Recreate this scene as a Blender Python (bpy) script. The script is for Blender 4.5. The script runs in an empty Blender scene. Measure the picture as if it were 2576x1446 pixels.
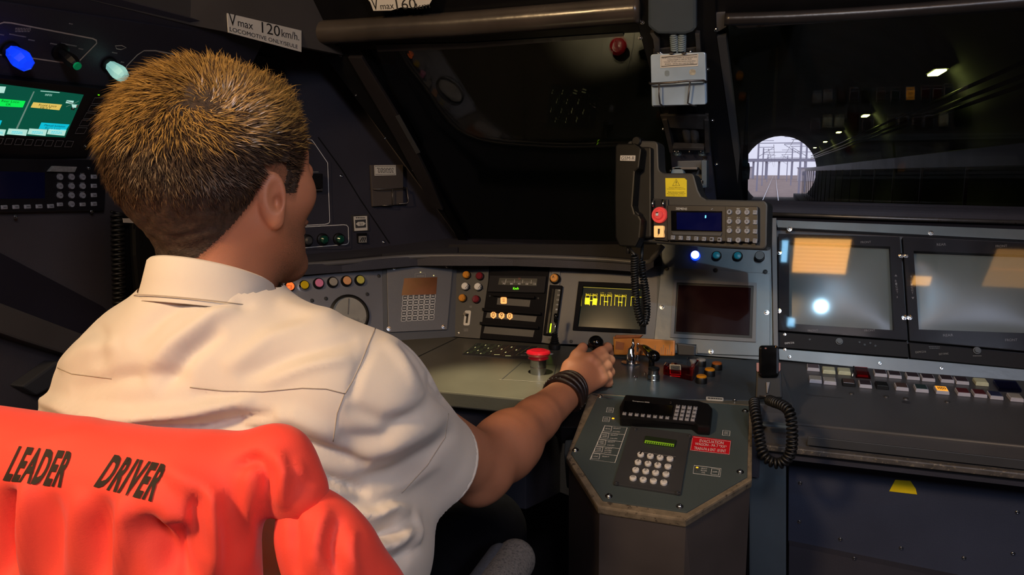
import bpy, bmesh, math, random
import numpy as np
from mathutils import Vector, Matrix, Quaternion
from mathutils.bvhtree import BVHTree
random.seed(7)
rng = np.random.default_rng(7)
SC = bpy.context.scene
COL = SC.collection
V3 = Vector
R = math.radians

# ------------------------------------------------------------ camera, world, lights, exposure
FPX = 1900.0
cam_d = bpy.data.cameras.new('camera'); cam = bpy.data.objects.new('camera', cam_d); COL.objects.link(cam)
cam_d.sensor_width = 36.0; cam_d.lens = FPX / 2576 * 36.0; cam_d.clip_start = 0.02; cam_d.clip_end = 2000
CAMP = V3((0, 0, 1.25))
TH, PH = R(19.0), R(8.71)
RX = V3((math.cos(TH), math.sin(TH), 0))
FX = V3((-math.sin(TH) * math.cos(PH), math.cos(TH) * math.cos(PH), -math.sin(PH)))
UX = V3((-math.sin(TH) * math.sin(PH), math.cos(TH) * math.sin(PH), math.cos(PH)))
cam.matrix_world = Matrix(((RX.x, UX.x, -FX.x, CAMP.x), (RX.y, UX.y, -FX.y, CAMP.y), (RX.z, UX.z, -FX.z, CAMP.z), (0, 0, 0, 1)))
SC.camera = cam
SC.view_settings.view_transform = 'Standard'; SC.view_settings.look = 'None'
SC.view_settings.gamma = 1.0; SC.view_settings.exposure = 0.0; SC.view_settings.use_curve_mapping = False

wd = bpy.data.worlds.new('overcast_sky'); SC.world = wd; wd.use_nodes = True
bg = wd.node_tree.nodes['Background']; bg.inputs[0].default_value = (0.82, 0.83, 1.0, 1); bg.inputs[1].default_value = 1.05

def light(name, kind, loc, target, power, col, size=0.1, spot=None, blend=0.5, size_y=None):
    d = bpy.data.lights.new(name, kind); d.energy = power; d.color = col
    if kind == 'AREA':
        d.size = size
        if size_y: d.shape = 'RECTANGLE'; d.size_y = size_y
    else: d.shadow_soft_size = size
    if spot: d.spot_size = R(spot); d.spot_blend = blend
    o = bpy.data.objects.new(name, d); COL.objects.link(o); o.location = loc
    o.rotation_euler = (V3(target) - V3(loc)).to_track_quat('-Z', 'Y').to_euler()
    return o
# warm ceiling lamp left of the driver, added neutral fill by the camera, cool reading spot over the monitors, desk spots
light('cab_lamp_warm', 'AREA', (-.84, -.44, 1.96), (-.6, .6, 1.1), 20, (1.0, .66, .33), .2)
light('neutral_fill', 'AREA', (.3, -.3, 2.0), (-.1, 1.0, .9), 8, (1.0, .84, .80), .3)
light('right_fill', 'AREA', (1.0, -.7, 1.9), (.5, 1.35, .7), 10, (.72, .8, 1.0), .3)  # added cool fill to lift the right console and kick panel
light('desk_spot', 'SPOT', (-.44, 1.05, 1.95), (-.475, 1.27, .86), 110, (1.0, .84, .52), .02, 19, .9)
light('desk_spot', 'SPOT', (-.1, 1.05, 1.95), (-.215, 1.33, .86), 36, (.85, 1.0, .85), .015, 8, .5)
light('monitor_spot', 'SPOT', (.212, .223, 1.97), (.05, 1.62, 1.0), 24, (.42, .76, 1.0), .008, 34, 1.0)


# ------------------------------------------------------------ pixels of the photograph -> rays
def ray(px, py): return FX + RX * ((px - 1288) / FPX) + UX * ((723 - py) / FPX)
def atY(px, py, Y): d = ray(px, py); return CAMP + d * (Y / d.y)
def atX(px, py, X): d = ray(px, py); return CAMP + d * (X / d.x)
def atZ(px, py, Z): d = ray(px, py); return CAMP + d * ((Z - 1.25) / d.z)

class Pl:
    """a real plane of the cab: point, normal towards the cabin, U to the right, V up along it"""
    def __init__(s, p, n, u=None):
        s.p = V3(p); s.n = V3(n).normalized()
        s.u = V3(u).normalized() if u else V3((0, 0, 1)).cross(s.n).normalized()
        s.v = s.n.cross(s.u).normalized()
    def hit(s, px, py):
        d = ray(px, py); return CAMP + d * ((s.p - CAMP).dot(s.n) / d.dot(s.n))
    def uv(s, px, py):
        q = s.hit(px, py) - s.p; return (q.dot(s.u), q.dot(s.v))
    def w(s, u, v, h=0.0): return s.p + s.u * u + s.v * v + s.n * h
    def mat(s, px, py, h=0.0, rot=0.0):
        q = s.hit(px, py) + s.n * h
        u = s.u * math.cos(rot) + s.v * math.sin(rot); v = s.n.cross(u)
        return Matrix(((u.x, v.x, s.n.x, q.x), (u.y, v.y, s.n.y, q.y), (u.z, v.z, s.n.z, q.z), (0, 0, 0, 1)))
    def mpp(s, px, py):
        return ((s.hit(px + 4, py) - s.hit(px - 4, py)).length / 8, (s.hit(px, py + 4) - s.hit(px, py - 4)).length / 8)
    def off(s, h): return Pl(s.p + s.n * h, s.n, s.u)

# ------------------------------------------------------------ materials
def lin(c):
    return tuple(((v / 255) / 12.92 if v / 255 <= 0.04045 else ((v / 255 + 0.055) / 1.055) ** 2.4) for v in c)
def mat(name, c, rough=0.5, metal=0.0, var=0.12, scale=30.0, bump=0.0, emit=None, es=1.0, c2=None, wscale=18, wthr=0.55, spec=0.5, bscale=None, alpha=None, trans=0.0, sss=0.0, sheen=0.0, coat=0.0):
    m = bpy.data.materials.new(name); m.use_nodes = True
    nt = m.node_tree; b = nt.nodes['Principled BSDF']; N = nt.nodes.new; L = nt.links.new
    l = lin(c)
    tc = N('ShaderNodeTexCoord'); no = N('ShaderNodeTexNoise'); no.inputs['Scale'].default_value = scale; no.inputs['Detail'].default_value = 5
    L(tc.outputs['Object'], no.inputs['Vector'])
    mr = N('ShaderNodeMapRange'); L(no.outputs['Fac'], mr.inputs['Value'])
    mr.inputs['From Min'].default_value = 0.3; mr.inputs['From Max'].default_value = 0.7
    mr.inputs['To Min'].default_value = 1 - var; mr.inputs['To Max'].default_value = 1 + var
    mx = N('ShaderNodeMix'); mx.data_type = 'RGBA'; mx.blend_type = 'MULTIPLY'; mx.inputs['Factor'].default_value = 1
    mx.inputs['A'].default_value = (*l, 1); L(mr.outputs[0], mx.inputs['B'])
    out = mx.outputs['Result']
    if c2 is not None:
        n2 = N('ShaderNodeTexNoise'); n2.inputs['Scale'].default_value = wscale; n2.inputs['Detail'].default_value = 8; n2.inputs['Roughness'].default_value = 0.7
        L(tc.outputs['Object'], n2.inputs['Vector'])
        r2 = N('ShaderNodeMapRange'); L(n2.outputs['Fac'], r2.inputs['Value'])
        r2.inputs['From Min'].default_value = wthr; r2.inputs['From Max'].default_value = wthr + 0.04
        m2 = N('ShaderNodeMix'); m2.data_type = 'RGBA'; L(r2.outputs[0], m2.inputs['Factor']); L(out, m2.inputs['A']); m2.inputs['B'].default_value = (*lin(c2), 1)
        out = m2.outputs['Result']
    L(out, b.inputs['Base Color'])
    rr = N('ShaderNodeMapRange'); L(no.outputs['Fac'], rr.inputs['Value'])
    rr.inputs['To Min'].default_value = max(0.02, rough - 0.08); rr.inputs['To Max'].default_value = min(1, rough + 0.08)
    L(rr.outputs[0], b.inputs['Roughness'])
    b.inputs['Metallic'].default_value = metal; b.inputs['Specular IOR Level'].default_value = spec
    b.inputs['Transmission Weight'].default_value = trans; b.inputs['Coat Weight'].default_value = coat
    if sss: b.inputs['Subsurface Weight'].default_value = sss; b.inputs['Subsurface Radius'].default_value = (0.012, 0.005, 0.003); b.inputs['Subsurface Scale'].default_value = 0.6
    if sheen: b.inputs['Sheen Weight'].default_value = sheen
    if alpha is not None: b.inputs['Alpha'].default_value = alpha
    if bump:
        bn = N('ShaderNodeTexNoise'); bn.inputs['Scale'].default_value = bscale or scale * 6; bn.inputs['Detail'].default_value = 3
        L(tc.outputs['Object'], bn.inputs['Vector'])
        bp = N('ShaderNodeBump'); bp.inputs['Strength'].default_value = bump; bp.inputs['Distance'].default_value = 0.001
        L(bn.outputs['Fac'], bp.inputs['Height']); L(bp.outputs[0], b.inputs['Normal'])
    if emit is not None:
        b.inputs['Emission Color'].default_value = (*lin(emit), 1); b.inputs['Emission Strength'].default_value = es
    return m
def glass_mat(name, tint=(1, 1, 1), rough=0.0, ior=1.5):
    """thin pane: clear with a Fresnel reflection"""
    m = bpy.data.materials.new(name); m.use_nodes = True; nt = m.node_tree; nt.nodes.clear(); N = nt.nodes.new; L = nt.links.new
    o = N('ShaderNodeOutputMaterial'); t = N('ShaderNodeBsdfTransparent'); t.inputs[0].default_value = (*tint, 1)
    g = N('ShaderNodeBsdfGlossy'); g.inputs['Roughness'].default_value = rough
    f = N('ShaderNodeFresnel'); ge = N('ShaderNodeNewGeometry'); im = N('ShaderNodeMapRange')
    im.inputs['To Min'].default_value = ior; im.inputs['To Max'].default_value = 1 / ior; L(ge.outputs['Backfacing'], im.inputs[0]); L(im.outputs[0], f.inputs[0])
    n = N('ShaderNodeTexNoise'); n.inputs['Scale'].default_value = 3
    mr = N('ShaderNodeMapRange'); mr.inputs['To Min'].default_value = 0.8; mr.inputs['To Max'].default_value = 1.2; L(n.outputs[0], mr.inputs[0])
    mm = N('ShaderNodeMath'); mm.operation = 'MULTIPLY'; L(f.outputs[0], mm.inputs[0]); L(mr.outputs[0], mm.inputs[1])
    x = N('ShaderNodeMixShader'); L(mm.outputs[0], x.inputs[0]); L(t.outputs[0], x.inputs[1]); L(g.outputs[0], x.inputs[2]); L(x.outputs[0], o.inputs[0])
    return m

M = {}
def dm(k, *a, **kw): M[k] = mat(k, *a, **kw)
dm('navy_paint', (46, 46, 56), 0.5, var=0.15, scale=6, bump=0.3, bscale=500)
dm('wall_navy', (38, 37, 48), 0.55, var=0.2, scale=5, bump=0.35, bscale=420)
dm('wall_side', (58, 54, 58), 0.6, var=0.2, scale=5, bump=0.4, bscale=420)
dm('fascia', (64, 60, 58), 0.6, var=0.15, scale=5, bump=0.2)
dm('dark_plastic', (20, 20, 24), 0.38, var=0.15, scale=20, bump=0.1)
dm('black_plastic', (11, 11, 13), 0.45, var=0.15, scale=20, spec=.3)
dm('black_gloss', (8, 8, 9), 0.1, var=0.1)
dm('rubber', (15, 15, 17), 0.5, var=0.2, scale=40)
dm('leatherette', (34, 31, 32), 0.3, var=0.2, scale=8, bump=0.5, bscale=60)
dm('desk_grey', (104, 101, 90), 0.36, 0.35, var=0.07, scale=9, bump=0.12, bscale=300, spec=0.5)
dm('panel_grey', (78, 78, 82), 0.45, var=0.08, scale=8, bump=0.12, bscale=350)
dm('panel_blue', (74, 84, 92), 0.3, var=0.12, scale=10, bump=0.2, bscale=60)
dm('alu', (150, 152, 160), 0.42, 0.7, var=0.1, scale=5, bump=0.1)
dm('dark_grey', (52, 53, 56), 0.5, var=0.1, scale=10, bump=0.1)
dm('teal_grey', (62, 72, 74), 0.45, var=0.08, scale=10, bump=0.15, bscale=400)
dm('worn_edge', (128, 116, 98), 0.45, 0.3, var=0.25, scale=90, c2=(74, 66, 58), wscale=120, wthr=0.58)
dm('worn_lip', (84, 80, 78), 0.4, 0.2, var=0.3, scale=60, c2=(124, 114, 98), wscale=150, wthr=0.56)
dm('steel', (170, 172, 176), 0.22, 1.0, var=0.1, scale=40)
dm('chrome', (210, 210, 215), 0.08, 1.0, var=0.05)
dm('steel_dark', (95, 92, 92), 0.4, 0.8, var=0.2, scale=30, c2=(70, 58, 52), wscale=30, wthr=0.6)
dm('white_print', (205, 205, 205), 0.6, var=0.15, scale=200)
dm('dim_print', (120, 118, 116), 0.6, var=0.2, scale=200)
dm('line_print', (170, 162, 150), 0.6, var=0.15, scale=100)
dm('black_print', (14, 13, 12), 0.6, var=0.1)
dm('key_white', (205, 203, 200), 0.45, var=0.08, scale=60)
dm('key_grey', (135, 135, 142), 0.45, var=0.1, scale=60)
dm('key_cream', (178, 178, 150), 0.45, var=0.1, scale=60)
dm('yellow_label', (222, 196, 10), 0.5, var=0.06, scale=40)
dm('plate_white', (188, 184, 176), 0.5, var=0.06, scale=20)
dm('holder_blue', (150, 170, 190), 0.35, 0.3, var=0.15, scale=14, c2=(95, 100, 104), wscale=16, wthr=0.66)
dm('red_plastic', (190, 24, 40), 0.25, var=0.1, coat=0.4)
dm('maroon', (80, 10, 22), 0.3, var=0.1)
dm('dark_red_cap', (105, 14, 30), 0.2, var=0.1, coat=0.5)
dm('screen_black', (6, 6, 8), 0.12, var=0.05)
dm('red_screen', (28, 6, 9), 0.12, var=0.25, scale=10)
dm('green_lamp', (14, 60, 50), 0.2, var=0.1, coat=0.4)
dm('amber', (190, 120, 20), 0.3, var=0.1)
dm('pink_cap', (205, 120, 160), 0.4, var=0.08)
dm('grey_cap', (140, 136, 130), 0.4, var=0.15)
dm('tan_cap', (205, 150, 105), 0.4, var=0.1)
dm('lime_cap', (180, 175, 85), 0.4, var=0.12)
dm('yellow_cap', (200, 170, 20), 0.3, var=0.12)
dm('hose_grey', (110, 125, 132), 0.5, var=0.1)
M['clear'] = glass_mat('clear_plastic', (0.93, 0.93, 0.95), 0.05, 1.45)
M['clear_red'] = glass_mat('clear_red_plastic', (0.75, 0.08, 0.12), 0.08, 1.45)
M['clear_blue'] = glass_mat('clear_blue_plastic', (0.1, 0.2, 0.6), 0.08, 1.45)
M['windscreen'] = glass_mat('windscreen_glass', (0.97, 0.97, 0.98), 0.0, 1.52)
M['crt_glass'] = glass_mat('cover_glass', (0.98, 0.98, 1.0), 0.035, 1.6)

# ------------------------------------------------------------ objects
WLOC = {}
def thing(name, label, cat, loc, group=None):
    o = bpy.data.objects.new(name, None); COL.objects.link(o); o.location = loc; o.empty_display_size = 0.05
    o['label'] = label; o['category'] = cat
    if group: o['group'] = group
    WLOC[o.name] = V3(loc); return o
def tag(o, label=None, cat=None, group=None, kind=None):
    if label: o['label'] = label
    if cat: o['category'] = cat
    if group: o['group'] = group
    if kind: o['kind'] = kind
    return o
def link(name, me, parent=None, mw=None):
    """link a mesh; mw = its wanted world matrix"""
    o = bpy.data.objects.new(name, me); COL.objects.link(o)
    mw = mw or Matrix.Identity(4)
    if parent is not None:
        o.parent = parent; pw = WLOCM(parent); o.matrix_local = pw.inverted() @ mw
    else: o.matrix_local = mw
    WM[o.name] = mw
    return o
WM = {}
def WLOCM(o):
    if o.name in WM: return WM[o.name]
    return Matrix.Translation(WLOC[o.name])
def mesh(name, vs, fs, m, smooth=False):
    me = bpy.data.meshes.new(name); me.from_pydata([tuple(v) for v in vs], [], fs); me.update()
    if m is not None: me.materials.append(M[m] if isinstance(m, str) else m)
    if smooth: me.polygons.foreach_set('use_smooth', [True] * len(me.polygons))
    return me
def mk(name, vs, fs, m, parent=None, smooth=False, base=None):
    """world-space vertices; origin moved to the centre of the base"""
    vs = [V3(v) for v in vs]
    c = sum(vs, V3()) / len(vs)
    return link(name, mesh(name, [v - c for v in vs], fs, m, smooth), parent, Matrix.Translation(c))
def struct(o, label=None):
    o['kind'] = 'structure'
    if label: o['label'] = label
    return o
def bevel_me(me, w, seg=2, ang=40):
    bm = bmesh.new(); bm.from_mesh(me)
    es = [e for e in bm.edges if len(e.link_faces) == 2 and e.calc_face_angle(0) > R(ang)]
    bmesh.ops.bevel(bm, geom=es, offset=w, segments=seg, affect='EDGES', profile=0.6, clamp_overlap=True)
    bm.to_mesh(me); bm.free(); me.update()
    return me
def slab(pl, pts, h0, h1, m, name, parent=None, bev=0.0, uvs=None):
    """polygon given by the photograph's pixels on plane pl, standing from h0 to h1 along the normal"""
    uv = uvs or [pl.uv(*p) for p in pts]
    a = sum(uv[i][0] * uv[(i + 1) % len(uv)][1] - uv[(i + 1) % len(uv)][0] * uv[i][1] for i in range(len(uv)))
    if a < 0: uv = uv[::-1]
    n = len(uv); cu = sum(p[0] for p in uv) / n; cv = sum(p[1] for p in uv) / n
    vs = [(p[0] - cu, p[1] - cv, h0) for p in uv] + [(p[0] - cu, p[1] - cv, h1) for p in uv]
    fs = [list(range(n - 1, -1, -1)), list(range(n, 2 * n))] + [[i, (i + 1) % n, n + (i + 1) % n, n + i] for i in range(n)]
    me = mesh(name, vs, fs, m)
    if bev: bevel_me(me, bev)
    q = pl.w(cu, cv)
    mw = Matrix(((pl.u.x, pl.v.x, pl.n.x, q.x), (pl.u.y, pl.v.y, pl.n.y, q.y), (pl.u.z, pl.v.z, pl.n.z, q.z), (0, 0, 0, 1)))
    return link(name, me, parent, mw)
def box(lo, hi, m, name, parent=None, bev=0.0):
    x0, y0, z0 = lo; x1, y1, z1 = hi
    c = V3(((x0 + x1) / 2, (y0 + y1) / 2, (z0 + z1) / 2)); hx, hy, hz = (x1 - x0) / 2, (y1 - y0) / 2, (z1 - z0) / 2
    vs = [(sx * hx, sy * hy, sz * hz) for sz in (-1, 1) for sx, sy in ((-1, -1), (1, -1), (1, 1), (-1, 1))]
    fs = [[3, 2, 1, 0], [4, 5, 6, 7], [0, 1, 5, 4], [1, 2, 6, 5], [2, 3, 7, 6], [3, 0, 4, 7]]
    me = mesh(name, vs, fs, m)
    if bev: bevel_me(me, bev)
    return link(name, me, parent, Matrix.Translation(c))
_cache = {}
def lathe_me(key, prof, m, seg=24, smooth=True):
    k = (key, tuple(prof), m, seg)
    if k in _cache: return _cache[k]
    vs, fs = [], []
    for r, h in prof:
        for i in range(seg): a = 2 * math.pi * i / seg; vs.append((r * math.cos(a), r * math.sin(a), h))
    for j in range(len(prof) - 1):
        for i in range(seg):
            a, b = j * seg + i, j * seg + (i + 1) % seg; fs.append([a, b, b + seg, a + seg])
    fs.append(list(range(seg - 1, -1, -1))); fs.append([(len(prof) - 1) * seg + i for i in range(seg)])
    me = mesh(key, vs, fs, m, smooth)
    if smooth:
        bm = bmesh.new(); bm.from_mesh(me)
        for e in bm.edges:
            if len(e.link_faces) == 2 and e.calc_face_angle(0) > R(35): e.smooth = False
        bm.to_mesh(me); bm.free()
    _cache[k] = me; return me
def lathe(pl, px, py, prof, m, name, parent=None, seg=24, h=0.0, smooth=True, rot=0.0):
    return link(name, lathe_me(name, prof, m, seg, smooth), parent, pl.mat(px, py, h, rot))
def rbox_me(key, w, hgt, d, m, bev=0.0008, taper=0.0):
    k = (key, round(w, 5), round(hgt, 5), round(d, 5), m, bev, taper)
    if k in _cache: return _cache[k]
    a, b = w / 2, hgt / 2; t = 1 - taper
    vs = [(-a, -b, 0), (a, -b, 0), (a, b, 0), (-a, b, 0), (-a * t, -b * t, d), (a * t, -b * t, d), (a * t, b * t, d), (-a * t, b * t, d)]
    fs = [[3, 2, 1, 0], [4, 5, 6, 7], [0, 1, 5, 4], [1, 2, 6, 5], [2, 3, 7, 6], [3, 0, 4, 7]]
    me = mesh(key, vs, fs, m)
    if bev: bevel_me(me, bev, 1)
    _cache[k] = me; return me
def key(pl, px, py, wpx, hpx, d, m, name, parent=None, h=0.0, rot=0.0, bev=0.0008, taper=0.1):
    a, b = pl.mpp(px, py); w = round(wpx * a, 4); hh = round(hpx * b, 4)
    return link(name, rbox_me(name, w, hh, d, m, bev, taper), parent, pl.mat(px, py, h, rot))
def screw(pl, px, py, parent, r=0.0035, m='steel', h=0.0):
    return link('screw', lathe_me('screw', [(r * 1.5, 0), (r * 1.5, 0.0006), (r, 0.0007), (r, 0.0026), (r * 0.8, 0.0033), (r * 0.45, 0.0034), (r * 0.4, 0.0014)], m, 10), parent, pl.mat(px, py, h))
_tc = {}
def text_me(s, m, bold=0.0):
    k = (s, m, bold)
    if k in _tc: return _tc[k]
    cu = bpy.data.curves.new('lettering', 'FONT'); cu.body = s; cu.resolution_u = 3; cu.offset = bold; cu.space_character = 1.0 + bold * 4
    ob = bpy.data.objects.new('lettering', cu)
    me = bpy.data.meshes.new_from_object(ob); bpy.data.objects.remove(ob)
    co = np.zeros(len(me.vertices) * 3); me.vertices.foreach_get('co', co); co = co.reshape(-1, 3)
    lo = co.min(0); hi = co.max(0); co[:, 0] = (co[:, 0] - lo[0]) / (hi[0] - lo[0]) - 0.5; co[:, 1] = (co[:, 1] - lo[1]) / (hi[1] - lo[1]) - 0.5; co[:, 2] = 0
    me.vertices.foreach_set('co', co.ravel()); me.materials.clear(); me.materials.append(M[m]); me.update()
    _tc[k] = me; return me
def text(pl, s, px, py, w, h, m, parent, ht=0.0003, dy=0.0, name='lettering'):
    """lettering fitted to a w x h pixel box round (px,py); dy = pixel rise of the baseline over the width"""
    L = pl.uv(px - w / 2, py - dy / 2); Rr = pl.uv(px + w / 2, py + dy / 2)
    du, dv = Rr[0] - L[0], Rr[1] - L[1]; W = math.hypot(du, dv); H = h * pl.mpp(px, py)[1]
    return link(name, text_me(s, m), parent, pl.mat(px, py, ht, math.atan2(dv, du)) @ Matrix.Diagonal((W, H, 1, 1)))
def smudges(pl, px, py, w, h, rows, m, parent, ht=0.0003, dy=0.0, seed=1):
    """lines of print too small to read: short dashes, one object"""
    rr = random.Random(seed); vs, fs = [], []
    for r_ in range(rows):
        y = py - h / 2 + (r_ + 0.5) * h / rows; x = px - w / 2 + rr.uniform(0, w * 0.1)
        while x < px + w / 2 - w * 0.04:
            L_ = rr.uniform(0.06, 0.2) * w; L_ = min(L_, px + w / 2 - x); yy = y + (x - px) / w * dy
            q = [pl.hit(x, yy + h / rows * 0.22), pl.hit(x + L_, yy + L_ / w * dy + h / rows * 0.22), pl.hit(x + L_, yy + L_ / w * dy - h / rows * 0.22), pl.hit(x, yy - h / rows * 0.22)]
            n = len(vs); vs += [p + pl.n * ht for p in q]; fs.append([n, n + 1, n + 2, n + 3]); x += L_ + w * 0.035
    return mk('small_print', vs, fs, m, parent)
def rr_px(x0, y0, x1, y1, r, n=3, dy=0.0, dx=0.0):
    """rounded rectangle in pixels, sheared: dy = drop over the width, dx = shift over the height"""
    pts = []
    for cx, cy, a0 in ((x1 - r, y0 + r, -90), (x1 - r, y1 - r, 0), (x0 + r, y1 - r, 90), (x0 + r, y0 + r, 180)):
        for i in range(n + 1):
            a = R(a0 + 90 * i / n); pts.append((cx + r * math.cos(a), cy + r * math.sin(a)))
    mx, my = (x0 + x1) / 2, (y0 + y1) / 2
    return [(x + (y - my) / max(1e-6, (y1 - y0)) * dx, y + (x - mx) / max(1e-6, (x1 - x0)) * dy) for x, y in pts]
def ribbon(pl, pts, width, m, parent, name='printed_line', ht=0.0004, closed=True):
    uv = [V3((*pl.uv(*p), 0)) for p in pts]; n = len(uv); vs, fs = [], []
    for i in range(n):
        a = uv[i - 1] if (closed or i > 0) else uv[i]; b = uv[(i + 1) % n] if (closed or i < n - 1) else uv[i]
        t = (b - a).normalized(); nn = V3((-t.y, t.x, 0)) * width / 2
        for s in (-1, 1): q = uv[i] + nn * s; vs.append(pl.w(q.x, q.y, ht))
    for i in range(n if closed else n - 1):
        j = (i + 1) % n; fs.append([2 * i, 2 * j, 2 * j + 1, 2 * i + 1])
    return mk(name, vs, fs, m, parent)
def sweep(pts, rad, seg=8, closed=False, up=None):
    pts = [V3(p) for p in pts]; n = len(pts); vs, fs = [], []
    rads = rad if isinstance(rad, (list, tuple)) else [rad] * n
    t0 = (pts[1] - pts[0]).normalized(); nrm = t0.orthogonal().normalized()
    for i in range(n):
        a = pts[max(0, i - 1)]; b = pts[min(n - 1, i + 1)]
        if closed: a = pts[i - 1]; b = pts[(i + 1) % n]
        t = (b - a).normalized(); nrm = (nrm - t * nrm.dot(t)).normalized(); bn = t.cross(nrm)
        for k in range(seg):
            an = 2 * math.pi * k / seg; vs.append(pts[i] + (nrm * math.cos(an) + bn * math.sin(an)) * rads[i])
    for i in range(n if closed else n - 1):
        j = (i + 1) % n
        for k in range(seg): fs.append([i * seg + k, i * seg + (k + 1) % seg, j * seg + (k + 1) % seg, j * seg + k])
    if not closed: fs += [list(range(seg - 1, -1, -1)), [(n - 1) * seg + k for k in range(seg)]]
    return vs, fs
def tube(pts, rad, m, name, parent=None, seg=8, closed=False):
    vs, fs = sweep(pts, rad, seg, closed); return mk(name, vs, fs, m, parent, smooth=True)
def spline(pts, n=12):
    P = [V3(p) for p in pts]; out = []
    for i in range(len(P) - 1):
        p0 = P[max(0, i - 1)]; p1 = P[i]; p2 = P[i + 1]; p3 = P[min(len(P) - 1, i + 2)]
        for k in range(n):
            t = k / n; out.append(0.5 * ((2 * p1) + (p2 - p0) * t + (2 * p0 - 5 * p1 + 4 * p2 - p3) * t * t + (3 * p1 - p0 - 3 * p2 + p3) * t ** 3))
    out.append(P[-1]); return out
def coil(path, rc, rw, pitch, m, name, parent=None, per=14):
    P = spline(path, 24); L = 0; out = []
    t = (P[1] - P[0]).normalized(); nrm = t.orthogonal().normalized(); d = [0]
    for i in range(1, len(P)): d.append(d[-1] + (P[i] - P[i - 1]).length)
    tot = d[-1]; n = int(tot / pitch * per); j = 0
    for k in range(n + 1):
        s = tot * k / n
        while j < len(P) - 2 and d[j + 1] < s: j += 1
        f = (s - d[j]) / max(1e-9, d[j + 1] - d[j]); p = P[j].lerp(P[j + 1], f); t = (P[j + 1] - P[j]).normalized()
        nrm = (nrm - t * nrm.dot(t)).normalized(); bn = t.cross(nrm); a = 2 * math.pi * k / per
        out.append(p + (nrm * math.cos(a) + bn * math.sin(a)) * rc)
    vs, fs = sweep(out, rw, 6); return mk(name, vs, fs, m, parent, smooth=True)
def frame_slab(pl, outer, inner, h0, h1, m, name, parent=None):
    """a frame: outer and inner pixel polygons with as many points each"""
    o = [pl.uv(*p) for p in outer]; i = [pl.uv(*p) for p in inner]; n = len(o)
    vs = [pl.w(*p, h1) for p in o] + [pl.w(*p, h1) for p in i] + [pl.w(*p, h0) for p in o] + [pl.w(*p, h0) for p in i]; fs = []
    for k in range(n):
        j = (k + 1) % n
        fs += [[k, j, n + j, n + k], [2 * n + k, 3 * n + k, 3 * n + j, 2 * n + j], [k, 2 * n + k, 2 * n + j, j], [n + k, n + j, 3 * n + j, 3 * n + k]]
    o_ = mk(name, vs, fs, m, parent)
    bm = bmesh.new(); bm.from_mesh(o_.data); bmesh.ops.recalc_face_normals(bm, faces=bm.faces); bm.to_mesh(o_.data); bm.free()
    return o_
# ------------------------------------------------------------ planes of the cab
c22, s22 = math.cos(R(22)), math.sin(R(22))
def tilted(p, ang, tilt):
    """plane through p; runs along plan angle `ang` from forward, leaning back by tilt"""
    u = V3((math.sin(R(ang)), math.cos(R(ang)), 0)); nh = V3((u.y, -u.x, 0))
    return Pl(p, nh * math.cos(R(tilt)) + V3((0, 0, 1)) * math.sin(R(tilt)), u)
DZ = 0.86
P_A = tilted((-.835, 1.533, DZ), 35, 22)
P_B = tilted((-.702, 1.63, DZ), 54, 22)
P_C = tilted((-.702, 1.63, DZ), 90, 22)
P_D = Pl((0, 0, DZ), (0, 0, 1), (1, 0, 0))
P_G = Pl((-.15, 1.26, DZ), (0, -math.sin(R(16)), math.cos(R(16))))
P_W = Pl((0, 1.7505, 1.2213), (0, -.727, -.686))
P_L = Pl((-1.12, 0, 1.29), (math.cos(R(36)), 0, -math.sin(R(36))), (0, 1, 0))
P_L1 = Pl((-1.12, 0, 1.0), (1, 0, 0), (0, 1, 0))
P_W3 = tilted((-1.06, 1.5, 1.0), 29, 0)
P_F0 = tilted((-.97, 1.05, 1.7), 10, 0)
P_H = tilted((0, 0, 0), 106, 8); P_H = Pl(atY(1780, 560, 1.44), P_H.n, P_H.u)
F1 = Pl((0, 1.30, .835), (0, -math.sin(math.atan2(.025, .32)), math.cos(math.atan2(.025, .32))), (1, 0, 0))
F2 = Pl((0, 1.30, .835), (0, -math.sin(math.atan2(.025, .05)), math.cos(math.atan2(.025, .05))), (1, 0, 0))

# ------------------------------------------------------------ the cab shell
struct(box((-1.3, -1.3, -.04), (1.4, 2.2, 0), 'navy_paint', 'floor'))
struct(box((-1.3, -1.3, 2.05), (1.4, 1.62, 2.1), 'wall_navy', 'ceiling'))
struct(box((-1.3, -1.3, 0), (1.4, -1.22, 2.05), 'wall_navy', 'wall_rear'))
struct(box((1.25, -1.3, 0), (1.33, 2.2, 2.05), 'wall_navy', 'wall_right'))
# left side wall: lower upright, upper leaning in over the driver
def prism_wall(name, pts, th, m):
    """pts: list of quads (4 world points); thickened away from the cabin"""
    vs, fs = [], []
    for q in pts:
        n = (V3(q[1]) - V3(q[0])).cross(V3(q[3]) - V3(q[0])).normalized() * th; b = len(vs)
        vs += [V3(p) for p in q] + [V3(p) - n for p in q]
        fs += [[b, b + 1, b + 2, b + 3], [b + 7, b + 6, b + 5, b + 4]] + [[b + i, b + 4 + i, b + 4 + (i + 1) % 4, b + (i + 1) % 4] for i in range(4)]
    return mk(name, vs, fs, m)
struct(prism_wall('wall_left', [[(-1.12, -1.25, 0), (-1.12, 1.3, 0), (-1.12, 1.3, 1.29), (-1.12, -1.25, 1.29)]], .05, 'wall_side'))
struct(prism_wall('wall_left_upper', [[(-1.12, -1.25, 1.29), (-1.12, 1.3, 1.29), (-.96, 1.3, 1.51), (-.96, -1.25, 1.51)]], .04, 'wall_navy'))
fa = [P_F0.w(u, 0) for u in (-2.2, 0.62)]
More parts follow.
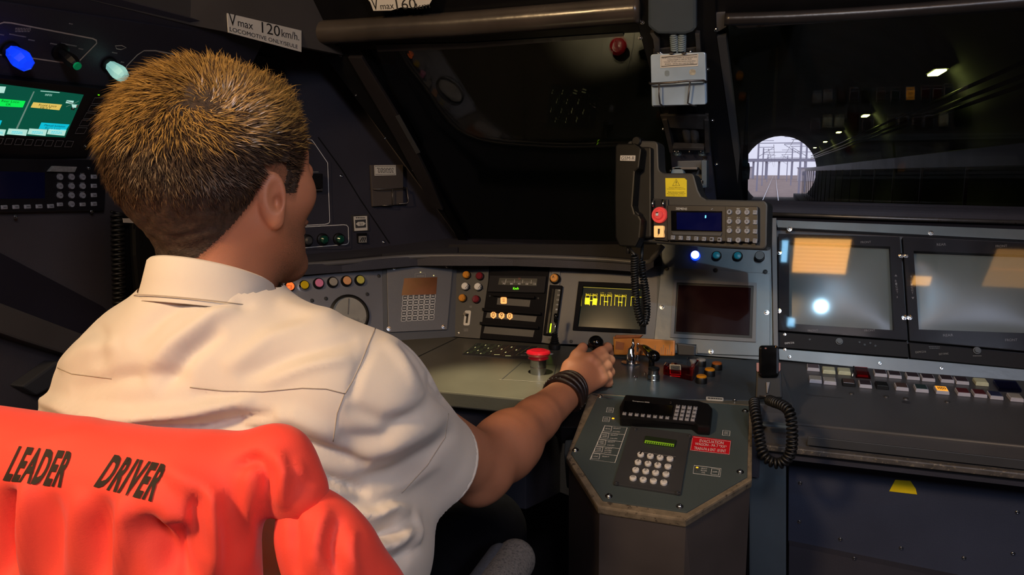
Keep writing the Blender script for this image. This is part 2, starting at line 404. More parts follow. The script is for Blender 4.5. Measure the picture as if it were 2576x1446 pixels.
struct(prism_wall('trim_1', [[(-.985, -1.25, 1.50), (-.965, 1.1, 1.50), (-.90, 1.1, 2.06), (-.95, -1.25, 2.06)], [(-.965, 1.1, 1.50), (-.865, 1.66, 1.50), (-.80, 1.60, 2.06), (-.90, 1.1, 2.06)]], .03, 'fascia'))
# front left wall panel between side wall and windscreen
slab(P_W3, [(380, 120), (600, 60), (786, 90), (1196, 652), (1040, 668), (690, 700), (380, 760)], -.05, 0, 'wall_navy', 'wall_left_front')['kind'] = 'structure'
struct(prism_wall('wall_left_front', [[(-1.12, 1.29, 0.3), (-1.06, 1.5, 0.3), (-1.06, 1.5, 1.5), (-1.12, 1.29, 1.5)]], .05, 'wall_navy'))
dm('trim_light', (92, 86, 88), .45, var=.15)
# seam and edge trim on that wall
tube([P_W3.hit(*p) + P_W3.n * .002 for p in [(786, 92), (900, 245), (1000, 385), (1100, 520), (1192, 648)]], .006, 'trim_light', 'trim_2')['kind'] = 'structure'
ribbon(P_W3, [(800, 345), (862, 430), (905, 500), (980, 612)], .003, 'black_plastic', None, 'trim_3', .0006, False)['kind'] = 'structure'
# lower front bulkhead below the desk and the nose around the windscreen
struct(box((-1.2, 1.62, 0), (1.3, 1.7, .86), 'navy_paint', 'wall_front'))
dm('roll_leather', (58, 52, 47), .24, var=.25, scale=9, bump=.6, bscale=30)
# ------------------------------------------------------------ windscreen: panes, frames, header, centre pillar
def pane(name, pts):
    o = slab(P_W, pts, -.010, -.004, 'windscreen', name); o['kind'] = 'structure'; return o
pane('window_1', [(930, 90), (1625, 60), (1700, 560), (1640, 690), (1150, 690)])
pane('window_2', [(1800, 40), (2750, -30), (2950, 600), (1862, 570)])
# header trim and rolls
hd = slab(P_W, [(700, -180), (2800, -330), (2800, 20), (2280, 16), (1838, 40), (1700, 75), (1640, 70), (1250, 92), (905, 118), (790, 96)], -.03, .012, 'black_plastic', 'trim_4'); hd['kind'] = 'structure'
def pxline(pl, pts, h=0.0): return [pl.hit(*p) + pl.n * h for p in pts]
t = tube(spline(pxline(P_W, [(776, 66), (900, 60), (1010, 52), (1150, 44), (1290, 33), (1450, 20), (1615, 6)], .024), 8), .0235, 'roll_leather', 'header_roll', seg=18)
tag(t, 'glossy black padded roll over the left windscreen', 'padding', 'padded rolls above the windscreen')
t = tube(spline(pxline(P_W, [(1826, 26), (2000, 20), (2200, 8), (2400, -8), (2700, -34)], .028), 8), .011, 'leatherette', 'header_roll', seg=12)
tag(t, 'thin black padded roll with stitched seam over the right windscreen', 'padding', 'padded rolls above the windscreen')
slab(P_W, [(950, 103), (1180, 98), (1570, 72), (1572, 80), (1180, 112), (955, 120)], .0, .014, 'leatherette', 'trim_5')['kind'] = 'structure'
slab(P_W, [(1838, 42), (2260, 17), (2262, 33), (1860, 60)], .0, .014, 'steel_dark', 'trim_6')['kind'] = 'structure'
slab(P_W, [(2262, 16), (2700, -14), (2700, 6), (2266, 34)], .0, .014, 'navy_paint', 'trim_7')['kind'] = 'structure'
br = slab(P_W, [(1792, 21), (1826, 19), (1829, 54), (1795, 74)], .012, .017, 'panel_grey', 'corner_bracket', bev=.0006)
tag(br, 'small grey corner bracket at the top of the right windscreen', 'bracket')
screw(P_W, 1803, 60, br, .0035, h=.017)
# left A pillar strips
apl = slab(P_W, [(789, 96), (905, 118), (1118, 520), (1200, 690), (1205, 652), (1196, 652)], -.03, .004, 'black_plastic', 'trim_8'); apl['kind'] = 'structure'
slab(P_W, [(880, 135), (915, 135), (1010, 290), (1085, 440), (1118, 520), (1090, 512), (1000, 340)], .004, .014, 'leatherette', 'trim_9', bev=.002)['kind'] = 'structure'
slab(P_W, [(1000, 282), (1010, 278), (1062, 372), (1052, 376)], .014, .016, 'dark_grey', 'trim_10')['kind'] = 'structure'
for x, y in ((895, 144), (897, 237), (970, 345), (1040, 425), (834, 98), (858, 137)):
    screw(P_W, x, y, apl, .0022, 'steel', .004)
# centre pillar
pil = slab(P_W, [(1586, -90), (1800, -100), (1806, 80), (1862, 445), (1880, 620), (1660, 640), (1697, 426), (1676, 300), (1604, 40)], -.05, .018, 'black_plastic', 'trim_11', bev=.002); pil['kind'] = 'structure'
slab(P_W, [(1806, 78), (1828, 78), (1846, 230), (1862, 380), (1857, 446), (1852, 400)], .0, .02, 'dark_grey', 'trim_12')['kind'] = 'structure'
for x, y in ((1619, 42), (1614, 81), (1782, 160), (1794, 288), (1805, 398), (1671, 310), (1690, 415), (1582, 37)):
    screw(P_W, x, y, pil, .0028, 'steel', .018)
# sill below the right pane
slab(P_W, [(1880, 526), (2900, 556), (2900, 640), (1870, 620)], -.03, .012, 'navy_paint', 'trim_13')['kind'] = 'structure'
tube(pxline(P_W, [(1930, 527), (2250, 538), (2760, 552)], .014), .0045, 'steel_dark', 'trim_14')['kind'] = 'structure'

# steel channel of the pillar, as a thing
ch = thing('pillar_channel', 'grey steel cable channel on the pillar between the windscreens', 'channel', pil.location + V3((0, -.03, -.1)))
def pp(pts, h0, h1, m, name, par=ch, bev=.0008): return slab(P_W, pts, h0, h1, m, name, par, bev)
pp([(1640, 60), (1648, 76), (1652, 110), (1664, 122), (1664, 76), (1650, 58)], .018, .03, 'steel_dark', 'side_flange')
pp([(1752, 60), (1764, 62), (1766, 100), (1768, 122), (1756, 122), (1754, 80)], .018, .03, 'steel_dark', 'side_flange')
pp([(1647, 105), (1690, 101), (1732, 103), (1762, 99), (1762, 117), (1735, 120), (1735, 134), (1676, 134), (1676, 124), (1648, 124)], .020, .024, 'steel_dark', 'top_bracket')
screw(P_W, 1665, 114, ch, .003, h=.024); screw(P_W, 1740, 111, ch, .003, h=.024)
pp([(1666, 262), (1782, 262), (1780, 296), (1676, 292)], .03, .036, 'steel_dark', 'middle_bracket')
pp([(1672, 270), (1684, 270), (1700, 352), (1690, 352)], .018, .04, 'steel_dark', 'side_flange')
pp([(1776, 270), (1785, 270), (1790, 352), (1778, 352)], .018, .04, 'steel_dark', 'side_flange')
pp([(1690, 350), (1790, 352), (1806, 500), (1702, 500)], .018, .030, 'navy_paint', 'cover_plate', bev=.001)
pp([(1698, 334), (1776, 336), (1776, 342), (1698, 340)], .03, .045, 'steel_dark', 'cross_bar')
screw(P_W, 1708, 361, ch, .006, 'hose_grey', .03); screw(P_W, 1770, 361, ch, .006, 'hose_grey', .03)
for x in (1712, 1716, 1740, 1768): screw(P_W, x if x != 1716 else 1704, 345, ch, .002, 'steel', .045)
tube(pxline(P_W, [(1728, 296), (1732, 318), (1734, 336)], .022), .010, 'dark_grey', 'cable_hose', ch); tube(pxline(P_W, [(1747, 296), (1750, 318), (1752, 336)], .022), .010, 'dark_grey', 'cable_hose', ch)
for x0, x1 in ((1698, 1702), (1720, 1718)):
    coil(pxline(P_W, [(x0 + (0), 50), (x0 + (x1 - x0) * .5, 80), (x1, 108)], .024), .0062, .0024, .0045, 'hose_grey', 'corrugated_hose', ch, 12)
tube(pxline(P_W, [(1655, 92), (1670, 94), (1684, 98), (1684, 102)], .05), .0012, 'steel', 'wire_clip', ch, 6)
tube(pxline(P_W, [(1722, 96), (1735, 92), (1750, 93), (1752, 100)], .05), .0012, 'steel', 'wire_clip', ch, 6)
# housing above
hs = slab(P_W, [(1636, -60), (1757, -60), (1757, 42), (1748, 52), (1730, 58), (1660, 58), (1644, 46), (1636, 38)], .018, .036, 'panel_blue', 'pillar_housing', bev=.006)
tag(hs, 'blue-grey housing at the top of the centre pillar above the ribbed hoses', 'housing')
# radio support arm bracket at pillar foot
sb = thing('support_bracket', 'grey hinge bracket on the pillar behind the radio panel', 'bracket', atY(1750, 500, 1.75))
P_K = Pl(atY(1750, 450, 1.60), (0, -1, 0))
slab(P_K, [(1706, 405), (1768, 403), (1770, 450), (1720, 462), (1706, 420)], 0, .02, 'dark_grey', 'back_block', sb, .002)
slab(P_K, [(1770, 404), (1783, 404), (1783, 470), (1771, 472)], 0, .05, 'panel_blue', 'hinge_leaf', sb, .001)
slab(P_K, [(1698, 421), (1760, 421), (1760, 427), (1698, 427)], 0, .05, 'steel_dark', 'arm_plate', sb, .001)
slab(P_K, [(1740, 456), (1776, 452), (1776, 462), (1744, 466)], 0, .05, 'steel_dark', 'arm_plate', sb, .001)
slab(P_K, [(1708, 466), (1770, 470), (1772, 600), (1730, 600)], -.03, .0, 'dark_grey', 'post', sb, .001)
lathe(P_K, 1711, 436, [(.014, 0), (.014, .045), (.012, .05)], 'hose_grey', 'roller', sb, 20)
screw(P_K, 1776, 398, sb, .003, 'chrome', .03)
pp([(1774, 470), (1790, 470), (1788, 474), (1774, 474)], .05, .06, 'steel_dark', 'lug')

# wiper outside the right pane
wp = thing('windscreen_wiper', 'black wiper arm standing at the left edge of the right windscreen', 'wiper', atY(1870, 520, 1.99))
POUT = P_W.off(-.05)
slab(POUT, [(1878, 250), (1884, 250), (1880, 505), (1862, 505), (1866, 430)], -.02, 0, 'black_plastic', 'wiper_arm', wp, .002)
slab(POUT, [(1874, 424), (1884, 424), (1886, 440), (1876, 441)], -.02, .015, 'black_plastic', 'pivot', wp, .002)
# ------------------------------------------------------------ the world outside: tunnel and the line beyond
dm('concrete', (70, 70, 74), 0.85, var=0.25, scale=.6)
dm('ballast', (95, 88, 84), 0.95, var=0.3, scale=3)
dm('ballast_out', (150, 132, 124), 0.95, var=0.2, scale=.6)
dm('rail_steel', (200, 205, 215), 0.2, 0.9, var=0.1)
dm('mast', (165, 165, 182), 0.8, var=0.1)  # distance haze put into this pale colour for everything made of it
dm('cable_dark', (60, 58, 56), 0.35, 0.3, var=0.3, scale=2)
dm('pale_building', (205, 200, 205), 0.9, var=0.1, scale=.5)
dm('rust_wagon', (170, 130, 120), 0.9, var=0.2, scale=.5)
GZ = 1.25 - 2.9; TX = .45; TR = 4.15; TZ = 1.25 + .05; Y0, Y1 = -25.0, 97.0
def tunnel():
    vs, fs = [], []; n = 28; ys = [Y0, 0, 25, 50, 75, Y1]
    for y in ys:
        for i in range(n + 1):
            a = R(-50 + 280 * i / n); x = TX + TR * math.cos(a); z = TZ + TR * math.sin(a)
            for rr_ in (0, .6): vs.append((TX + (TR + rr_) * math.cos(a), y, TZ + (TR + rr_) * math.sin(a)))
    w = (n + 1) * 2
    for j in range(len(ys) - 1):
        for i in range(n):
            a = j * w + i * 2; fs.append([a, a + w, a + w + 2, a + 2]); fs.append([a + 1, a + 3, a + w + 3, a + w + 1])
    for j, s in ((0, 1), (len(ys) - 1, -1)):
        for i in range(n): a = j * w + i * 2; fs.append([a, a + 2, a + 3, a + 1])
    return mk('tunnel_wall', vs, fs, 'concrete', smooth=True)
struct(tunnel(), 'dark concrete tunnel bore')
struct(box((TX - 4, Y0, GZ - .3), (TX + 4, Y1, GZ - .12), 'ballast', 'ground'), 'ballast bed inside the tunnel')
struct(box((TX - 6, Y0 - .5, GZ - 1), (TX + 6, Y0, 8), 'concrete', 'tunnel_light_block'))  # unseen cap added behind the train to keep sky light out
# portal head wall seen edge-on and the ground beyond
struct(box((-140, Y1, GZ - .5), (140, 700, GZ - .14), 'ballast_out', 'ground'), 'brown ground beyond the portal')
for s in (-1, 1):
    x = -.30 + s * .7525
    o = box((x - .036, Y0, GZ - .03), (x + .036, 600, GZ + .04), 'rail_steel', 'rail'); tag(o, 'shining %s running rail of the track ahead' % ('left' if s < 0 else 'right'), 'rail', 'rails of the track ahead')
slp = thing('track_sleepers', 'dark sleepers under the rails of the track ahead', 'sleepers', (-.3, 20, GZ - .12))
for k in range(60):
    m_ = rbox_me('sleeper', 2.5, .26, .1, 'concrete', .0)
    link('sleeper', m_, slp, Matrix.Translation((-.3, 14 + k * .9, GZ - .13)))
# lamps, cable runs, walkway and handrail along the right tunnel wall
dm('tube_lamp', (250, 255, 150), 0.4, emit=(240, 255, 130), es=9)
XL = 3.5
for k, (px, py) in enumerate([(2357, 180), (2177, 290), (2110, 332), (2076, 356), (2050, 371)]):
    p = atX(px, py, XL)
    l_ = thing('tunnel_lamp', ['big bright yellow tunnel lamp nearest the train', 'second yellow tunnel lamp on the right wall', 'third yellow tunnel lamp, above the cable runs', 'fourth small tunnel lamp before the portal', 'faintest tunnel lamp just beside the portal'][k], 'lamp', p, 'tunnel lamps')
    box((p.x - .12, p.y - .5, p.z - .05), (p.x + .12, p.y + .5, p.z + .0), 'tube_lamp', 'tube', l_, .02)
    box((p.x - .16, p.y - .55, p.z), (p.x + .18, p.y + .55, p.z + .1), 'concrete', 'housing', l_, .02)
for k, (px, py) in enumerate([(2250, 300), (2236, 322), (2245, 330)]):
    p = atX(px, py, 3.9)
    z = p.z; tube([(3.9, 3, z), (3.9, Y1 - 1, z)], .05, 'cable_dark', 'cable_run').update({}) if False else tag(tube([(3.9 - .02 * k, 3, z), (3.9 - .02 * k, Y1 - 1, z)], .045, 'cable_dark', 'cable_run'), ['top', 'middle', 'lowest'][k] + ' cable along the right tunnel wall', 'cable', 'cables on the tunnel wall')
z1 = atX(2240, 398, 3.3).z; z2 = atX(2240, 425, 3.3).z
o = box((3.25, 4, z2), (3.7, Y1 - 2, z1), 'cable_dark', 'cable_trough', None, .01); tag(o, 'brown horizontal trough along the right tunnel wall', 'trough')
o = box((2.2, 3, GZ - .12), (4.2, Y1, GZ + .35), 'concrete', 'walkway', None, .02); struct(o, 'raised walkway on the right of the tunnel')
rl = thing('handrail', 'dark handrail posts along the tunnel walkway', 'handrail', (2.9, 40, GZ + .35))
for k in range(20): box((2.9, 14 + 4 * k, GZ + .35), (2.95, 14.05 + 4 * k, z2), 'cable_dark', 'post', rl)
# open line beyond: masts, wires, gantries, bridge, buildings
for k, (x, y, hh) in enumerate([(-2.6, 125, 8.5), (-2.6, 175, 8), (-2.2, 240, 8), (3.2, 112, 8.5), (4.3, 122, 8.5), (3.4, 180, 8), (3.6, 260, 8)]):
    mt = thing('catenary_mast', ['tall grey mast left of the track just outside the portal', 'second mast left of the track', 'farthest mast left of the track', 'thin mast right of the track just outside the portal', 'mast at the right rim of the portal opening', 'middle mast right of the track', 'farthest mast right of the track'][k], 'mast', (x, y, GZ), 'catenary masts beyond the portal')
    box((x - .13, y - .13, GZ - .1), (x + .13, y + .13, GZ + hh), 'mast', 'post', mt)
    s = 1 if x < 0 else -1
    for zz in (6.6, 7.6): box((min(x, x + s * 2.2), y - .04, GZ + zz), (max(x, x + s * 2.2), y + .04, GZ + zz + .09), 'mast', 'bracket_arm', mt)
    tube([(x, y, GZ + 5.2), (x + s * 2.2, y, GZ + 6.6)], .04, 'mast', 'stay', mt, 5)
for k, (y, z) in enumerate([(125, 7.2), (175, 7.0), (240, 6.9)]):
    o = box((-2.6, y - .1, GZ + z), (9, y + .1, GZ + z + .12), 'mast', 'cross_wire'); tag(o, ['nearest', 'middle', 'farthest'][k] + ' span wire across the tracks outside', 'wire', 'span wires')
for k, x in enumerate((-.9, -.3, 1.9)):
    o = tube([(x, Y1, GZ + 5.6 + .5 * k), (x, 500, GZ + 5.6 + .5 * k)], .03, 'mast', 'contact_wire', seg=5); tag(o, ['left', 'centre', 'right'][k] + ' overhead wire beyond the portal', 'wire', 'overhead wires')
o = box((-30, 330, GZ + 7), (30, 336, GZ + 8.2), 'mast', 'road_bridge'); tag(o, 'hazy grey bridge across the line far beyond the portal', 'bridge')
for k in range(6): tag(box((-14 + 5 * k, 331, GZ), (-13.2 + 5 * k, 333, GZ + 7), 'mast', 'bridge_pier'), ['leftmost', 'second from left', 'third from left', 'third from right', 'second from right', 'rightmost'][k] + ' grey pier under the far bridge', 'pier', 'piers of the far bridge')
for k, (x, y, w_, hh, m_) in enumerate([(-16, 180, 10, 5, 'pale_building'), (-11, 140, 6, 3.2, 'rust_wagon'), (12, 260, 10, 4, 'pale_building'), (-16, 380, 12, 5, 'pale_building')]):
    b_ = thing('trackside_building', ['pale low building left of the track', 'reddish wagon standing left of the track', 'pale building right of the track', 'pale building behind the bridge'][k], 'building' if k != 1 else 'wagon', (x, y, GZ))
    if k == 1: b_.name = 'freight_wagon'; WLOC[b_.name] = V3((x, y, GZ))
    box((x - w_ / 2, y, GZ - .1), (x + w_ / 2, y + 8, GZ + hh), m_, 'walls', b_)
    box((x - w_ / 2 - .3, y - .3, GZ + hh), (x + w_ / 2 + .3, y + 8.3, GZ + hh + .3), 'mast', 'roof', b_)
    for q in range(3): box((x - w_ / 3 + q * w_ / 3 - .5, y - .06, GZ + hh * .45), (x - w_ / 3 + q * w_ / 3 + .5, y, GZ + hh * .7), 'mast', 'window', b_)
# ------------------------------------------------------------ desk
dk = thing('control_desk', 'grey metal driving desk worktop in front of the driver', 'desk', (-.5, 1.4, .55))
front = [(-1.09, 1.19), (-.392, 1.204), (-.372, 1.30), (-.345, 1.315), (-.302, 1.265), (-.005, 1.258), (-.005, 1.64), (-.702, 1.64), (-.84, 1.54), (-.985, 1.34), (-1.09, 1.28)]
slab(P_D, None, -.028, 0, 'desk_grey', 'worktop', dk, .003, uvs=front)
slab(P_D, None, -.22, -.03, 'navy_paint', 'front_apron', dk, .002, uvs=[(-1.09, 1.23), (-.40, 1.24), (-.36, 1.33), (-.30, 1.30), (-.30, 1.6), (-1.09, 1.6)])
# removable plate outlined round the mushroom button, seam line on the left
ribbon(P_D, [(1262, 955), (1312, 912), (1400, 918), (1395, 940), (1382, 961)], .0022, 'dark_grey', dk, 'plate_seam', .0004, True)
ribbon(P_D, [(1256, 955), (1383, 962)], .0012, 'line_print', dk, 'plate_seam', .0006, False)
ribbon(P_D, [(1052, 897), (1150, 850)], .003, 'black_print', dk, 'plate_seam', .0004, False)
key(P_D, 1384, 890, 14, 3, .0006, 'white_print', 'tab', dk)
# legend plate with printed keys on the desk
lp = slab(P_D, [(1198, 864), (1352, 872), (1326, 904), (1162, 893)], 0, .0012, 'dark_grey', 'membrane_keypad', dk)
dm('green_print', (120, 150, 105), .6); dm('tan_print', (150, 120, 90), .6); dm('lime_print', (165, 165, 100), .6)
dm('spot_light_print', (240, 235, 170), .6, emit=(240, 235, 160), es=.5)
def par_key(pl, cx, cy, w, h, sh, m, parent, ht=.0016, lw=.0011, rise=.05):
    return ribbon(pl, [(cx - w / 2 + sh / 2, cy - h / 2 - w * -rise / 2 - w * rise), (cx + w / 2 + sh / 2, cy - h / 2 + w * rise / 2), (cx + w / 2 - sh / 2, cy + h / 2 + w * rise / 2), (cx - w / 2 - sh / 2, cy + h / 2 - w * rise / 2)], lw, m, parent, 'key_outline', ht)
Pm = P_D.off(.0012)
for r_ in range(4):
    for c_ in range(4):
        x = 1205 + c_ * 16.5 - r_ * 9.5; y = 867 + r_ * 6.6 + c_ * 1.0
        par_key(P_D, x, y, 13, 5, 6, 'green_print', lp)
        if (r_ + c_) % 2: key(Pm, x, y, 2.5, 1.6, .0004, 'spot_light_print', 'key_mark', lp)
for (x, y) in ((1262, 878), (1287, 873), (1299, 880), (1272, 886)):
    par_key(P_D, x, y, 16, 6, 7, 'tan_print', lp); key(Pm, x, y, 3, 2, .0004, 'spot_light_print', 'key_mark', lp)
for (x, y) in ((1250, 892), (1278, 895)): par_key(P_D, x, y, 22, 5, 5, 'tan_print', lp); smudges(Pm, x, y, 14, 2.4, 1, 'spot_light_print', lp)
for k, (x, y) in enumerate(((1342, 875), (1334, 881), (1326, 887), (1316, 893))):
    par_key(P_D, x, y, 20 + 3 * k, 6, 8, 'lime_print', lp)
    if k > 1: smudges(Pm, x, y, 12, 2.4, 1, 'white_print', lp)
# emergency mushroom button
eb = thing('emergency_button', 'red mushroom push button on the lit part of the desk', 'button', P_D.hit(1354, 938))
lathe(P_D, 1354, 939, [(.0155, 0), (.0155, .012), (.0162, .0125), (.0162, .014), (.0155, .0145), (.0155, .028)], 'steel', 'collar', eb, 28)
lathe(P_D, 1354, 939, [(.015, .028), (.0205, .031), (.0185, .0345), (.0225, .038), (.024, .042), (.0225, .045), (.016, .047), (.0145, .0465), (.004, .0485), (.002, .0485)], 'red_plastic', 'mushroom_cap', eb, 32)
# small lever with rubber boot
sl = thing('boot_lever', 'small black toggle lever in a ribbed rubber boot on the desk', 'lever', P_D.hit(1395, 880))
lathe(P_D, 1395, 878, [(.0125, 0), (.0135, .004), (.0135, .011), (.0115, .013)] + sum([[(.009 - .0009 * k, .0135 + .0048 * k), (.0105 - .0009 * k, .016 + .0048 * k), (.0078 - .0009 * k, .0178 + .0048 * k)] for k in range(5)], []), 'rubber', 'rubber_boot', sl, 20)
b0 = P_D.hit(1395, 878)
tube([b0 + V3((0, 0, .033)), b0 + V3((.001, .004, .062))], .0022, 'steel', 'shaft', sl); tube([b0 + V3((.001, .004, .060)), b0 + V3((.001, .005, .074)), b0 + V3((.001, .0055, .080))], [.0042, .005, .003], 'black_gloss', 'grip', sl)
# master controller lever gripped by the driver
HB = atY(1499, 863, 1.345)
ml = thing('controller_lever', 'power controller lever with a black ball knob under the driver\'s hand', 'lever', V3((HB.x, 1.36, DZ)))
tube([V3((HB.x, 1.36, DZ)), HB], .005, 'steel', 'shaft', ml)
Pb = Pl(HB - V3((0, 0, .0135)), (0, 0, 1), (1, 0, 0))
link('ball_knob', lathe_me('ball_knob', [(.003, -.016), (.006, -.0135)] + [(.0145 * math.sin(R(a)), -.0145 * math.cos(R(a)) + .0) for a in range(25, 180, 12)] + [(.0004, .0145)], 'black_gloss', 24), ml, Matrix.Translation(HB))
slab(P_D, [(1455, 905), (1540, 915), (1530, 935), (1445, 925)], 0, .004, 'black_plastic', 'slot_gate', ml, .0008)
# ------------------------------------------------------------ A: gauge panel on the left
ga = thing('gauge_panel', 'pale metal instrument panel with six round push buttons and a gauge', 'panel', P_A.hit(880, 845))
slab(P_A, [(640, 700), (962, 662), (966, 852), (640, 900)], -.02, 0, 'alu', 'face_plate', ga, .0015)
bt = [(727, 722, 'lit_orange', 11), (763.5, 719, 'yellow_cap', 11), (800, 714, 'pink_cap', 11.5), (835.5, 711, 'grey_cap', 11.5), (870, 708, 'tan_cap', 11.5), (903.5, 706, 'lime_cap', 11)]
dm('lit_orange', (240, 120, 60), .4, emit=(255, 110, 45), es=.9)
BL = ['glowing orange push button', 'yellow push button in a chrome ring', 'pink push button', 'grey push button', 'tan push button', 'yellow-green push button']
for (x, y, m_, rp), lb in zip(bt, BL):
    rr = rp * P_A.mpp(x, y)[1] * .95
    b_ = lathe(P_A, x, y, [(rr * 1.25, 0), (rr * 1.25, .006), (rr * 1.1, .0085), (rr * .98, .0085)], 'chrome' if m_ == 'yellow_cap' else 'black_plastic', 'push_button', ga, 24); b_['label'] = lb
    c_ = lathe(P_A, x, y, [(rr * .95, .004), (rr * .95, .0095), (rr * .85, .0108)], m_, 'button_cap', b_, 24)
    if m_ == 'lit_orange':
        PA2 = P_A.off(.011)
        ribbon(PA2, [(x + 7 * math.cos(R(a)), y + 7 * math.sin(R(a))) for a in range(-50, 51, 20)], .0009, 'black_print', b_, 'symbol', .0002, False)
        ribbon(PA2, [(x + 7 * math.cos(R(a)), y + 7 * math.sin(R(a))) for a in range(130, 231, 20)], .0009, 'black_print', b_, 'symbol', .0002, False)
        ribbon(PA2, [(x + 4.4 * math.cos(R(a)), y + 4.4 * math.sin(R(a))) for a in range(0, 360, 30)], .0008, 'black_print', b_, 'symbol', .0002)
gx, gy = 878, 792; gr = 44 * P_A.mpp(gx, gy)[1]
g_ = lathe(P_A, gx, gy, [(gr * 1.14, 0), (gr * 1.14, .007), (gr * 1.02, .010), (gr * .98, .006), (gr * .98, .002)], 'rubber', 'round_gauge', ga, 40)
dm('gauge_face', (185, 184, 172), .35, .2, var=.1, c2=(150, 150, 142), wscale=9, wthr=.55)
lathe(P_A, gx, gy, [(gr * .98, .002), (gr * .98, .0045)], 'gauge_face', 'dial', g_, 40)
lathe(P_A, gx, gy, [(gr * .96, .0078), (gr * .5, .0088), (gr * .02, .009)], 'clear', 'dial_glass', g_, 40)
tube([P_A.hit(875, 752) + P_A.n * .006, P_A.hit(873, 792) + P_A.n * .006], .0009, 'dim_print', 'pointer', g_, 6)
for x, y in ((785, 756), (820, 751), (924, 740), (953, 694)): screw(P_A, x, y, ga, .0032, 'dark_grey')
for x, y in ((905, 775), (915, 820)): pass
# ------------------------------------------------------------ B: terminal panel
tb = thing('terminal_panel', 'dark grey driver terminal panel with a printed thirty key pad', 'panel', P_B.hit(1055, 840))
slab(P_B, [(962, 655), (1150, 640), (1145, 858), (964, 865)], -.02, 0, 'dark_grey', 'back_plate', tb)
slab(P_B, [(972, 668), (1140, 652), (1124, 830), (976, 837)], 0, .006, 'panel_grey', 'face_plate', tb, .0012)
PB2 = P_B.off(.006)
slab(PB2, [(1017, 700), (1100, 697), (1097, 740), (1010, 743)], 0, .0008, 'amber_window', 'display_window', tb) if dm('amber_window', (92, 50, 30), .2, var=.4, scale=12) is None else 0
for r_ in range(5):
    for c_ in range(6):
        x = 1019 + c_ * 14.0 - r_ * .9; y = 748.5 + r_ * 13.3 - c_ * .7
        ribbon(PB2, rr_px(x - 6, y - 6, x + 6, y + 6, 1.5, 1, dy=-.6, dx=-1), .0009, 'white_print', tb, 'key_outline', .0005)
        key(PB2, x, y, 9.5, 9.5, .0006, 'dark_grey', 'membrane_key', tb)
        smudges(PB2, x, y, 6.5, 4.5, 1, 'white_print', tb, .001, seed=r_ * 6 + c_)
ribbon(PB2, rr_px(1044, 687, 1070, 700, 2, 1, dy=-1), .0009, 'dim_print', tb); smudges(PB2, 1057, 694, 18, 5, 1, 'dim_print', tb)
key(PB2, 1058, 684.5, 4, 2, .0006, 'spot_light_print', 'pilot_light', tb); key(PB2, 1091, 693, 3, 3, .0006, 'spot_light_print', 'pilot_light', tb)
for x, y in ((991, 674), (1124, 671), (978, 827), (1116, 822)): screw(PB2, x, y, tb, .0034, 'steel')
# ------------------------------------------------------------ C: indicator block, speed unit, gauge strip, display
ib = thing('indicator_block', 'dark panel with six round amber, red and white lamps over a white switch', 'panel', P_C.hit(1175, 850))
slab(P_C, [(1146, 640), (1232, 640), (1222, 856), (1140, 852)], -.02, .002, 'dark_grey', 'face_plate', ib, .001)
PC2 = P_C.off(.002)
for (x, y, m_, lb, sy) in [(1176, 693, 'amber', 'amber indicator lamp', 1), (1209, 696, 'dark_red_cap', 'dark red indicator lamp', 0), (1173, 722, 'key_white', 'white indicator lamp', 2), (1205, 723, 'key_white', 'white indicator lamp', 2), (1166, 751, 'amber', 'amber indicator lamp', 1), (1200, 754, 'dark_red_cap', 'dark red indicator lamp', 0)]:
    l_ = lathe(PC2, x, y, [(.0098, 0), (.0098, .004), (.0088, .005)], 'black_plastic', 'indicator_lamp', ib, 20); l_['label'] = lb
    lathe(PC2, x, y, [(.0088, .004), (.0088, .011), (.0074, .0128)], m_, 'lamp_cap', l_, 20)
    PC3 = PC2.off(.013); X, Y_ = x + 1.5, y - 2.5
    if sy == 2: ribbon(PC3, [(X - 4, Y_ + 5), (X + 4, Y_ - 5)], .0013, 'black_print', l_, 'symbol', .0002, False); key(PC3, X + 3, Y_ + 2, 3, 3, .0003, 'black_print', 'symbol', l_)
    if sy == 1: ribbon(PC3, [(X - 4, Y_ + 4), (X, Y_ - 5), (X + 4, Y_ + 4)], .0010, 'black_print', l_, 'symbol', .0002)
sw = slab(PC2, rr_px(1168, 781, 1184, 819, 4, 3, dx=-4), 0, .0022, 'plate_white', 'switch_plate', ib, .0004)
key(PC2, 1176, 801, 5.5, 26, .0026, 'black_plastic', 'switch_slot', sw, bev=0); lathe(PC2, 1174, 792, [(.004, 0), (.003, .012), (.0036, .015)], 'steel_dark', 'toggle', sw, 12)
text(PC2, '\u2600', 1172, 831, 10, 8, 'dim_print', ib) if False else smudges(PC2, 1172, 830, 12, 8, 3, 'dim_print', ib)
smudges(PC2, 1184, 771, 7, 6, 2, 'dim_print', ib); screw(PC2, 1153, 837, ib, .002, 'steel')
dm('matte_black', (12, 11, 14), .7, var=.15, spec=.12); dm('matte_dark', (26, 25, 29), .6, var=.15, spec=.15)
su = thing('speed_unit', 'black speedometer unit with lit cab signal numerals reading 090', 'instrument', P_C.hit(1290, 855))
slab(P_C, [(1236, 660), (1384, 664), (1362, 864), (1208, 852)], -.02, .004, 'matte_black', 'housing', su, .0015)
PS = P_C.off(.004)
slab(PS, [(1234, 694), (1376, 696), (1371, 738), (1228, 735)], 0, .006, 'matte_dark', 'speed_dial_cover', su, .001)
PS2 = PS.off(.006)
dm('strip_face', (30, 34, 34), .5, var=.2, scale=30)
slab(PS2, [(1257, 699), (1352, 701), (1350, 719), (1253, 716)], 0, .0006, 'strip_face', 'speed_strip', su)
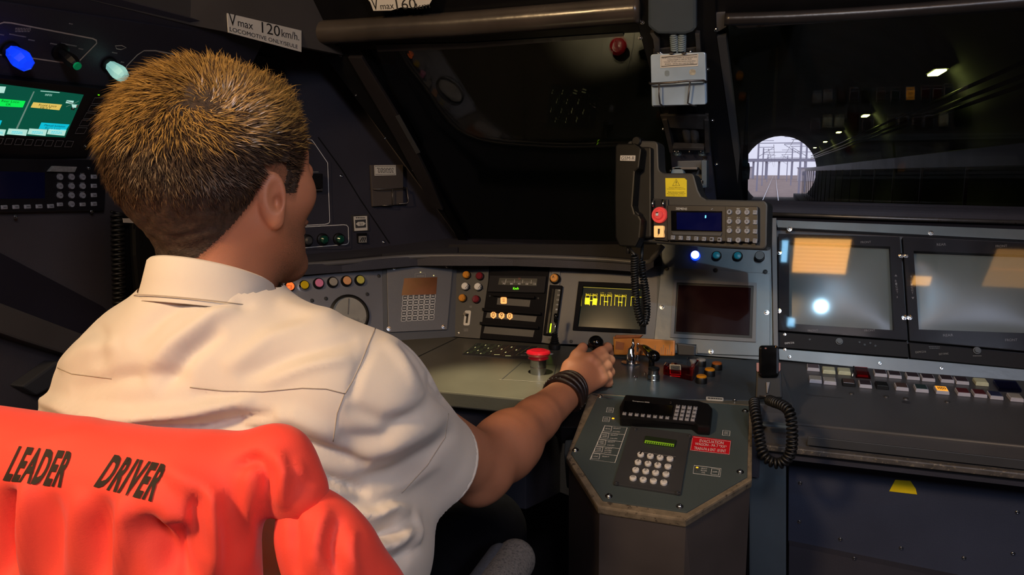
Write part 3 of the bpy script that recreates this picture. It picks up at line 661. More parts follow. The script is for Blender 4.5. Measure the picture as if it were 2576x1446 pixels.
for k in range(33):
    x = 1262 + k * 2.65; big = k % 8 == 4
    key(PS2.off(.0006), x, 708 + k * .08 - (1.5 if big else 0), .8, 9 if big else 5, .0002, 'dim_print' if not big else 'white_print', 'scale_mark', su, bev=0)
for k, s in enumerate(('70', '80', '90', '100', '110')): text(PS2, s, 1268 + k * 19.2, 713.5 + k * .3, 7, 4, 'white_print', su, .001)
slab(PS2, [(1303, 699), (1311, 699.5), (1307, 705)], .0006, .0012, 'maroon', 'speed_pointer', su)
dm('lime_glow', (120, 255, 20), .4, emit=(110, 255, 10), es=1.6)
text(PS2, 'Km/h', 1298, 725.5, 14, 6, 'lime_glow', su, .0008)
for (pts, nm) in (([(1252, 749), (1335, 755), (1332, 772), (1250, 766)], 'display_slot'), ([(1226, 786), (1351, 796), (1347, 810), (1222, 799)], 'display_slot'), ([(1220, 821), (1345, 831), (1341, 848), (1216, 838)], 'display_slot')):
    slab(PS, pts, 0, .001, 'dark_grey', nm, su)
    a = [(pts[0][0] - 10, pts[0][1] - 3), (pts[1][0] + 12, pts[1][1] - 2), (pts[1][0] + 12, pts[1][1] - 9), (pts[0][0] - 10, pts[0][1] - 10)]
    slab(PS, a, 0, .010, 'matte_black', 'hood', su, .001)
dm('peach_glow', (255, 190, 120), .5, emit=(255, 170, 95), es=.85)
slab(PS, rr_px(1260, 748, 1275.5, 764.5, 3, 3), .001, .003, 'peach_glow', 'signal_tile', su, .0004); smudges(PS, 1268, 756, 7, 10, 3, 'tan_print', su, .0033)
for k, s in enumerate('090'):
    x, y = 1242 + k * 20.5, 792.5 + k * 1.4
    slab(PS, [(x, y - 9.5), (x + 7, y - 4), (x + 7, y + 4), (x, y + 9.5), (x - 7, y + 4), (x - 7, y - 4)], .001, .003, 'peach_glow', 'signal_tile', su, .0003)
    text(PS, s, x, y, 6, 12, 'black_print', su, .0034)
for x, y in ((1232, 744), (1354, 750)): screw(PS, x, y, su, .0014, 'dark_grey')
dp = thing('display_panel', 'grey desk panel with the yellow graphic display and bar gauge', 'panel', P_C.hit(1520, 862))
slab(P_C, [(1382, 650), (1668, 652), (1660, 872), (1360, 864)], -.02, .0, 'panel_grey', 'face_plate', dp, .0015)
slab(P_C, [(1388, 664), (1412, 664), (1398, 868), (1362, 862), (1366, 850), (1388, 690)], 0, .003, 'panel_grey', 'gauge_plate', dp, .0008)
slab(P_C, [(1386, 719), (1417, 721), (1400, 846), (1369, 844)], .003, .012, 'matte_black', 'bar_gauge', dp, .001)
PG2 = P_C.off(.012)
slab(PG2, [(1389, 726), (1394, 727), (1379, 838), (1374, 838)], 0, .0004, 'screen_black', 'bar_slot', dp)
slab(PG2, [(1397, 727), (1410, 728), (1394, 840), (1382, 839)], 0, .0004, 'strip_face', 'bar_scale', dp)
dm('bar_glow', (190, 255, 20), .4, emit=(170, 255, 0), es=1.8)
slab(PG2, [(1385.2, 813.5), (1388, 813.5), (1385.2, 836), (1382, 836)], .0004, .0008, 'bar_glow', 'bar_level', dp)
for k in range(8): text(PG2, ['16', '14', '12', '10', '8', '6', '4', '2'][k], 1407 - k * 1.7, 730 + k * 12.1, 5, 4, 'white_print', dp, .0007)
l_ = lathe(P_C, 1398, 703, [(.0125, 0), (.0125, .008), (.010, .011)], 'black_plastic', 'alarm_lamp', dp, 24)
lathe(P_C, 1397, 702, [(.0095, .008), (.0095, .012), (.008, .0135)], 'amber', 'lamp_cap', l_, 24); text(P_C, 'A', 1395.5, 699.5, 6, 7, 'black_print', l_, .014)
bz = frame_slab(P_C, [(1457, 709), (1628, 716), (1624, 840), (1442, 831)], [(1468, 720), (1616, 727), (1611, 830), (1454, 822)], .0, .006, 'matte_black', 'screen_bezel', dp)
dm('green_crt', (6, 22, 22), .06, var=.25, scale=6, emit=(4, 22, 24), es=.35)
sc_ = slab(P_C, [(1462, 714), (1622, 722), (1618, 836), (1448, 827)], .0002, .0012, 'green_crt', 'display_screen', dp)
dm('yellow_glow', (255, 235, 10), .4, emit=(255, 225, 0), es=1.1); dm('yellow_dim', (150, 140, 20), .4, emit=(170, 150, 0), es=.5)
PV = P_C.off(.0012)
ribbon(PV, [(1462, 770), (1466, 722), (1610, 729)], .0011, 'yellow_dim', sc_, 'graphic_line', .0003, False)
def yq(pts, m_='yellow_glow'): slab(PV, pts, .0002, .0005, m_, 'graphic_bar', sc_)
yq([(1472, 749), (1484, 749), (1483, 766), (1471, 765)]); yq([(1492, 750), (1503, 751), (1501, 767), (1490, 766)])
yq([(1484, 755), (1492, 755), (1491, 757), (1483, 757)])
for k, x0 in enumerate((1472, 1509, 1545, 1586)):
    dy = k * 1.2
    ribbon(PV, [(x0 + 1, 766 + dy), (x0 + 2, 743 + dy), (x0 + 30, 744 + dy), (x0 + 28, 768 + dy)], .0010, 'yellow_glow', sc_, 'graphic_line', .0003, False)
    ribbon(PV, [(x0 + 11, 768 + dy), (x0 + 12, 744 + dy)], .0009, 'yellow_glow', sc_, 'graphic_line', .0003, False); ribbon(PV, [(x0 + 19, 768 + dy), (x0 + 20, 744 + dy)], .0009, 'yellow_glow', sc_, 'graphic_line', .0003, False)
    if k: ribbon(PV, [(x0 + 10, 757 + dy), (x0 + 21, 758 + dy)], .0016, 'yellow_glow', sc_, 'graphic_line', .0003, False)
    if k < 3: text(PV, 'Sect 1', x0 + 8, 740 + dy, 13, 3.4, 'yellow_glow', sc_, .0006); text(PV, 'Sect 2', x0 + 25, 740.5 + dy, 12, 3.4, 'yellow_glow', sc_, .0006)
text(PV, '5.50b', 1515, 736.5, 10, 3, 'yellow_dim', sc_, .0006); text(PV, '7.00b', 1534, 737, 10, 3, 'yellow_dim', sc_, .0006)
for x, y in ((1437, 859), (1383, 854)): screw(P_C, x, y, dp, .003, 'dark_grey')
# orange labelled flip card on the desk, against the panel
PO = Pl(atZ(1620, 893, DZ + .004) + V3((0, -.012, 0)), (0, -math.cos(R(12)), math.sin(R(12))))
oc = thing('label_holder', 'orange translucent label block lying at the foot of the display panel', 'label', PO.hit(1620, 898))
dm('orange_card', (196, 118, 40), .35, var=.2, scale=18, coat=.3); dm('brown_card', (150, 78, 34), .4, var=.3, scale=20)
slab(PO, [(1545, 846), (1700, 856), (1699, 895), (1547, 892)], 0, .014, 'orange_card', 'block', oc, .003)
slab(PO, [(1552, 842), (1620, 842), (1612, 850), (1548, 852)], .002, .016, 'brown_card', 'worn_top', oc, .002)
slab(PO, [(1553, 858), (1574, 862), (1571, 880), (1551, 878)], .014, .0146, 'brown_card', 'stain', oc)
PO2 = PO.off(.0146)
for k in range(22):
    x = 1580 + k * 5.2; hh = 8 + 18 * random.random()
    key(PO2, x, 889 - hh / 2 + k * .2, 1.6, hh, .0003, 'tan_print' if k % 3 else 'brown_card', 'print_stroke', oc, bev=0)
lf = slab(PO, [(1703, 862), (1752, 868), (1750, 896), (1706, 894)], -.004, .014, 'dark_plastic', 'dark_end_block', oc, .003)
# ------------------------------------------------------------ D: right part of the panel
rp = thing('red_display_panel', 'blue-grey panel with a dark red screen and a row of four round lamps', 'panel', P_C.hit(1800, 900))
slab(P_C, [(1652, 560), (1945, 548), (1945, 912), (1650, 885)], -.02, .0, 'panel_blue', 'face_plate', rp, .0015)
slab(P_C, [(1664, 671), (1938, 689), (1937, 897), (1754, 890), (1752, 868), (1645, 862)], 0, .004, 'panel_blue', 'screen_plate', rp, .001)
PD2 = P_C.off(.004)
frame_slab(PD2, [(1695, 703), (1904, 712), (1901, 861), (1686, 849)], [(1703, 711), (1896, 720), (1892, 852), (1696, 840)], -.002, .004, 'panel_grey', 'screen_rim', rp)
slab(PD2, [(1701, 709), (1898, 718), (1894, 854), (1694, 842)], -.002, .0006, 'black_plastic', 'screen_surround', rp)
slab(PD2, [(1707, 717), (1889, 724), (1885, 844), (1700, 834)], .0006, .0012, 'red_screen', 'display_screen', rp)
for x, y, h_ in ((1678, 677, .004), (1925, 685, .004), (1666, 773, .004), (1928, 787, .004), (1789, 885, .004), (1800, 681, .004)): screw(P_C, x, y, rp, .0036, 'steel' if y > 700 else 'black_plastic', h_)
dm('blue_white_glow', (220, 235, 255), .3, emit=(190, 215, 255), es=4.0); dm('blue_ring', (20, 60, 220), .3, emit=(20, 70, 255), es=1.6); dm('teal_cap', (10, 110, 125), .35, emit=(0, 90, 110), es=.25)
for (x, y, r1, lb) in ((1749.5, 641, 0, 'lamp glowing blue-white'), (1803, 642, 1, 'teal lamp'), (1856, 643, 1, 'teal lamp'), (1911, 645, 2, 'unlit black lamp')):
    l_ = lathe(P_C, x, y + 3, [(.0105, 0), (.0105, .008), (.0090, .010)], ['blue_ring', 'black_plastic', 'black_plastic'][r1], 'indicator_lamp', rp, 24); l_['label'] = lb
    lathe(P_C, x, y + 3, [(.0078 if r1 else .0088, .009), (.0074 if r1 else .0086, .0125), (.005, .0135)] if r1 < 2 else [(.0102, .004), (.0102, .017), (.009, .0185)], ['blue_white_glow', 'teal_cap', 'dark_plastic'][r1], 'lamp_cap', l_, 24)
# hood rim over the panels
hp = [V3((P_A.hit(640, 690).x - .05, P_A.hit(640, 690).y - .1, 1.03))]
rimp = [atY(560, 690, 1.17), atY(690, 672, 1.36), atY(860, 660, 1.49), atY(1050, 645, 1.62), atY(1290, 645, 1.655), atY(1500, 652, 1.655), atY(1620, 660, 1.655), atY(1645, 646, 1.64), atY(1668, 618, 1.64)]
hd_ = thing('dashboard_hood', 'dark dashboard hood with a satin rim above the instrument panels', 'hood', rimp[4])
tube(spline(rimp, 6), .006, 'panel_grey', 'rim', hd_, 8)
vs, fs = [], []
for i, p in enumerate(rimp[:8]):
    bk = p + V3((-.12, .26, .02)) if i < 4 else p + V3((0, .34, .01)); dn = V3((0, 0, -.022))
    vs += [p, bk, bk + dn * 2, p + dn, p + dn * 1.0 + V3((.01, .05, 0))]
for i in range(7): a, b = i * 5, i * 5 + 5; fs += [[a, b, b + 1, a + 1], [a + 3, b + 3, b, a], [a + 3, a + 2, b + 2, b + 3]]
mk('hood_top', vs, fs, 'navy_paint', hd_)
dfill = slab(P_C, [(1130, 615), (1665, 615), (1665, 668), (1130, 672)], -.03, .001, 'matte_dark', 'hood_face', hd_)
slab(P_A, [(560, 680), (962, 640), (962, 672), (560, 720)], -.03, .001, 'matte_dark', 'hood_face', hd_)
slab(P_B, [(960, 640), (1150, 622), (1150, 655), (960, 674)], -.03, .0061, 'matte_dark', 'hood_face', hd_)
# ------------------------------------------------------------ E: the two monitors
mc = thing('monitor_console', 'dark blue-grey console frame holding the two platform monitors', 'console', P_C.hit(2260, 930))
slab(P_C, [(1948, 553), (2900, 590), (2900, 1010), (1948, 912)], -.03, -.012, 'navy_paint', 'back_plate', mc)
slab(P_C, [(1950, 555), (2900, 592), (2900, 622), (1956, 574)], -.012, .006, 'panel_blue', 'top_trim', mc, .001)
slab(P_C, [(1957, 878), (2287, 904), (2900, 960), (2900, 1000), (1960, 906)], -.012, .008, 'panel_blue', 'bottom_trim', mc, .001)
slab(P_C, [(1940, 553), (1953, 553), (1958, 906), (1946, 906)], -.012, .014, 'panel_grey', 'left_edge', mc, .001)
PE = P_C.off(.006)
for x, y in ((1986, 578), (2340, 588), (1986, 899), (2212, 915), (2366, 927)): screw(P_C, x, y, mc, .0036, 'steel', .006)
def monitor(label, corners, glass, dial, lower):
    m_ = thing('monitor', label, 'monitor', P_C.hit(corners[3][0], corners[3][1]), 'platform monitors')
    dm('phosphor', (100, 108, 104), .3, var=.06, scale=4) if 'phosphor' not in M else 0
    frame_slab(P_C, corners, glass, -.012, .006, 'matte_dark', 'bezel', m_)
    g = [P_C.uv(*p) for p in glass]; c = (sum(p[0] for p in g) / 4, sum(p[1] for p in g) / 4); vs, fs = [], []; n = 12
    for j in range(n + 1):
        for i in range(n + 1):
            s, t_ = i / n, j / n
            a = (g[0][0] * (1 - s) + g[1][0] * s, g[0][1] * (1 - s) + g[1][1] * s); b = (g[3][0] * (1 - s) + g[2][0] * s, g[3][1] * (1 - s) + g[2][1] * s)
            q = (a[0] * (1 - t_) + b[0] * t_, a[1] * (1 - t_) + b[1] * t_); e = 1 - (2 * s - 1) ** 2; f = 1 - (2 * t_ - 1) ** 2
            vs.append(P_C.w(*q, -.011 + .008 * min(e, f) ** .5 * .5 + .006 * e * f))
    for j in range(n):
        for i in range(n): a = j * (n + 1) + i; fs.append([a + n + 1, a + n + 2, a + 1, a])
    mk('picture_tube', vs, fs, 'phosphor', m_, True)
    slab(P_C, [(p[0] * .995 + sum(q[0] for q in corners) / 4 * .005, p[1] * .995 + sum(q[1] for q in corners) / 4 * .005) for p in corners], .008, .0095, 'crt_glass', 'cover_glass', m_)
    slab(P_C, lower, -.012, .004, 'matte_dark', 'control_strip', m_, .001)
    return m_
PE2 = P_C.off(.006); PE3 = P_C.off(.0042)
m1 = monitor('left monitor with the big reflection of light on its cover glass', [(1958, 590), (2262, 598), (2282, 857), (1958, 832)], [(1985, 612), (2238, 622), (2248, 832), (1985, 815)], 0, [(1957, 836), (2282, 861), (2286, 900), (1957, 874)])
m2 = monitor('right monitor with a dark grey screen, cut by the picture edge', [(2270, 598), (2800, 625), (2800, 905), (2287, 858)], [(2297, 633), (2640, 646), (2660, 842), (2310, 830)], 0, [(2286, 862), (2800, 912), (2800, 950), (2290, 901)])
for m_, tx in ((m1, [('FRONT', 2178, 609, 26, 5), ('FRONT', 2045, 831, 26, 4), ('FRONT', 2188, 831, 27, 5)]), (m2, [('REAR', 2368, 615, 23, 6), ('FRONT', 2519, 619, 29, 6), ('REAR', 2385, 843, 25, 6), ('FRONT', 2544, 855, 31, 6)])):
    for s, x, y, w_, h_ in tx: text(PE2, s, x, y, w_, h_, 'dim_print', m_, .0006, dy=-1)
for k, ch_ in enumerate('RIGHT'):
    text(PE2, ch_, 2253.5 + k * .9, 707 + k * 7, 4.5, 5.5, 'dim_print', m1, .0006); text(PE2, ch_, 2292.5 + k * .7, 709 + k * 7, 4.5, 5.5, 'dim_print', m2, .0006)
slab(PE2, [(2253.5, 690), (2257, 695), (2250, 695)], 0, .0006, 'dim_print', 'arrow', m1); slab(PE2, [(2293, 747), (2300, 747), (2296.5, 752.5)], 0, .0006, 'dim_print', 'arrow', m2)
key(PE2, 2257, 747, 2, 5, .0005, 'dim_print', 'arrow', m1); key(PE2, 2292, 695, 2, 5, .0005, 'dim_print', 'arrow', m2)
for x, y, m_ in ((2265, 646, m1), (2277, 646, m2), (2273, 801, m1), (2286, 801, m2), (1960, 638, m1), (1959, 784, m1)): screw(P_C, x, y, m_, .0034, 'chrome', .0095)
l_ = lathe(PE3, 2111, 859, [(.0075, 0), (.007, .003), (.0045, .003), (.0045, .007)], 'dark_grey', 'control_knob', m1, 16)
for x, y in ((2037, 854), (2162, 861), (2175, 867), (2189, 863), (2202, 870)): lathe(PE3, x, y, [(.0025, 0), (.0022, .0016)], 'black_plastic', 'trimmer', m1, 10)
text(PE3, 'EXM1216', 1986, 862.5, 23, 4.5, 'white_print', m1, .0006, dy=-2); text(PE3, 'EXM1216', 2316, 885, 26, 5, 'dim_print', m2, .0006, dy=-2); text(PE3, 'EXT SYNC', 2374, 890, 24, 4.5, 'dim_print', m2, .0006, dy=-2)
lathe(PE3, 2457, 882, [(.0075, 0), (.007, .003), (.0045, .003), (.0045, .007)], 'dark_grey', 'control_knob', m2, 16); smudges(PE3, 2458, 895, 22, 3, 1, 'dim_print', m2); smudges(PE3, 2350, 874, 28, 8, 2, 'dark_grey', m2)
screw(PE3, 1974, 841, m1, .002, 'steel'); screw(PE3, 1974, 880, m1, .002, 'steel', .004)
# ------------------------------------------------------------ chequered-board holder on the centre pillar
P_K2 = Pl(atY(1707, 200, 1.455), (0, -math.cos(R(8)), -math.sin(R(8))))
bh = thing('document_holder', 'pale blue metal board holder with a wire basket on the centre pillar', 'holder', P_K2.hit(1707, 268))
slab(P_K2, rr_px(1638, 134, 1776, 266, 6, 3, dy=-6, dx=3), -.022, 0, 'holder_blue', 'back_box', bh, .001)
slab(P_K2, [(1661, 139), (1757, 135), (1756, 166), (1661, 171)], 0, .0008, 'plate_white', 'label_plate', bh)
PK3 = P_K2.off(.0008)
ribbon(PK3, [(1664, 144), (1754, 137), (1754, 161), (1664, 167)], .0011, 'black_print', bh, 'printed_line', .0003)
for k, (s, w_) in enumerate((('RECEPTACLE POUR DAMIER DE CONSIGNATION', 87), ('CONDUCTEUR ET CHEF DE TRAIN', 62), ('* HOLDER FOR RED AND WHITE CHEQUERED', 82), ('BOARDS - DRIVER AND CHEF DE TRAIN', 72))):
    text(PK3, s, 1709, 144.5 + k * 5.2, w_, 3.7, 'black_print', bh, .0003, dy=-3)
slab(P_K2, [(1640, 210), (1774, 206), (1775, 262), (1642, 265)], 0, .006, 'holder_blue', 'front_flap', bh, .0008)
def wr(pts, rad=.0016): tube([P_K2.hit(x, y) + P_K2.n * h for x, y, h in pts], rad, 'steel_dark', 'wire_basket', bh, 8)
wr([(1634, 208, .0), (1640, 210, .018), (1700, 206, .020), (1730, 203, .020), (1772, 202, .018), (1776, 206, .0)], .0022)
wr([(1662, 208, .019), (1662, 240, .019), (1664, 260, .018), (1672, 268, .008)]); wr([(1739, 204, .020), (1735, 240, .019), (1733, 258, .018), (1744, 264, .012), (1752, 266, .004)])
dm('smear', (150, 145, 130), .6, var=.4, scale=120)
slab(P_K2, rr_px(1734, 174, 1750, 189, 6, 3), 0, .0003, 'smear', 'glue_mark', bh); slab(P_K2, rr_px(1672, 177, 1684, 192, 5, 3), 0, .0003, 'hose_grey', 'glue_mark', bh)
for x in (1690, 1721): key(P_K2, x, 134, 12, 4, .006, 'steel_dark', 'hinge_tab', bh)

# ------------------------------------------------------------ train radio with handset
rd = thing('train_radio', 'black train radio panel with blue display, keypad and yellow warning label', 'radio', P_H.hit(1780, 620))
def arc(cx, cy, r, a0, a1, n=4): return [(cx + r * math.cos(R(a0 + (a1 - a0) * i / n)), cy + r * math.sin(R(a0 + (a1 - a0) * i / n))) for i in range(n + 1)]
bp = arc(1590, 367, 14, 180, 270) + arc(1643, 366, 12, 270, 360) + arc(1672, 420, 15, 180, 90) + arc(1735, 447, 12, 270, 350) + [(1756, 478), (1764, 493), (1776, 501)] + arc(1917, 518, 14, 270, 360) + [(1930, 560)] + arc(1916, 615, 13, 0, 90) + [(1800, 622), (1648, 611), (1600, 606), (1576, 600)]
dm('radio_plate', (38, 38, 39), .5, var=.1, scale=10, bump=.1); dm('radio_face', (26, 24, 28), .4, var=.1)
slab(P_H, bp, -.035, 0, 'radio_plate', 'back_plate', rd, .003)
slab(P_H, rr_px(1683, 518, 1911, 608, 5, 3, dy=4), 0, .010, 'radio_face', 'face_plate', rd, .0015)
slab(P_H, [(1645, 500), (1683, 502), (1683, 607), (1648, 603)], 0, .006, 'radio_face', 'side_strip', rd, .001)
PH2 = P_H.off(.010)
text(PH2, 'SIEMENS', 1714.5, 525, 28, 6, 'key_white', rd, .0004, dy=1)
dm('blue_screen', (4, 6, 30), .12, emit=(2, 6, 60), es=.35, var=.3, scale=20)
slab(PH2, [(1688, 530), (1817, 531), (1817, 583), (1689, 580)], -.001, .0004, 'screen_black', 'screen_surround', rd)
s_ = slab(PH2, [(1702, 534), (1815, 535), (1815, 581), (1703, 577)], .0004, .0008, 'blue_screen', 'display_screen', rd)
dm('cyan_glow', (120, 220, 255), .3, emit=(90, 210, 255), es=1.6); text(PH2, '1', 1775.5, 545, 3, 7, 'cyan_glow', s_, .0012)
slab(PH2, [(1690, 583), (1818, 585), (1814, 594), (1693, 591)], .0, .002, 'dark_grey', 'sloped_ledge', rd, .0008)
key(PH2, 1791, 526, 6, 3, .001, 'dim_print', 'badge', rd, rot=.6)
ribbon(PH2, [(1825, 520), (1826, 612)], .0008, 'black_plastic', rd, 'plate_seam', .0003, False)
dig = ['1', '2', '3', '4', '5', '6', '7', '8', '9', '\u2713', '0', '\u2717']
hint = ['', 'abc', 'def', 'ghi', 'jkl', 'mno', 'pqrs', 'tuv', 'wxyz']
for r_ in range(4):
    for c_ in range(3):
        x = 1835.5 + c_ * 22.1; y = 533.5 + r_ * 23.4 + c_ * .4; i = r_ * 3 + c_
        if i in (9, 11): k_ = key(PH2, x, y, 11, 11, .003, 'key_grey', 'square_key', rd)
        else: k_ = lathe(PH2, x, y, [(.0049, 0), (.0048, .0025), (.0042, .0032)], 'key_grey', 'round_key', rd, 14)
        text(PH2, dig[i] if i not in (9, 11) else 'VX'[i == 11], x + .4, y - .7, 3.6, 6, 'black_print', k_, .0036)
        if r_ < 3 and hint[i]: text(PH2, hint[i], x - .5, y - 9.5, 8, 3, 'white_print', rd, .0004)
for k, (y, s) in enumerate(((534.5, ')2('), (559, '|-|'), (582.5, '<))'), (606.5, 'TEST'))):
    if k == 3: y = 606
    k_ = key(PH2, 1900, y, 12, 12, .003, 'key_grey', 'square_key', rd); text(PH2, s, 1900, y - .6, 7.5, 6, 'black_print', k_, .0034)
for k in range(7):
    x = 1693.5 + k * 19.5; k_ = key(PH2, x, 597.5 + k * .9, 11, 11, .003, 'key_grey', 'square_key', rd)
    text(PH2, ['DI', '[ ]', 'U', '=', 'N', '\u25ae' if False else 'I', 'I'][k], x, 597 + k * .9, 6, 5, 'black_print', k_, .0034)
# red button under a clear guard, amber key
rb = lathe(P_H.off(.006), 1660.5, 541, [(.0155, 0), (.0155, .004), (.0145, .006), (.0115, .006), (.011, .004), (.009, .004), (.0085, .009), (.0075, .010)], 'red_lit', 'emergency_key', rd, 30) if dm('red_lit', (205, 70, 70), .3, emit=(230, 60, 55), es=.28, coat=.4) is None else 0
rb['label'] = 'round red emergency key'
key(P_H, 1662, 541, 7, 8, .0178, 'key_white', 'key_symbol', rb, bev=.0002); key(P_H, 1662, 537, 6, 3, .0182, 'maroon', 'key_symbol', rb, bev=.0002)
for x in (1648, 1674): tube([P_H.hit(x, 504) + P_H.n * .012, P_H.hit(x + 1, 522) + P_H.n * .014], .0026, 'steel', 'guard_hinge', rd, 8)
slab(P_H, [(1645, 503), (1679, 503), (1676, 522), (1650, 522)], .012, .0135, 'clear', 'guard_hood', rd)
am = slab(P_H, rr_px(1652, 569, 1676, 598, 2, 2), .006, .014, 'peach_glow2', 'amber_key', rd, .001) if dm('peach_glow2', (250, 200, 130), .4, emit=(255, 185, 110), es=.5) is None else 0
am['label'] = 'lit amber key marked 1'; text(P_H, '1', 1665, 583, 5, 13, 'black_print', am, .0144)
for s in (-1, 1): ribbon(P_H.off(.014), [(1665 + s * 10, 575), (1665 + s * 7.5, 579), (1665 + s * 7, 583), (1665 + s * 7.5, 588), (1665 + s * 10, 592)], .0011, 'black_print', am, 'symbol', .0003, False)
# yellow warning label
wl = slab(P_H, [(1674, 448), (1722, 448), (1728, 453), (1728, 495), (1675, 494)], 0, .0006, 'yellow_label', 'warning_label', rd)
PH3 = P_H.off(.0006)
ribbon(PH3, [(1701, 451), (1710, 467), (1692, 467)], .0011, 'black_print', wl, 'warning_triangle', .0002)
text(PH3, '!', 1701, 460.5, 2, 9, 'black_print', wl, .0003)
for k, (s, w_) in enumerate((('Ensure registration is', 36), ('locked before moving service', 46), ('', 0), ('Avant mise en mouvement', 41), ('de la locomotive, verifier le', 46), ('verrouillage du classement', 41))):
    if s: text(PH3, s, 1701, 471.5 + k * 3.75, w_, 2.9, 'black_print', wl, .0003)
lathe(P_H, 1603, 356, [(.01, -.02), (.01, .004), (.008, .006)], 'black_plastic', 'top_knob', rd, 16)
# handset
hst = thing('radio_handset', 'black radio telephone handset hanging left of the train radio', 'handset', P_H.hit(1600, 640))
PHs = P_H.off(.012)
slab(P_H, rr_px(1606, 372, 1645, 600, 6, 3), -.02, .014, 'black_plastic', 'cradle', rd, .003)
slab(PHs, [(1562, 372), (1568, 366), (1610, 366), (1622, 374), (1628, 380), (1622, 428), (1612, 436), (1606, 520), (1612, 540), (1622, 545), (1628, 556), (1624, 600), (1612, 624), (1572, 622), (1562, 600), (1560, 500)], 0, .026, 'handset_black', 'body', hst, .006) if dm('handset_black', (10, 10, 10), .42, var=.1, scale=20, bump=.05, spec=.25) is None else 0
PHt = PHs.off(.026)
slab(PHt, [(1561, 391), (1599, 391), (1598, 405), (1560, 404)], 0, .0006, 'plate_white', 'name_label', hst); text(PHt, 'GSM-R', 1580, 398, 34, 9, 'dark_grey', hst, .0009)
slab(P_H, [(1618, 372), (1630, 376), (1628, 420), (1618, 432), (1612, 430), (1616, 400)], .015, .034, 'black_plastic', 'earpiece', hst, .003)
slab(P_H, [(1612, 530), (1626, 540), (1628, 556), (1618, 560), (1610, 556)], .015, .034, 'black_plastic', 'mouthpiece', hst, .003)
tube([P_H.hit(1599, 622) + P_H.n * .03, P_H.hit(1597, 640) + P_H.n * .03], .004, 'rubber', 'strain_relief', hst, 10)
cn = lambda x, y, Y: atY(x, y, Y)
hc = thing('coiled_cord', 'black coiled handset cord looping in front of the yellow display', 'cord', cn(1608, 815, 1.42), 'coiled cords')
coil([cn(1597, 640, 1.42), cn(1596, 680, 1.43), cn(1599, 740, 1.44), cn(1604, 780, 1.44), cn(1614, 812, 1.44), cn(1624, 806, 1.45), cn(1627, 770, 1.45), cn(1624, 730, 1.46), cn(1617, 690, 1.46), cn(1614, 655, 1.47)], .0058, .0021, .0052, 'rubber', 'coils', hc)
tube([P_H.hit(1597, 622) + P_H.n * .03, cn(1597, 642, 1.42)], .003, 'rubber', 'lead', hc, 8); tube([cn(1614, 655, 1.47), cn(1616, 612, 1.49)], .003, 'rubber', 'lead', hc, 8)

# ------------------------------------------------------------ things on the right of the worktop
# chrome key switch with glass-like lever, black lever, knurled knob
ks = thing('key_switch', 'chrome key switch with a clear collar behind the driver\'s fingers', 'switch', P_D.hit(1588, 912))
lathe(P_D, 1587, 914, [(.019, 0), (.0195, .0015), (.0195, .003), (.017, .0035)], 'steel', 'rose', ks, 32)
lathe(P_D, 1587, 914, [(.014, .003), (.010, .004), (.0095, .018), (.007, .022), (.006, .03), (.003, .034)], 'chrome', 'barrel', ks, 20)
p0 = P_D.hit(1587, 914)
tube([p0 + V3((0, 0, .026)), p0 + V3((.004, 0, .040)), p0 + V3((.003, 0, .052))], [.004, .0035, .0015], 'chrome', 'key_blade', ks, 8)
lathe(P_D, 1604, 902, [(.004, 0), (.0045, .022), (.0035, .026), (.0045, .03), (.003, .034)], 'chrome', 'pin', ks, 14)
bl = thing('black_crank_lever', 'black angled selector handle beside the key switch', 'lever', P_D.hit(1635, 925))
q0 = P_D.hit(1607, 905) + V3((0, 0, .03)); q1 = P_D.hit(1650, 936) + V3((0, 0, .03))
tube(spline([q0, q0.lerp(q1, .35) + V3((0, 0, .003)), q0.lerp(q1, .7), q1], 5), [.0042 + .0006 * i for i in range(11)] + [.0108, .0112, .0112, .010, .006], 'black_gloss', 'handle', bl, 12)
mid = q0.lerp(q1, .75); tube([V3((mid.x, mid.y, DZ)), mid], .006, 'black_plastic', 'spindle', bl, 12)
kn = thing('rotary_switch', 'short knurled steel rotary knob on the dark worktop', 'knob', P_D.hit(1644, 955))
lathe(P_D, 1644, 958, [(.0115, 0), (.0115, .004), (.0105, .005), (.0115, .006), (.0115, .013), (.0105, .014), (.010, .022)], 'steel', 'barrel', kn, 28); lathe(P_D, 1644, 958, [(.0105, .022), (.0105, .026), (.004, .028)], 'black_plastic', 'cap', kn, 24)
lathe(P_D, 1622, 944, [(.002, 0), (.002, .006)], 'chrome', 'locating_pin', kn, 10)
pn = thing('steel_pin', 'tiny bright pin standing on the lit patch of worktop', 'pin', P_D.hit(1600, 950)); lathe(P_D, 1599, 950, [(.0042, 0), (.0035, .003), (.003, .003), (.0025, .001)], 'chrome', 'eyelet', pn, 14)
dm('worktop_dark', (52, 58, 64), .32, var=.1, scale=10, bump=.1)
wt = slab(P_D, [(1530, 1002), (1478, 990), (1545, 898), (1908, 906), (1898, 1008)], 0, .0008, 'worktop_dark', 'dark_overlay', dk, .0003)
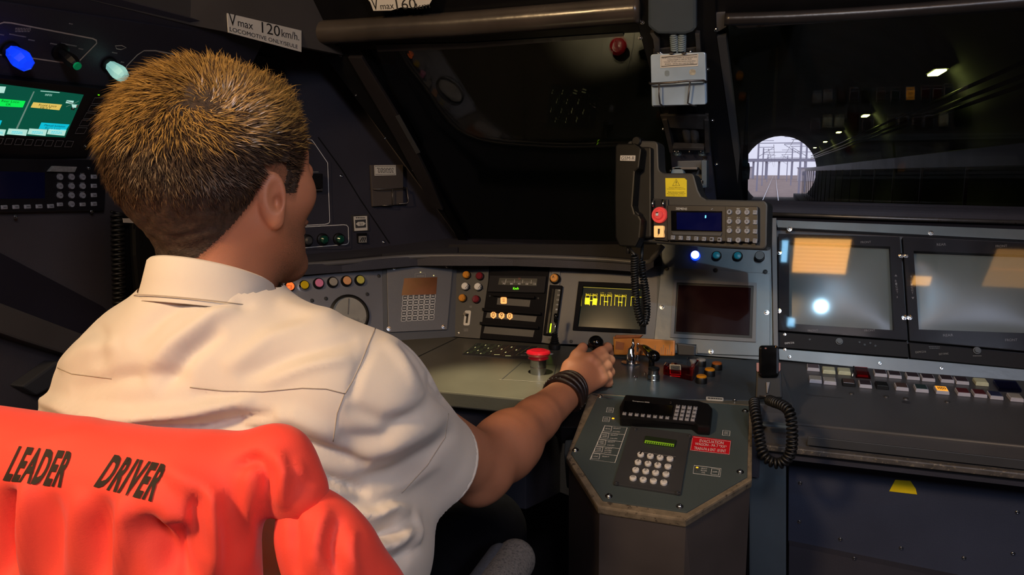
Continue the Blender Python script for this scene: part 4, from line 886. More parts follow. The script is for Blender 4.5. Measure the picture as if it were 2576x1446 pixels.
# red-guarded switch
rg = thing('guarded_switch', 'black switch standing in a red translucent guard on the worktop', 'switch', P_D.hit(1705, 950))
slab(P_D, [(1672, 944), (1740, 960), (1752, 940), (1690, 926)], .001, .013, 'clear_red', 'guard_base', rg, .002)
slab(P_D, [(1733, 958), (1742, 960), (1758, 938), (1746, 934)], .001, .026, 'clear_red', 'guard_side', rg, .002)
slab(P_D, [(1668, 943), (1680, 946), (1684, 938), (1674, 934)], .001, .02, 'clear_red', 'guard_side', rg, .002)
PR = Pl(P_D.hit(1700, 945) + V3((0, 0, .01)), (0, -.94, .34))
slab(PR, rr_px(1686, 917, 1714, 944, 3, 2), 0, .004, 'black_plastic', 'switch_body', rg, .001)
ribbon(PR, [(1687, 941), (1686, 918), (1712, 919), (1713, 943)], .0012, 'steel', rg, 'bright_edge', .0044)
for k in range(3): key(PR, 1700, 925 + k * 6, 16, 3, .0055, 'dark_grey', 'rib', rg)
slab(PR, [(1682, 908), (1718, 910), (1716, 914), (1682, 912)], 0, .003, 'clear', 'guard_top', rg); slab(PR, [(1686, 944), (1712, 946), (1712, 949), (1686, 947)], .003, .006, 'steel', 'bright_foot', rg)
pg_ = thing('plunger_cup', 'clear plastic plunger cup beside the red guard', 'cup', P_D.hit(1742, 945))
lathe(P_D, 1742, 946, [(.0105, 0), (.0105, .022), (.0118, .024), (.0118, .034), (.010, .036)], 'clear', 'cup', pg_, 24); lathe(P_D, 1742, 946, [(.004, .001), (.004, .026), (.0065, .03), (.0065, .033)], 'grey_cap', 'plunger', pg_, 16)
for (x, y, m_, lb) in ((1763, 921, 'grey_cap', 'grey-topped push button, rearmost of the cluster'), (1803, 930, 'amber_dark', 'dull orange push button, farthest right of the cluster'), (1785, 946, 'amber', 'yellow push button in the middle of the cluster'), (1764, 964, 'amber', 'yellow push button nearest the driver, by the red guard')):
    if m_ == 'amber_dark' and m_ not in M: dm('amber_dark', (150, 80, 30), .4, var=.1)
    b_ = thing('push_button', lb, 'button', P_D.hit(x, y), 'push buttons on the worktop')
    lathe(P_D, x, y, [(.0105, 0), (.0105, .010), (.0095, .012)], 'black_plastic', 'collar', b_, 22); lathe(P_D, x, y, [(.0095, .010), (.0095, .0145), (.0075, .016)], m_, 'cap', b_, 22)
tg = slab(P_D, rr_px(1776, 1001, 1820, 1009, 2, 2, dy=3), .0008, .0018, 'plate_white', 'name_tag', dk); smudges(P_D, 1798, 1005, 36, 5, 1, 'black_print', dk, .002, dy=3)
screw(P_D, 1848, 1009, dk, .0022, 'steel', .0008)
# ------------------------------------------------------------ pedestal with the octagonal plate
pd = thing('keypad_pedestal', 'dark grey pedestal with a worn metal rim carrying the keypads', 'pedestal', V3((-.15, 1.1, 0)))
rim = [(1484, 985), (1424, 1146), (1503, 1271), (1725, 1305), (1892, 1204), (1893, 1015)]
inner = [(1506, 992), (1436, 1140), (1516, 1258), (1727, 1288), (1879, 1199), (1884, 1020)]
slab(P_G, rim, -.016, -.002, 'worn_edge', 'rim', pd, .003)
slab(P_G, inner, -.004, .0, 'teal_grey', 'top_plate', pd, .0008)
slab(P_G, [(1386, 1038), (1460, 1002), (1480, 1012), (1466, 1066), (1408, 1066)], -.04, -.006, 'black_plastic', 'side_pocket', pd, .002)
slab(P_G, [(1418, 1068), (1462, 1064), (1440, 1110), (1416, 1104)], -.10, -.03, 'panel_blue', 'side_block', pd, .004)
b3 = [P_G.hit(*p) for p in [(1486, 990), (1430, 1146), (1507, 1268), (1725, 1300), (1888, 1203), (1890, 1010)]]
n = len(b3); vs = [p - P_G.n * .012 for p in b3] + [V3((p.x * 1.0 - .0, p.y + (.03 if i in (1, 2, 3) else .0), 0)) for i, p in enumerate(b3)]
dm('pedestal_paint', (62, 57, 57), .45, var=.2, scale=9, bump=.2)
mk('body', vs, [[i, i + n, (i + 1) % n + n, (i + 1) % n] for i in range(n)] + [list(range(n))], 'pedestal_paint', pd)
for x, y in ((1510.5, 997), (1874.5, 1034), (1447.5, 1132), (1531.5, 1248), (1710, 1274), (1862, 1187)): screw(P_G, x, y, pd, .0036, 'steel')
# black terminal
bt_ = thing('cab_terminal', 'black wedge-shaped radio terminal with grey keys at the top of the pedestal', 'terminal', P_G.hit(1670, 1080))
slab(P_G, [(1574, 1014), (1757, 1030), (1782, 1038), (1792, 1050), (1786, 1096), (1755, 1094), (1740, 1082), (1560, 1072), (1559, 1044)], 0, .018, 'black_plastic', 'body', bt_, .003)
PT = Pl(P_G.hit(1670, 1050) + P_G.n * .0195, (0, -math.sin(R(19)), math.cos(R(19))))
slab(PT, [(1572, 1010), (1693, 1022), (1690, 1047), (1567, 1036)], -.003, .002, 'screen_black', 'display_screen', bt_, .0006)
slab(PT, [(1562, 1036), (1752, 1052), (1756, 1030), (1700, 1020), (1760, 1026), (1758, 1062), (1750, 1062), (1562, 1046)][:1] + [(1562, 1036), (1690, 1048), (1696, 1018), (1757, 1025), (1750, 1064), (1561, 1045)], -.004, .0, 'dark_plastic', 'key_deck', bt_, .0006)
text(PT, 'Transphone 8000', 1612, 1013.5, 43, 3, 'white_print', bt_, .0025, dy=4)
PT = PT.off(.0)
for r_ in range(4):
    for c_ in range(4):
        x = 1705.5 + c_ * 14.6 - r_ * 2.2; y = 1024 + r_ * 9.6 + c_ * 1.3
        k_ = key(PT, x, y, 11, 7.4, .0025, 'key_grey', 'terminal_key', bt_, bev=.0005); smudges(PT, x, y - 1.4, 6, 3.5, 1, 'black_print', k_, .0028, seed=r_ + 4 * c_)
for c_ in range(8):
    x = 1571 + c_ * 15.4; y = 1041.5 + c_ * 1.5
    k_ = key(PT, x, y, 10, 6.4, .0025, 'key_grey', 'terminal_key', bt_, bev=.0005); smudges(PT, x, y - 1.2, 5, 3, 1, 'black_print', k_, .0028, seed=c_)
screw(PT, 1687, 1013, bt_, .0016, 'chrome')
# keypad unit
ku = thing('keypad_unit', 'grey keypad plate with sixteen round white keys and a small green display', 'keypad', P_G.hit(1640, 1240))
slab(P_G, [(1588, 1076), (1737, 1096), (1712, 1248), (1543, 1221)], 0, .004, 'dark_grey', 'face_plate', ku, .0008)
PU = P_G.off(.004)
dm('lcd_green', (120, 160, 40), .35, emit=(95, 150, 20), es=.35); dm('lcd_hood', (30, 42, 26), .4)
slab(PU, [(1624, 1099), (1702, 1110), (1698, 1124), (1620, 1112)], 0, .003, 'lcd_hood', 'display_surround', ku, .0008)
lc = slab(PU.off(.003), [(1623, 1107), (1696, 1117), (1695, 1124), (1621, 1114)], 0, .0004, 'lcd_green', 'display', ku)
for k in range(13): key(PU.off(.0034), 1627 + k * 5.4, 1112 + k * .75, 2.6, 4.5, .0002, 'lcd_hood', 'display_character', lc, bev=0)
kk = [[(658, 507), (733, 519), (809, 531), (886, 540)], [(637, 567), (715, 578), (791, 590), (870, 600)], [(619, 627), (697, 638), (774, 650), (855, 661)], [(598, 691), (677, 703), (757, 713), (838, 726)]]
lb = [['1', '2', '3', '\u2192|'], ['4', '5', '6', 'TST'], ['7', '8', '9', 'CLR'], ['DEL', '0', 'ENT', '\u2190']]
ribbon(PU, [(1604, 1136), (1700, 1149)], .0008, 'dim_print', ku, 'plate_seam', .0003, False)
for r_ in range(4):
    for c_ in range(4):
        x = 1400 + kk[r_][c_][0] / 3.104; y = 980 + kk[r_][c_][1] / 3.104 + 2
        k_ = lathe(PU, x, y, [(.0052, 0), (.0052, .003), (.0046, .0036)], 'key_white', 'round_key', ku, 20)
        s = lb[r_][c_]; text(PU, s, x + .3, y - 2.2, {1: 4.2, 2: 9}.get(len(s), 10.5) if s != '\u2190' else 9, 8 if len(s) == 1 and s != '\u2190' else 4.5, 'black_print', k_, .0039, dy=1)
for x, y in ((1598, 1081), (1735, 1098), (1550.5, 1216), (1704, 1240)): screw(PU, x, y, ku, .0024, 'dark_grey')
# red engraved plate
ev = slab(P_G, [(1742, 1098), (1839, 1110), (1835, 1144), (1736, 1133)], 0, .0016, 'red_plate', 'engraved_plate') if dm('red_plate', (185, 18, 32), .4, var=.06) is None else 0
tag(ev, 'red engraved evacuation plate on the pedestal right of the keypad', 'sign')
PEv = P_G.off(.0016)
ribbon(PEv, [(1742.8, 1099), (1838, 1110.8), (1834.5, 1143), (1737, 1132.2)], .0007, 'white_print', ev, 'printed_line', .0003)
text(PEv, 'EVACUATION', 1790, 1111.5, 60, 7.5, 'white_print', ev, .0004, dy=6); text(PEv, 'WAGON - PA 7 *XX*', 1788, 1120, 79, 7, 'white_print', ev, .0004, dy=8); text(PEv, 'TRAIN-PA 6 ENT 18 ENT', 1786, 1131, 80, 7.5, 'white_print', ev, .0004, dy=8)
# printed legends on the top plate
def cq(pts): return [(1400 + x / 3.104, 980 + y / 3.104) for x, y in pts]
def pkey(cx, cy, w, h, lines, sh=-8, dy=4):
    pts = [(cx - w / 2 - sh / 2 - 0, cy - h / 2 - dy / 2), (cx + w / 2 - sh / 2, cy - h / 2 + dy / 2), (cx + w / 2 + sh / 2, cy + h / 2 + dy / 2), (cx - w / 2 + sh / 2, cy + h / 2 - dy / 2)]
    ribbon(P_G, cq(pts), .0009, 'white_print', pd, 'key_outline', .0004)
    for k, s in enumerate(lines): X, Y_ = cq([(cx, cy + (k - (len(lines) - 1) / 2) * 13)])[0]; text(P_G, s, X, Y_, w * .62 / 3.104, 2.7, 'white_print', pd, .0004, dy=.6)
pkey(418, 160, 50, 36, ['VOX', 'OFF']); pkey(388, 232, 52, 36, ['VOL', 'DOWN'])
key(P_G, *cq([(442, 226)])[0], 6.5, 3, .0012, 'amber_led', 'indicator', pd) if dm('amber_led', (255, 190, 30), .3, emit=(255, 170, 20), es=1.5) is None else 0
ribbon(P_G, cq([(378, 280), (552, 298), (456, 571), (262, 547)]), .0010, 'white_print', pd, 'printed_line', .0004)
for k in range(1, 5):
    t_ = k / 5; ribbon(P_G, cq([(378 - 116 * t_, 280 + 267 * t_), (552 - 96 * t_, 298 + 273 * t_)]), .0008, 'white_print', pd, 'printed_line', .0004, False)
for k, (a, b) in enumerate(((['SIG'], ['SELECT', 'OCCUPIED']), (['PASS', 'ALARM'], ['SELECT', 'CALLED']), (['EMERG', 'TEL'], ['SELECT', 'CALLED']), (['INTER', 'COM'], ['SELECT', 'OCCUPIED', 'CALLED']), (['CONC'], ['SELECT']))):
    pkey(400 - k * 23.4, 306 + k * 54, 58, 38, a)
    for j, s in enumerate(b):
        X, Y_ = cq([(472 - k * 22 - j * 4, 303 + k * 53 + j * (26 if len(b) == 2 else 15) + (8 if len(b) == 1 else 0))])[0]; text(P_G, s, X, Y_, 18, 2.6, 'white_print', pd, .0004, dy=1)
pkey(1325, 340, 56, 38, ['VIGNT', 'CONTROL'], -4, 6)
ribbon(P_G, cq([(1075, 592), (1285, 618), (1277, 681), (1066, 654)]), .0010, 'white_print', pd, 'printed_line', .0004); pkey(1239, 643, 60, 44, ['ISIR'], -6, 8)
for j, s in enumerate(('SELECT', 'IN USE', 'FAIL')): X, Y_ = cq([(1152 - j * 2, 617 + j * 16)])[0]; text(P_G, s, X, Y_, 15 if j < 2 else 9, 3, 'white_print', pd, .0004, dy=1.5)
key(P_G, *cq([(1098, 609)])[0], 6.5, 2.6, .0012, 'amber_led', 'indicator', pd); key(P_G, *cq([(1096, 631)])[0], 6, 4, .001, 'dark_grey', 'indicator', pd)
# ------------------------------------------------------------ right-hand console desk
rc = thing('right_console', 'dark grey right-hand console desk with two rows of square push buttons', 'desk', V3((.6, 1.4, .6)))
slab(F1, None, -.02, 0, 'panel_grey2', 'button_deck', rc, .002, uvs=[(-.0, -.0), (1.2, -.0), (1.2, .33), (-.0, .33)]) if dm('panel_grey2', (66, 66, 70), .38, .1, var=.12, scale=8, bump=.12, bscale=300) is None else 0
slab(F2, None, -.02, 0, 'panel_grey2', 'front_slope', rc, .002, uvs=[(-.0, -.058), (1.2, -.058), (1.2, .0), (-.0, .0)])
tube([V3((-.0, 1.298, .8345)), V3((1.2, 1.298, .8345))], .003, 'panel_grey', 'fold_edge', rc, 8)
lipY = F2.w(0, -.058)
slab(Pl(lipY, (0, -1, 0)), None, -.02, .006, 'worn_lip', 'worn_lip', rc, .002, uvs=[(.0, -.0065), (1.2, -.0065), (1.2, .003), (.0, .003)])
box((.0, lipY.y + .004, .788), (1.2, lipY.y + .03, lipY.z - .014), 'navy_paint', 'lip_front', rc); 
PLf = Pl((0, lipY.y + .004, 0), (0, -1, 0))
slab(PLf, [(2032, 1096), (2800, 1180), (2800, 1205), (2030, 1118)], 0, .003, 'dark_grey', 'slot_trim', rc, .001)
for (x, y) in ((2105, 975),): pass
P_R = Pl((0, 1.33, .5), (0, -1, 0))
sk = slab(P_R, [(1985, 1100), (2900, 1200), (2900, 1560), (1983, 1362)], -.02, .0, 'skirt_navy', 'kick_panel') if dm('skirt_navy', (44, 50, 70), .6, var=.15, scale=6, bump=.3, bscale=500) is None else 0
tag(sk, 'dark navy lower panel under the right console with a yellow sticker', 'panel')
yl = slab(P_R, [(2252, 1206), (2290, 1209), (2303, 1228), (2307, 1243), (2237, 1235)], 0, .0008, 'yellow_label', 'sticker', sk)
for x, y in ((2013, 1215), (2011, 1312), (2114, 1356), (2267, 1378), (2425, 1403), (2548, 1392), (2559, 1288)): screw(P_R, x, y, sk, .0024, 'steel')
o = slab(Pl((0, 1.31, .4), (0, -1, 0)), [(1985, 1372), (2900, 1560), (2900, 1700), (1983, 1560)], -.03, .0, 'navy_paint', 'lower_panel'); tag(o, 'darkest bottom panel below the navy kick panel', 'panel')
screw(Pl((0, 1.31, .4), (0, -1, 0)), 2149, 1404, o, .0024, 'steel')
sc2 = slab(Pl((0, 1.29, .4), (0, -1, 0)), [(1884, 1040), (1930, 1100), (1978, 1105), (1978, 1540), (1884, 1540)], -.03, 0, 'panel_blue', 'support_column', None, .004); tag(sc2, 'blue-grey upright post between the pedestal and the right console', 'post')
box((-.08, 1.28, .74), (0, 1.46, lipY.z), 'navy_paint', 'bridge_block', rc)
slab(P_D, [(1906, 906), (1960, 908), (1996, 1020), (1896, 1012)], -.02, -.002, 'panel_grey2', 'joint_plate', rc, .001)
slab(F2, [(1906, 1062), (1998, 1071), (1996, 1020), (1898, 1012)], -.02, .001, 'panel_grey2', 'joint_plate', rc, .001)
slab(Pl(lipY, (0, -1, 0)), [(1918, 1064), (2000, 1071), (2000, 1078), (1918, 1070)], -.01, .004, 'panel_blue', 'bright_lip', rc, .001)
# push buttons: crop coordinates /3.701 + (1880, 860)
def cb(x, y): return (1880 + x / 3.701, 860 + y / 3.701)
rowA = [(612, 245, 'maroon_e', 'white'), (757, 270, 'key_cream', 'cream'), (900, 280, 'key_cream', 'cream'), (1235, 297, 'maroon_d', 'white'), (1368, 312, 'maroon_d', 'white'), (1535, 325, 'maroon_d', 'white'), (1675, 340, 'maroon_d', 'white'), (1850, 352, 'maroon_d', 'white'), (1990, 368, 'maroon_d', 'white'), (2170, 380, 'key_cream', 'cream')]
rowB = [(632, 355, 'grey_cap', 'white'), (765, 370, 'grey_cap', 'white'), (940, 385, 'brown_d', 'black'), (1095, 400, 'maroon_d', 'white'), (1250, 412, 'black_plastic', 'black'), (1432, 425, 'brown_d', 'white'), (1615, 440, 'green_d', 'white'), (1805, 457, 'amber_sym', 'white'), (2002, 475, 'dark_red_d', 'white'), (2155, 487, 'dark_red_d', 'white'), (2303, 505, 'blue_d', 'white'), (2490, 525, 'grey_cap', 'white')]
dm('maroon_d', (40, 24, 32), .4); dm('maroon_e', (84, 72, 80), .4); dm('brown_d', (70, 52, 48), .3); dm('green_d', (32, 50, 50), .3); dm('blue_d', (28, 32, 66), .3); dm('dark_red_d', (74, 18, 24), .3)
dm('amber_sym', (240, 170, 60), .4, emit=(255, 165, 50), es=.7); dm('btn_white', (165, 162, 172), .45, var=.06)
for r_, row in enumerate((rowA, rowB)):
    for i, (x, y, m_, hm) in enumerate(row):
        px, py = cb(x, y + 8); hx = {'white': 'btn_white', 'cream': 'key_cream', 'black': 'black_plastic'}[hm]
        a = F1.mpp(px, py)[0]; w_ = 31 * a; b_ = link('push_button', rbox_me('push_button', round(w_, 3), .029, .0065, hx, .0008, .06), rc, F1.mat(px, py))
        if hm != 'white' or m_ != 'maroon_d': b_['label'] = {'white': 'white square button with a ', 'cream': 'cream square button with a ', 'black': 'black square button with a '}[hm] + {'key_cream': 'cream cap', 'grey_cap': 'grey cap', 'brown_d': 'brown cap', 'black_plastic': 'black cap', 'green_d': 'dark green cap', 'amber_sym': 'lit amber cap', 'dark_red_d': 'dark red cap', 'blue_d': 'dark blue cap', 'maroon_d': 'maroon cap', 'maroon_e': 'mauve cap'}[m_]
        c_ = link('button_cap', rbox_me('button_cap', round(w_ * .84, 4), .024, .0006, m_, .0, .03), b_, F1.mat(px, py, .0065))
        if m_ == 'amber_sym':
            q = F1.mat(px, py, .0074)
            for k in (-2, -1, 0, 1, 2): link('symbol_bar', rbox_me('symbol_bar', .0012, .015 - .0022 * abs(k), .0003, 'black_print', 0, 0), c_, q @ Matrix.Translation((k * .0028, 0, 0)))
gx_, gy_ = cb(1065, 295)
g_ = key(F1, gx_, gy_ + 1, 36, 22, .007, 'clear_red', 'red_guard', rc); g_['label'] = 'dark red translucent button guard'; key(F1, gx_, gy_ + 1, 28, 16, .005, 'maroon', 'push_button', rc)
g2_ = slab(F1, [(2497, 962), (2556, 966), (2570, 988), (2512, 985)], 0, .007, 'clear_blue', 'blue_guard', rc, .002); g2_['label'] = 'blue translucent button guard'
tube([F1.hit(*cb(978, 335)) + F1.n * .002, F1.hit(*cb(985, 300)) + F1.n * .016], .0018, 'steel', 'guard_hinge', rc, 8)
for x, y in ((970, 483), (1293, 512), (1475, 530), (1862, 560)): lathe(F1, *cb(x, y), [(.0045, 0), (.004, .002), (.0015, .002)], 'steel_dark', 'button_lock', rc, 12)
ribbon(F1, [cb(550, 470), cb(560, 492), cb(885, 524)], .002, 'steel_dark', rc, 'scuff_line', .0004, False)
lathe(F1, *cb(1475, 565), [(.0065, 0), (.0065, .003), (.005, .004)], 'clear', 'clear_lens', rc, 16)
# ------------------------------------------------------------ hand microphone and cord
P_Mi = Pl(atY(1932, 940, 1.33), (0, -math.cos(R(18)), math.sin(R(18))))
mi = thing('hand_microphone', 'black hand microphone standing in its clip between the desks', 'microphone', P_Mi.hit(1932, 1005))
slab(P_Mi, rr_px(1909, 871, 1959, 950, 9, 4), 0, .022, 'black_gloss', 'head', mi, .004)
slab(P_Mi, [(1903, 915), (1964, 915), (1966, 960), (1968, 1003), (1900, 1003), (1902, 960)], -.012, .012, 'black_plastic', 'body', mi, .003)
for x in (1907, 1959): slab(P_Mi, [(x - 4, 914), (x + 4, 914), (x + 4, 932), (x, 938), (x - 4, 934)], .010, .018, 'clip_pink', 'clip_pad', mi, .001) if 'clip_pink' in M or dm('clip_pink', (150, 100, 95), .5) is None else 0
key(P_Mi, 1926, 879, 6, 4, .023, 'clip_pink', 'indicator', mi)
slab(P_Mi, [(1927, 962), (1937, 962), (1936, 967), (1931, 990), (1928, 990)], .012, .016, 'steel_dark', 'metal_clip', mi, .001)
tube(pxline(P_Mi, [(1911, 996), (1950, 999)], .014), .0015, 'steel_dark', 'wire_bar', mi, 6)
mc_ = thing('coiled_cord', 'black coiled microphone cord hanging in a long loop beside the pedestal', 'cord', atY(1950, 1168, 1.16), 'coiled cords')
coil([atY(1934, 1006, 1.235), atY(1950, 1012, 1.20), atY(1970, 1020, 1.18), atY(1985, 1034, 1.165), atY(1991, 1060, 1.155), atY(1993, 1100, 1.15), atY(1988, 1140, 1.15), atY(1968, 1163, 1.15), atY(1942, 1162, 1.15), atY(1920, 1140, 1.155), atY(1910, 1100, 1.165), atY(1904, 1060, 1.18), atY(1899, 1030, 1.20), atY(1897, 1008, 1.225)], .0066, .0023, .0062, 'rubber', 'coils', mc_)
tube([P_Mi.hit(1934, 1000) + P_Mi.n * .004, atY(1934, 1007, 1.235)], .003, 'rubber', 'lead', mc_, 8)
# ------------------------------------------------------------ left wall equipment
def L5(x, y): return (x / 5.356, 30 + y / 5.356)
oh = thing('overhead_panel', 'overhead side panel with glowing blue and white knobs by the driver', 'panel', P_L.hit(120, 180))
slab(P_L, [(-400, -60), (480, 74), (470, 230), (-400, 180)], 0, .004, 'wall_navy', 'face_plate', oh, .001)
PLp = P_L.off(.004)
ribbon(PLp, [L5(*p) for p in [(-400, 140), (-100, 160), (0, 155), (50, 138), (150, 146), (1250, 358), (1295, 380), (1300, 420), (1060, 665), (980, 697), (760, 668), (300, 602), (-400, 540)]], .0022, 'line_print', oh, 'printed_line', .0004, False)
ribbon(PLp, [(360, 186), (330, 184), (315, 178), (318, 166), (345, 138), (362, 127), (390, 127), (500, 148)], .0022, 'line_print', oh, 'printed_line', .0004, False)
smudges(PLp, 57, 75, 40, 12, 3, 'line_print', oh, seed=3)
for x, y, w_ in ((240, 318, 45), (425, 380, 17), (725, 432, 19), (930, 443, 42), (1090, 498, 13), (1545, 550, 14), (1650, 678, 9), (955, 160, 10), (20, 305, 14)): key(PLp, *L5(x, y), w_, 2.6, .0004, 'dim_print', 'legend', oh, rot=0, bev=0)
ribbon(PLp, [L5(*p) for p in [(1550, 455), (1640, 450), (1700, 482), (1630, 505), (1570, 495)]], .0014, 'line_print', oh, 'symbol', .0004)
dm('blue_knob', (20, 60, 230), .15, emit=(10, 60, 255), es=.9, coat=.5); dm('white_knob', (190, 230, 220), .12, emit=(150, 225, 215), es=.55, coat=.5); dm('green_knob', (10, 120, 80), .15, emit=(0, 120, 70), es=.4)
def knob(x, y, r, m_, lb, sx=1):
    kb = lathe(PLp, x, y, [(.013, 0), (.013, .004), (.009, .006)], 'black_plastic', 'illuminated_knob', oh, 24); kb['label'] = lb
    lathe(PLp, x, y, [(r * .7, .005), (r * .78, .010), (r * 1.0, .022), (r * 1.04, .028), (r * .86, .036), (r * .5, .039)], m_, 'knob_cap', kb, 7, smooth=False, rot=.3)
knob(24, 124, .014, 'blue_knob', 'knob glowing blue'); knob(272, 160, .0125, 'white_knob', 'knob glowing pale white'); knob(150, 128, .010, 'black_plastic', 'dark knob with a green lens')
lathe(PLp, 150, 128, [(.006, .038), (.006, .041)], 'green_knob', 'lens', oh, 12)
sp_ = PLp
# side display
sd = thing('side_display', 'side wall display with a green screen of coloured status boxes', 'display', P_L.hit(120, 380))
dm('bezel_dark', (16, 14, 20), .4, var=.1)
slab(P_L, [(-300, 150), (268, 214), (262, 240), (205, 385), (-300, 395)], 0, .014, 'bezel_dark', 'bezel', sd, .002)
PSd = P_L.off(.014)
dm('scr_green', (5, 70, 55), .4, emit=(4, 78, 60), es=.9); dm('scr_box_green', (10, 220, 80), .4, emit=(10, 235, 80), es=.9); dm('scr_yellow', (225, 200, 100), .4, emit=(225, 195, 95), es=.85); dm('scr_cyan', (10, 190, 210), .4, emit=(10, 190, 215), es=.85); dm('scr_white', (185, 230, 220), .4, emit=(180, 230, 215), es=.85)
scr = slab(PSd, [(-160, 190), (210, 238), (163, 345), (-180, 330)], -.001, .0006, 'scr_green', 'screen', sd)
PSs = PSd.off(.0006)
slab(PSs, [(84, 230), (87, 230), (44, 324), (40, 323)], 0, .0002, 'scr_white2', 'divider_line', sd) if dm('scr_white2', (120, 150, 140), .4, emit=(110, 145, 130), es=.7) is None else 0
slab(PSs, [(-90, 240), (64, 254), (57, 270), (-98, 262)], 0, .0002, 'scr_box_green', 'status_box', sd); slab(PSs, [(84, 257), (156, 263), (149, 277), (77, 270)], 0, .0002, 'scr_yellow', 'status_box', sd)
slab(PSs, [(104, 308), (175, 313), (165, 328), (97, 324)], 0, .0002, 'scr_cyan', 'status_box', sd); slab(PSs, [(-60, 214), (15, 218), (10, 234), (-66, 230)], 0, .0002, 'scr_white', 'status_box', sd)
for x0, x1 in ((-30, 14), (20, 69), (72, 118), (121, 166)): slab(PSs, [(x0 + 2, 323), (x1 + 1, 326), (x1 - 4, 341.5), (x0 - 3, 337)], 0, .0002, 'scr_white', 'status_box', sd)
slab(PSs, [(-70, 297), (5, 303), (-1, 318), (-80, 312)], 0, .0002, 'scr_cyan', 'status_box', sd)
dm('scr_dark_text', (20, 60, 30), .5)
for s, x, y, w_, h_ in (('Rear Loco', 26, 254.5, 44, 5.5), ('OK', 21, 262, 13, 5.5), ('Front Loco', 120, 265, 44, 5.5), ('FAULT', 114, 271.5, 26, 5.5), ('Manual Isolation', 138, 316, 52, 4.5), ('Front Loco', 133, 322.5, 38, 4)): text(PSs, s, x, y, w_, h_, 'scr_dark_text', sd, .0005, dy=w_ * .075)
for x in (-8, 42, 93, 141): smudges(PSs, x, 333, 28, 7, 2, 'scr_cyan', sd, .0004, dy=1.5, seed=5)
slab(PSs, [(102, 228), (150, 232), (149.5, 233.5), (102, 229.5)], 0, .0002, 'scr_white', 'status_line', sd); text(PSs, 'INFOS', 122, 238.5, 17, 4.5, 'scr_white', sd, .0004, dy=1)
slab(PSs, [(168, 252), (186, 253.5), (183, 261), (165, 259)], 0, .0002, 'scr_white', 'flag_icon', sd); slab(PSs, [(180, 262), (197, 263.5), (194, 271), (182, 270)], 0, .0002, 'scr_white', 'flag_icon', sd); ribbon(PSs, [(167, 254.5), (184, 259.5)], .001, 'blue_d', sd, 'flag_stripe', .0004, False)
ribbon(PSs, [(166, 268), (198, 254)], .0008, 'scr_white2', sd, 'slash', .0004, False)
slab(PSs, [(193, 263.3), (197, 263.5), (194, 271), (191, 271)], .0002, .0004, 'rust_wagon', 'flag_stripe', sd)
def sk_(x, y, w_, h_, sh):
    pts = [(x - w_ / 2 + sh / 2, y - h_ / 2), (x + w_ / 2 + sh / 2, y - h_ / 2 + 1), (x + w_ / 2 - sh / 2, y + h_ / 2), (x - w_ / 2 - sh / 2, y + h_ / 2)]
    k_ = slab(PSd, pts, 0, .002, 'bezel_dark', 'soft_key', sd, .0003); ribbon(PSd.off(.002), pts, .0012, 'dim_print', k_, 'key_outline', .0002)
for x, y in ((246, 253), (236, 272), (225, 291), (214, 309), (204, 328)): sk_(x, y, 23, 15, 8)
for k in range(9): sk_(-28 + k * 25.2, 353 + k * 1.1, 17, 15, 6)
ld = key(PSd, 248, 238.5, 4.5, 2, .001, 'lime_glow', 'indicator', sd)
for x, y in ((213, 367), (182, 272)): screw(PSd, x, y, sd, .002, 'steel')
# second telephone unit below
P2 = P_L1.off(.0)
tu = thing('side_phone_unit', 'dark side wall telephone unit with small grey keys below the green display', 'telephone', P_L1.hit(120, 530))
slab(P2, [(-300, 395), (256, 402), (250, 530), (-300, 540)], 0, .012, 'bezel_dark', 'face_plate', tu, .002)
PQ = P2.off(.012)
def L2(x, y): return (x / 2.225, 400 + y / 2.225)
dm('blue_dim_screen', (8, 8, 26), .15, emit=(2, 3, 30), es=.25)
slab(PQ, [L2(-300, 60), L2(250, 75), L2(250, 220), L2(-300, 225)], 0, .0005, 'blue_dim_screen', 'display_screen', tu)
slab(PQ, [L2(285, 38), L2(418, 43), L2(405, 74), L2(258, 70)], 0, .006, 'dim_print', 'name_label', tu, .001)
for r_, y in enumerate((100, 151, 203, 252)):
    for c_, x in enumerate((332, 397, 459)):
        if r_ == 3 and c_ != 1: k_ = key(PQ, *L2(x, y + 2), 15, 10, .003, 'key_grey', 'square_key', tu)
        else: k_ = lathe(PQ, *L2(x, y), [(.0052, 0), (.005, .003)], 'key_grey', 'round_key', tu, 12)
        smudges(PQ, *L2(x, y), 6, 3, 1, 'black_print', k_, .0035, seed=r_ + c_)
        if r_ < 3: smudges(PQ, *L2(x, y - 20), 12, 2.4, 1, 'dim_print', tu, seed=r_ * 3 + c_)
    k_ = key(PQ, *L2(522, y - 1), 15, 11, .003, 'key_grey', 'square_key', tu); smudges(PQ, *L2(522, y - 1), 7, 4, 1, 'black_print', k_, .0033, seed=r_)
for k in range(6): k_ = key(PQ, *L2(-45 + k * 65, 271 - k * 1.5), 17, 11, .003, 'key_grey', 'square_key', tu); smudges(PQ, *L2(-45 + k * 65, 271 - k * 1.5), 8, 4, 1, 'black_print', k_, .0033, seed=k)
for x, y in ((498, 50), (85, 322), (512, 293)): screw(PQ, *L2(x, y), tu, .0022, 'steel')
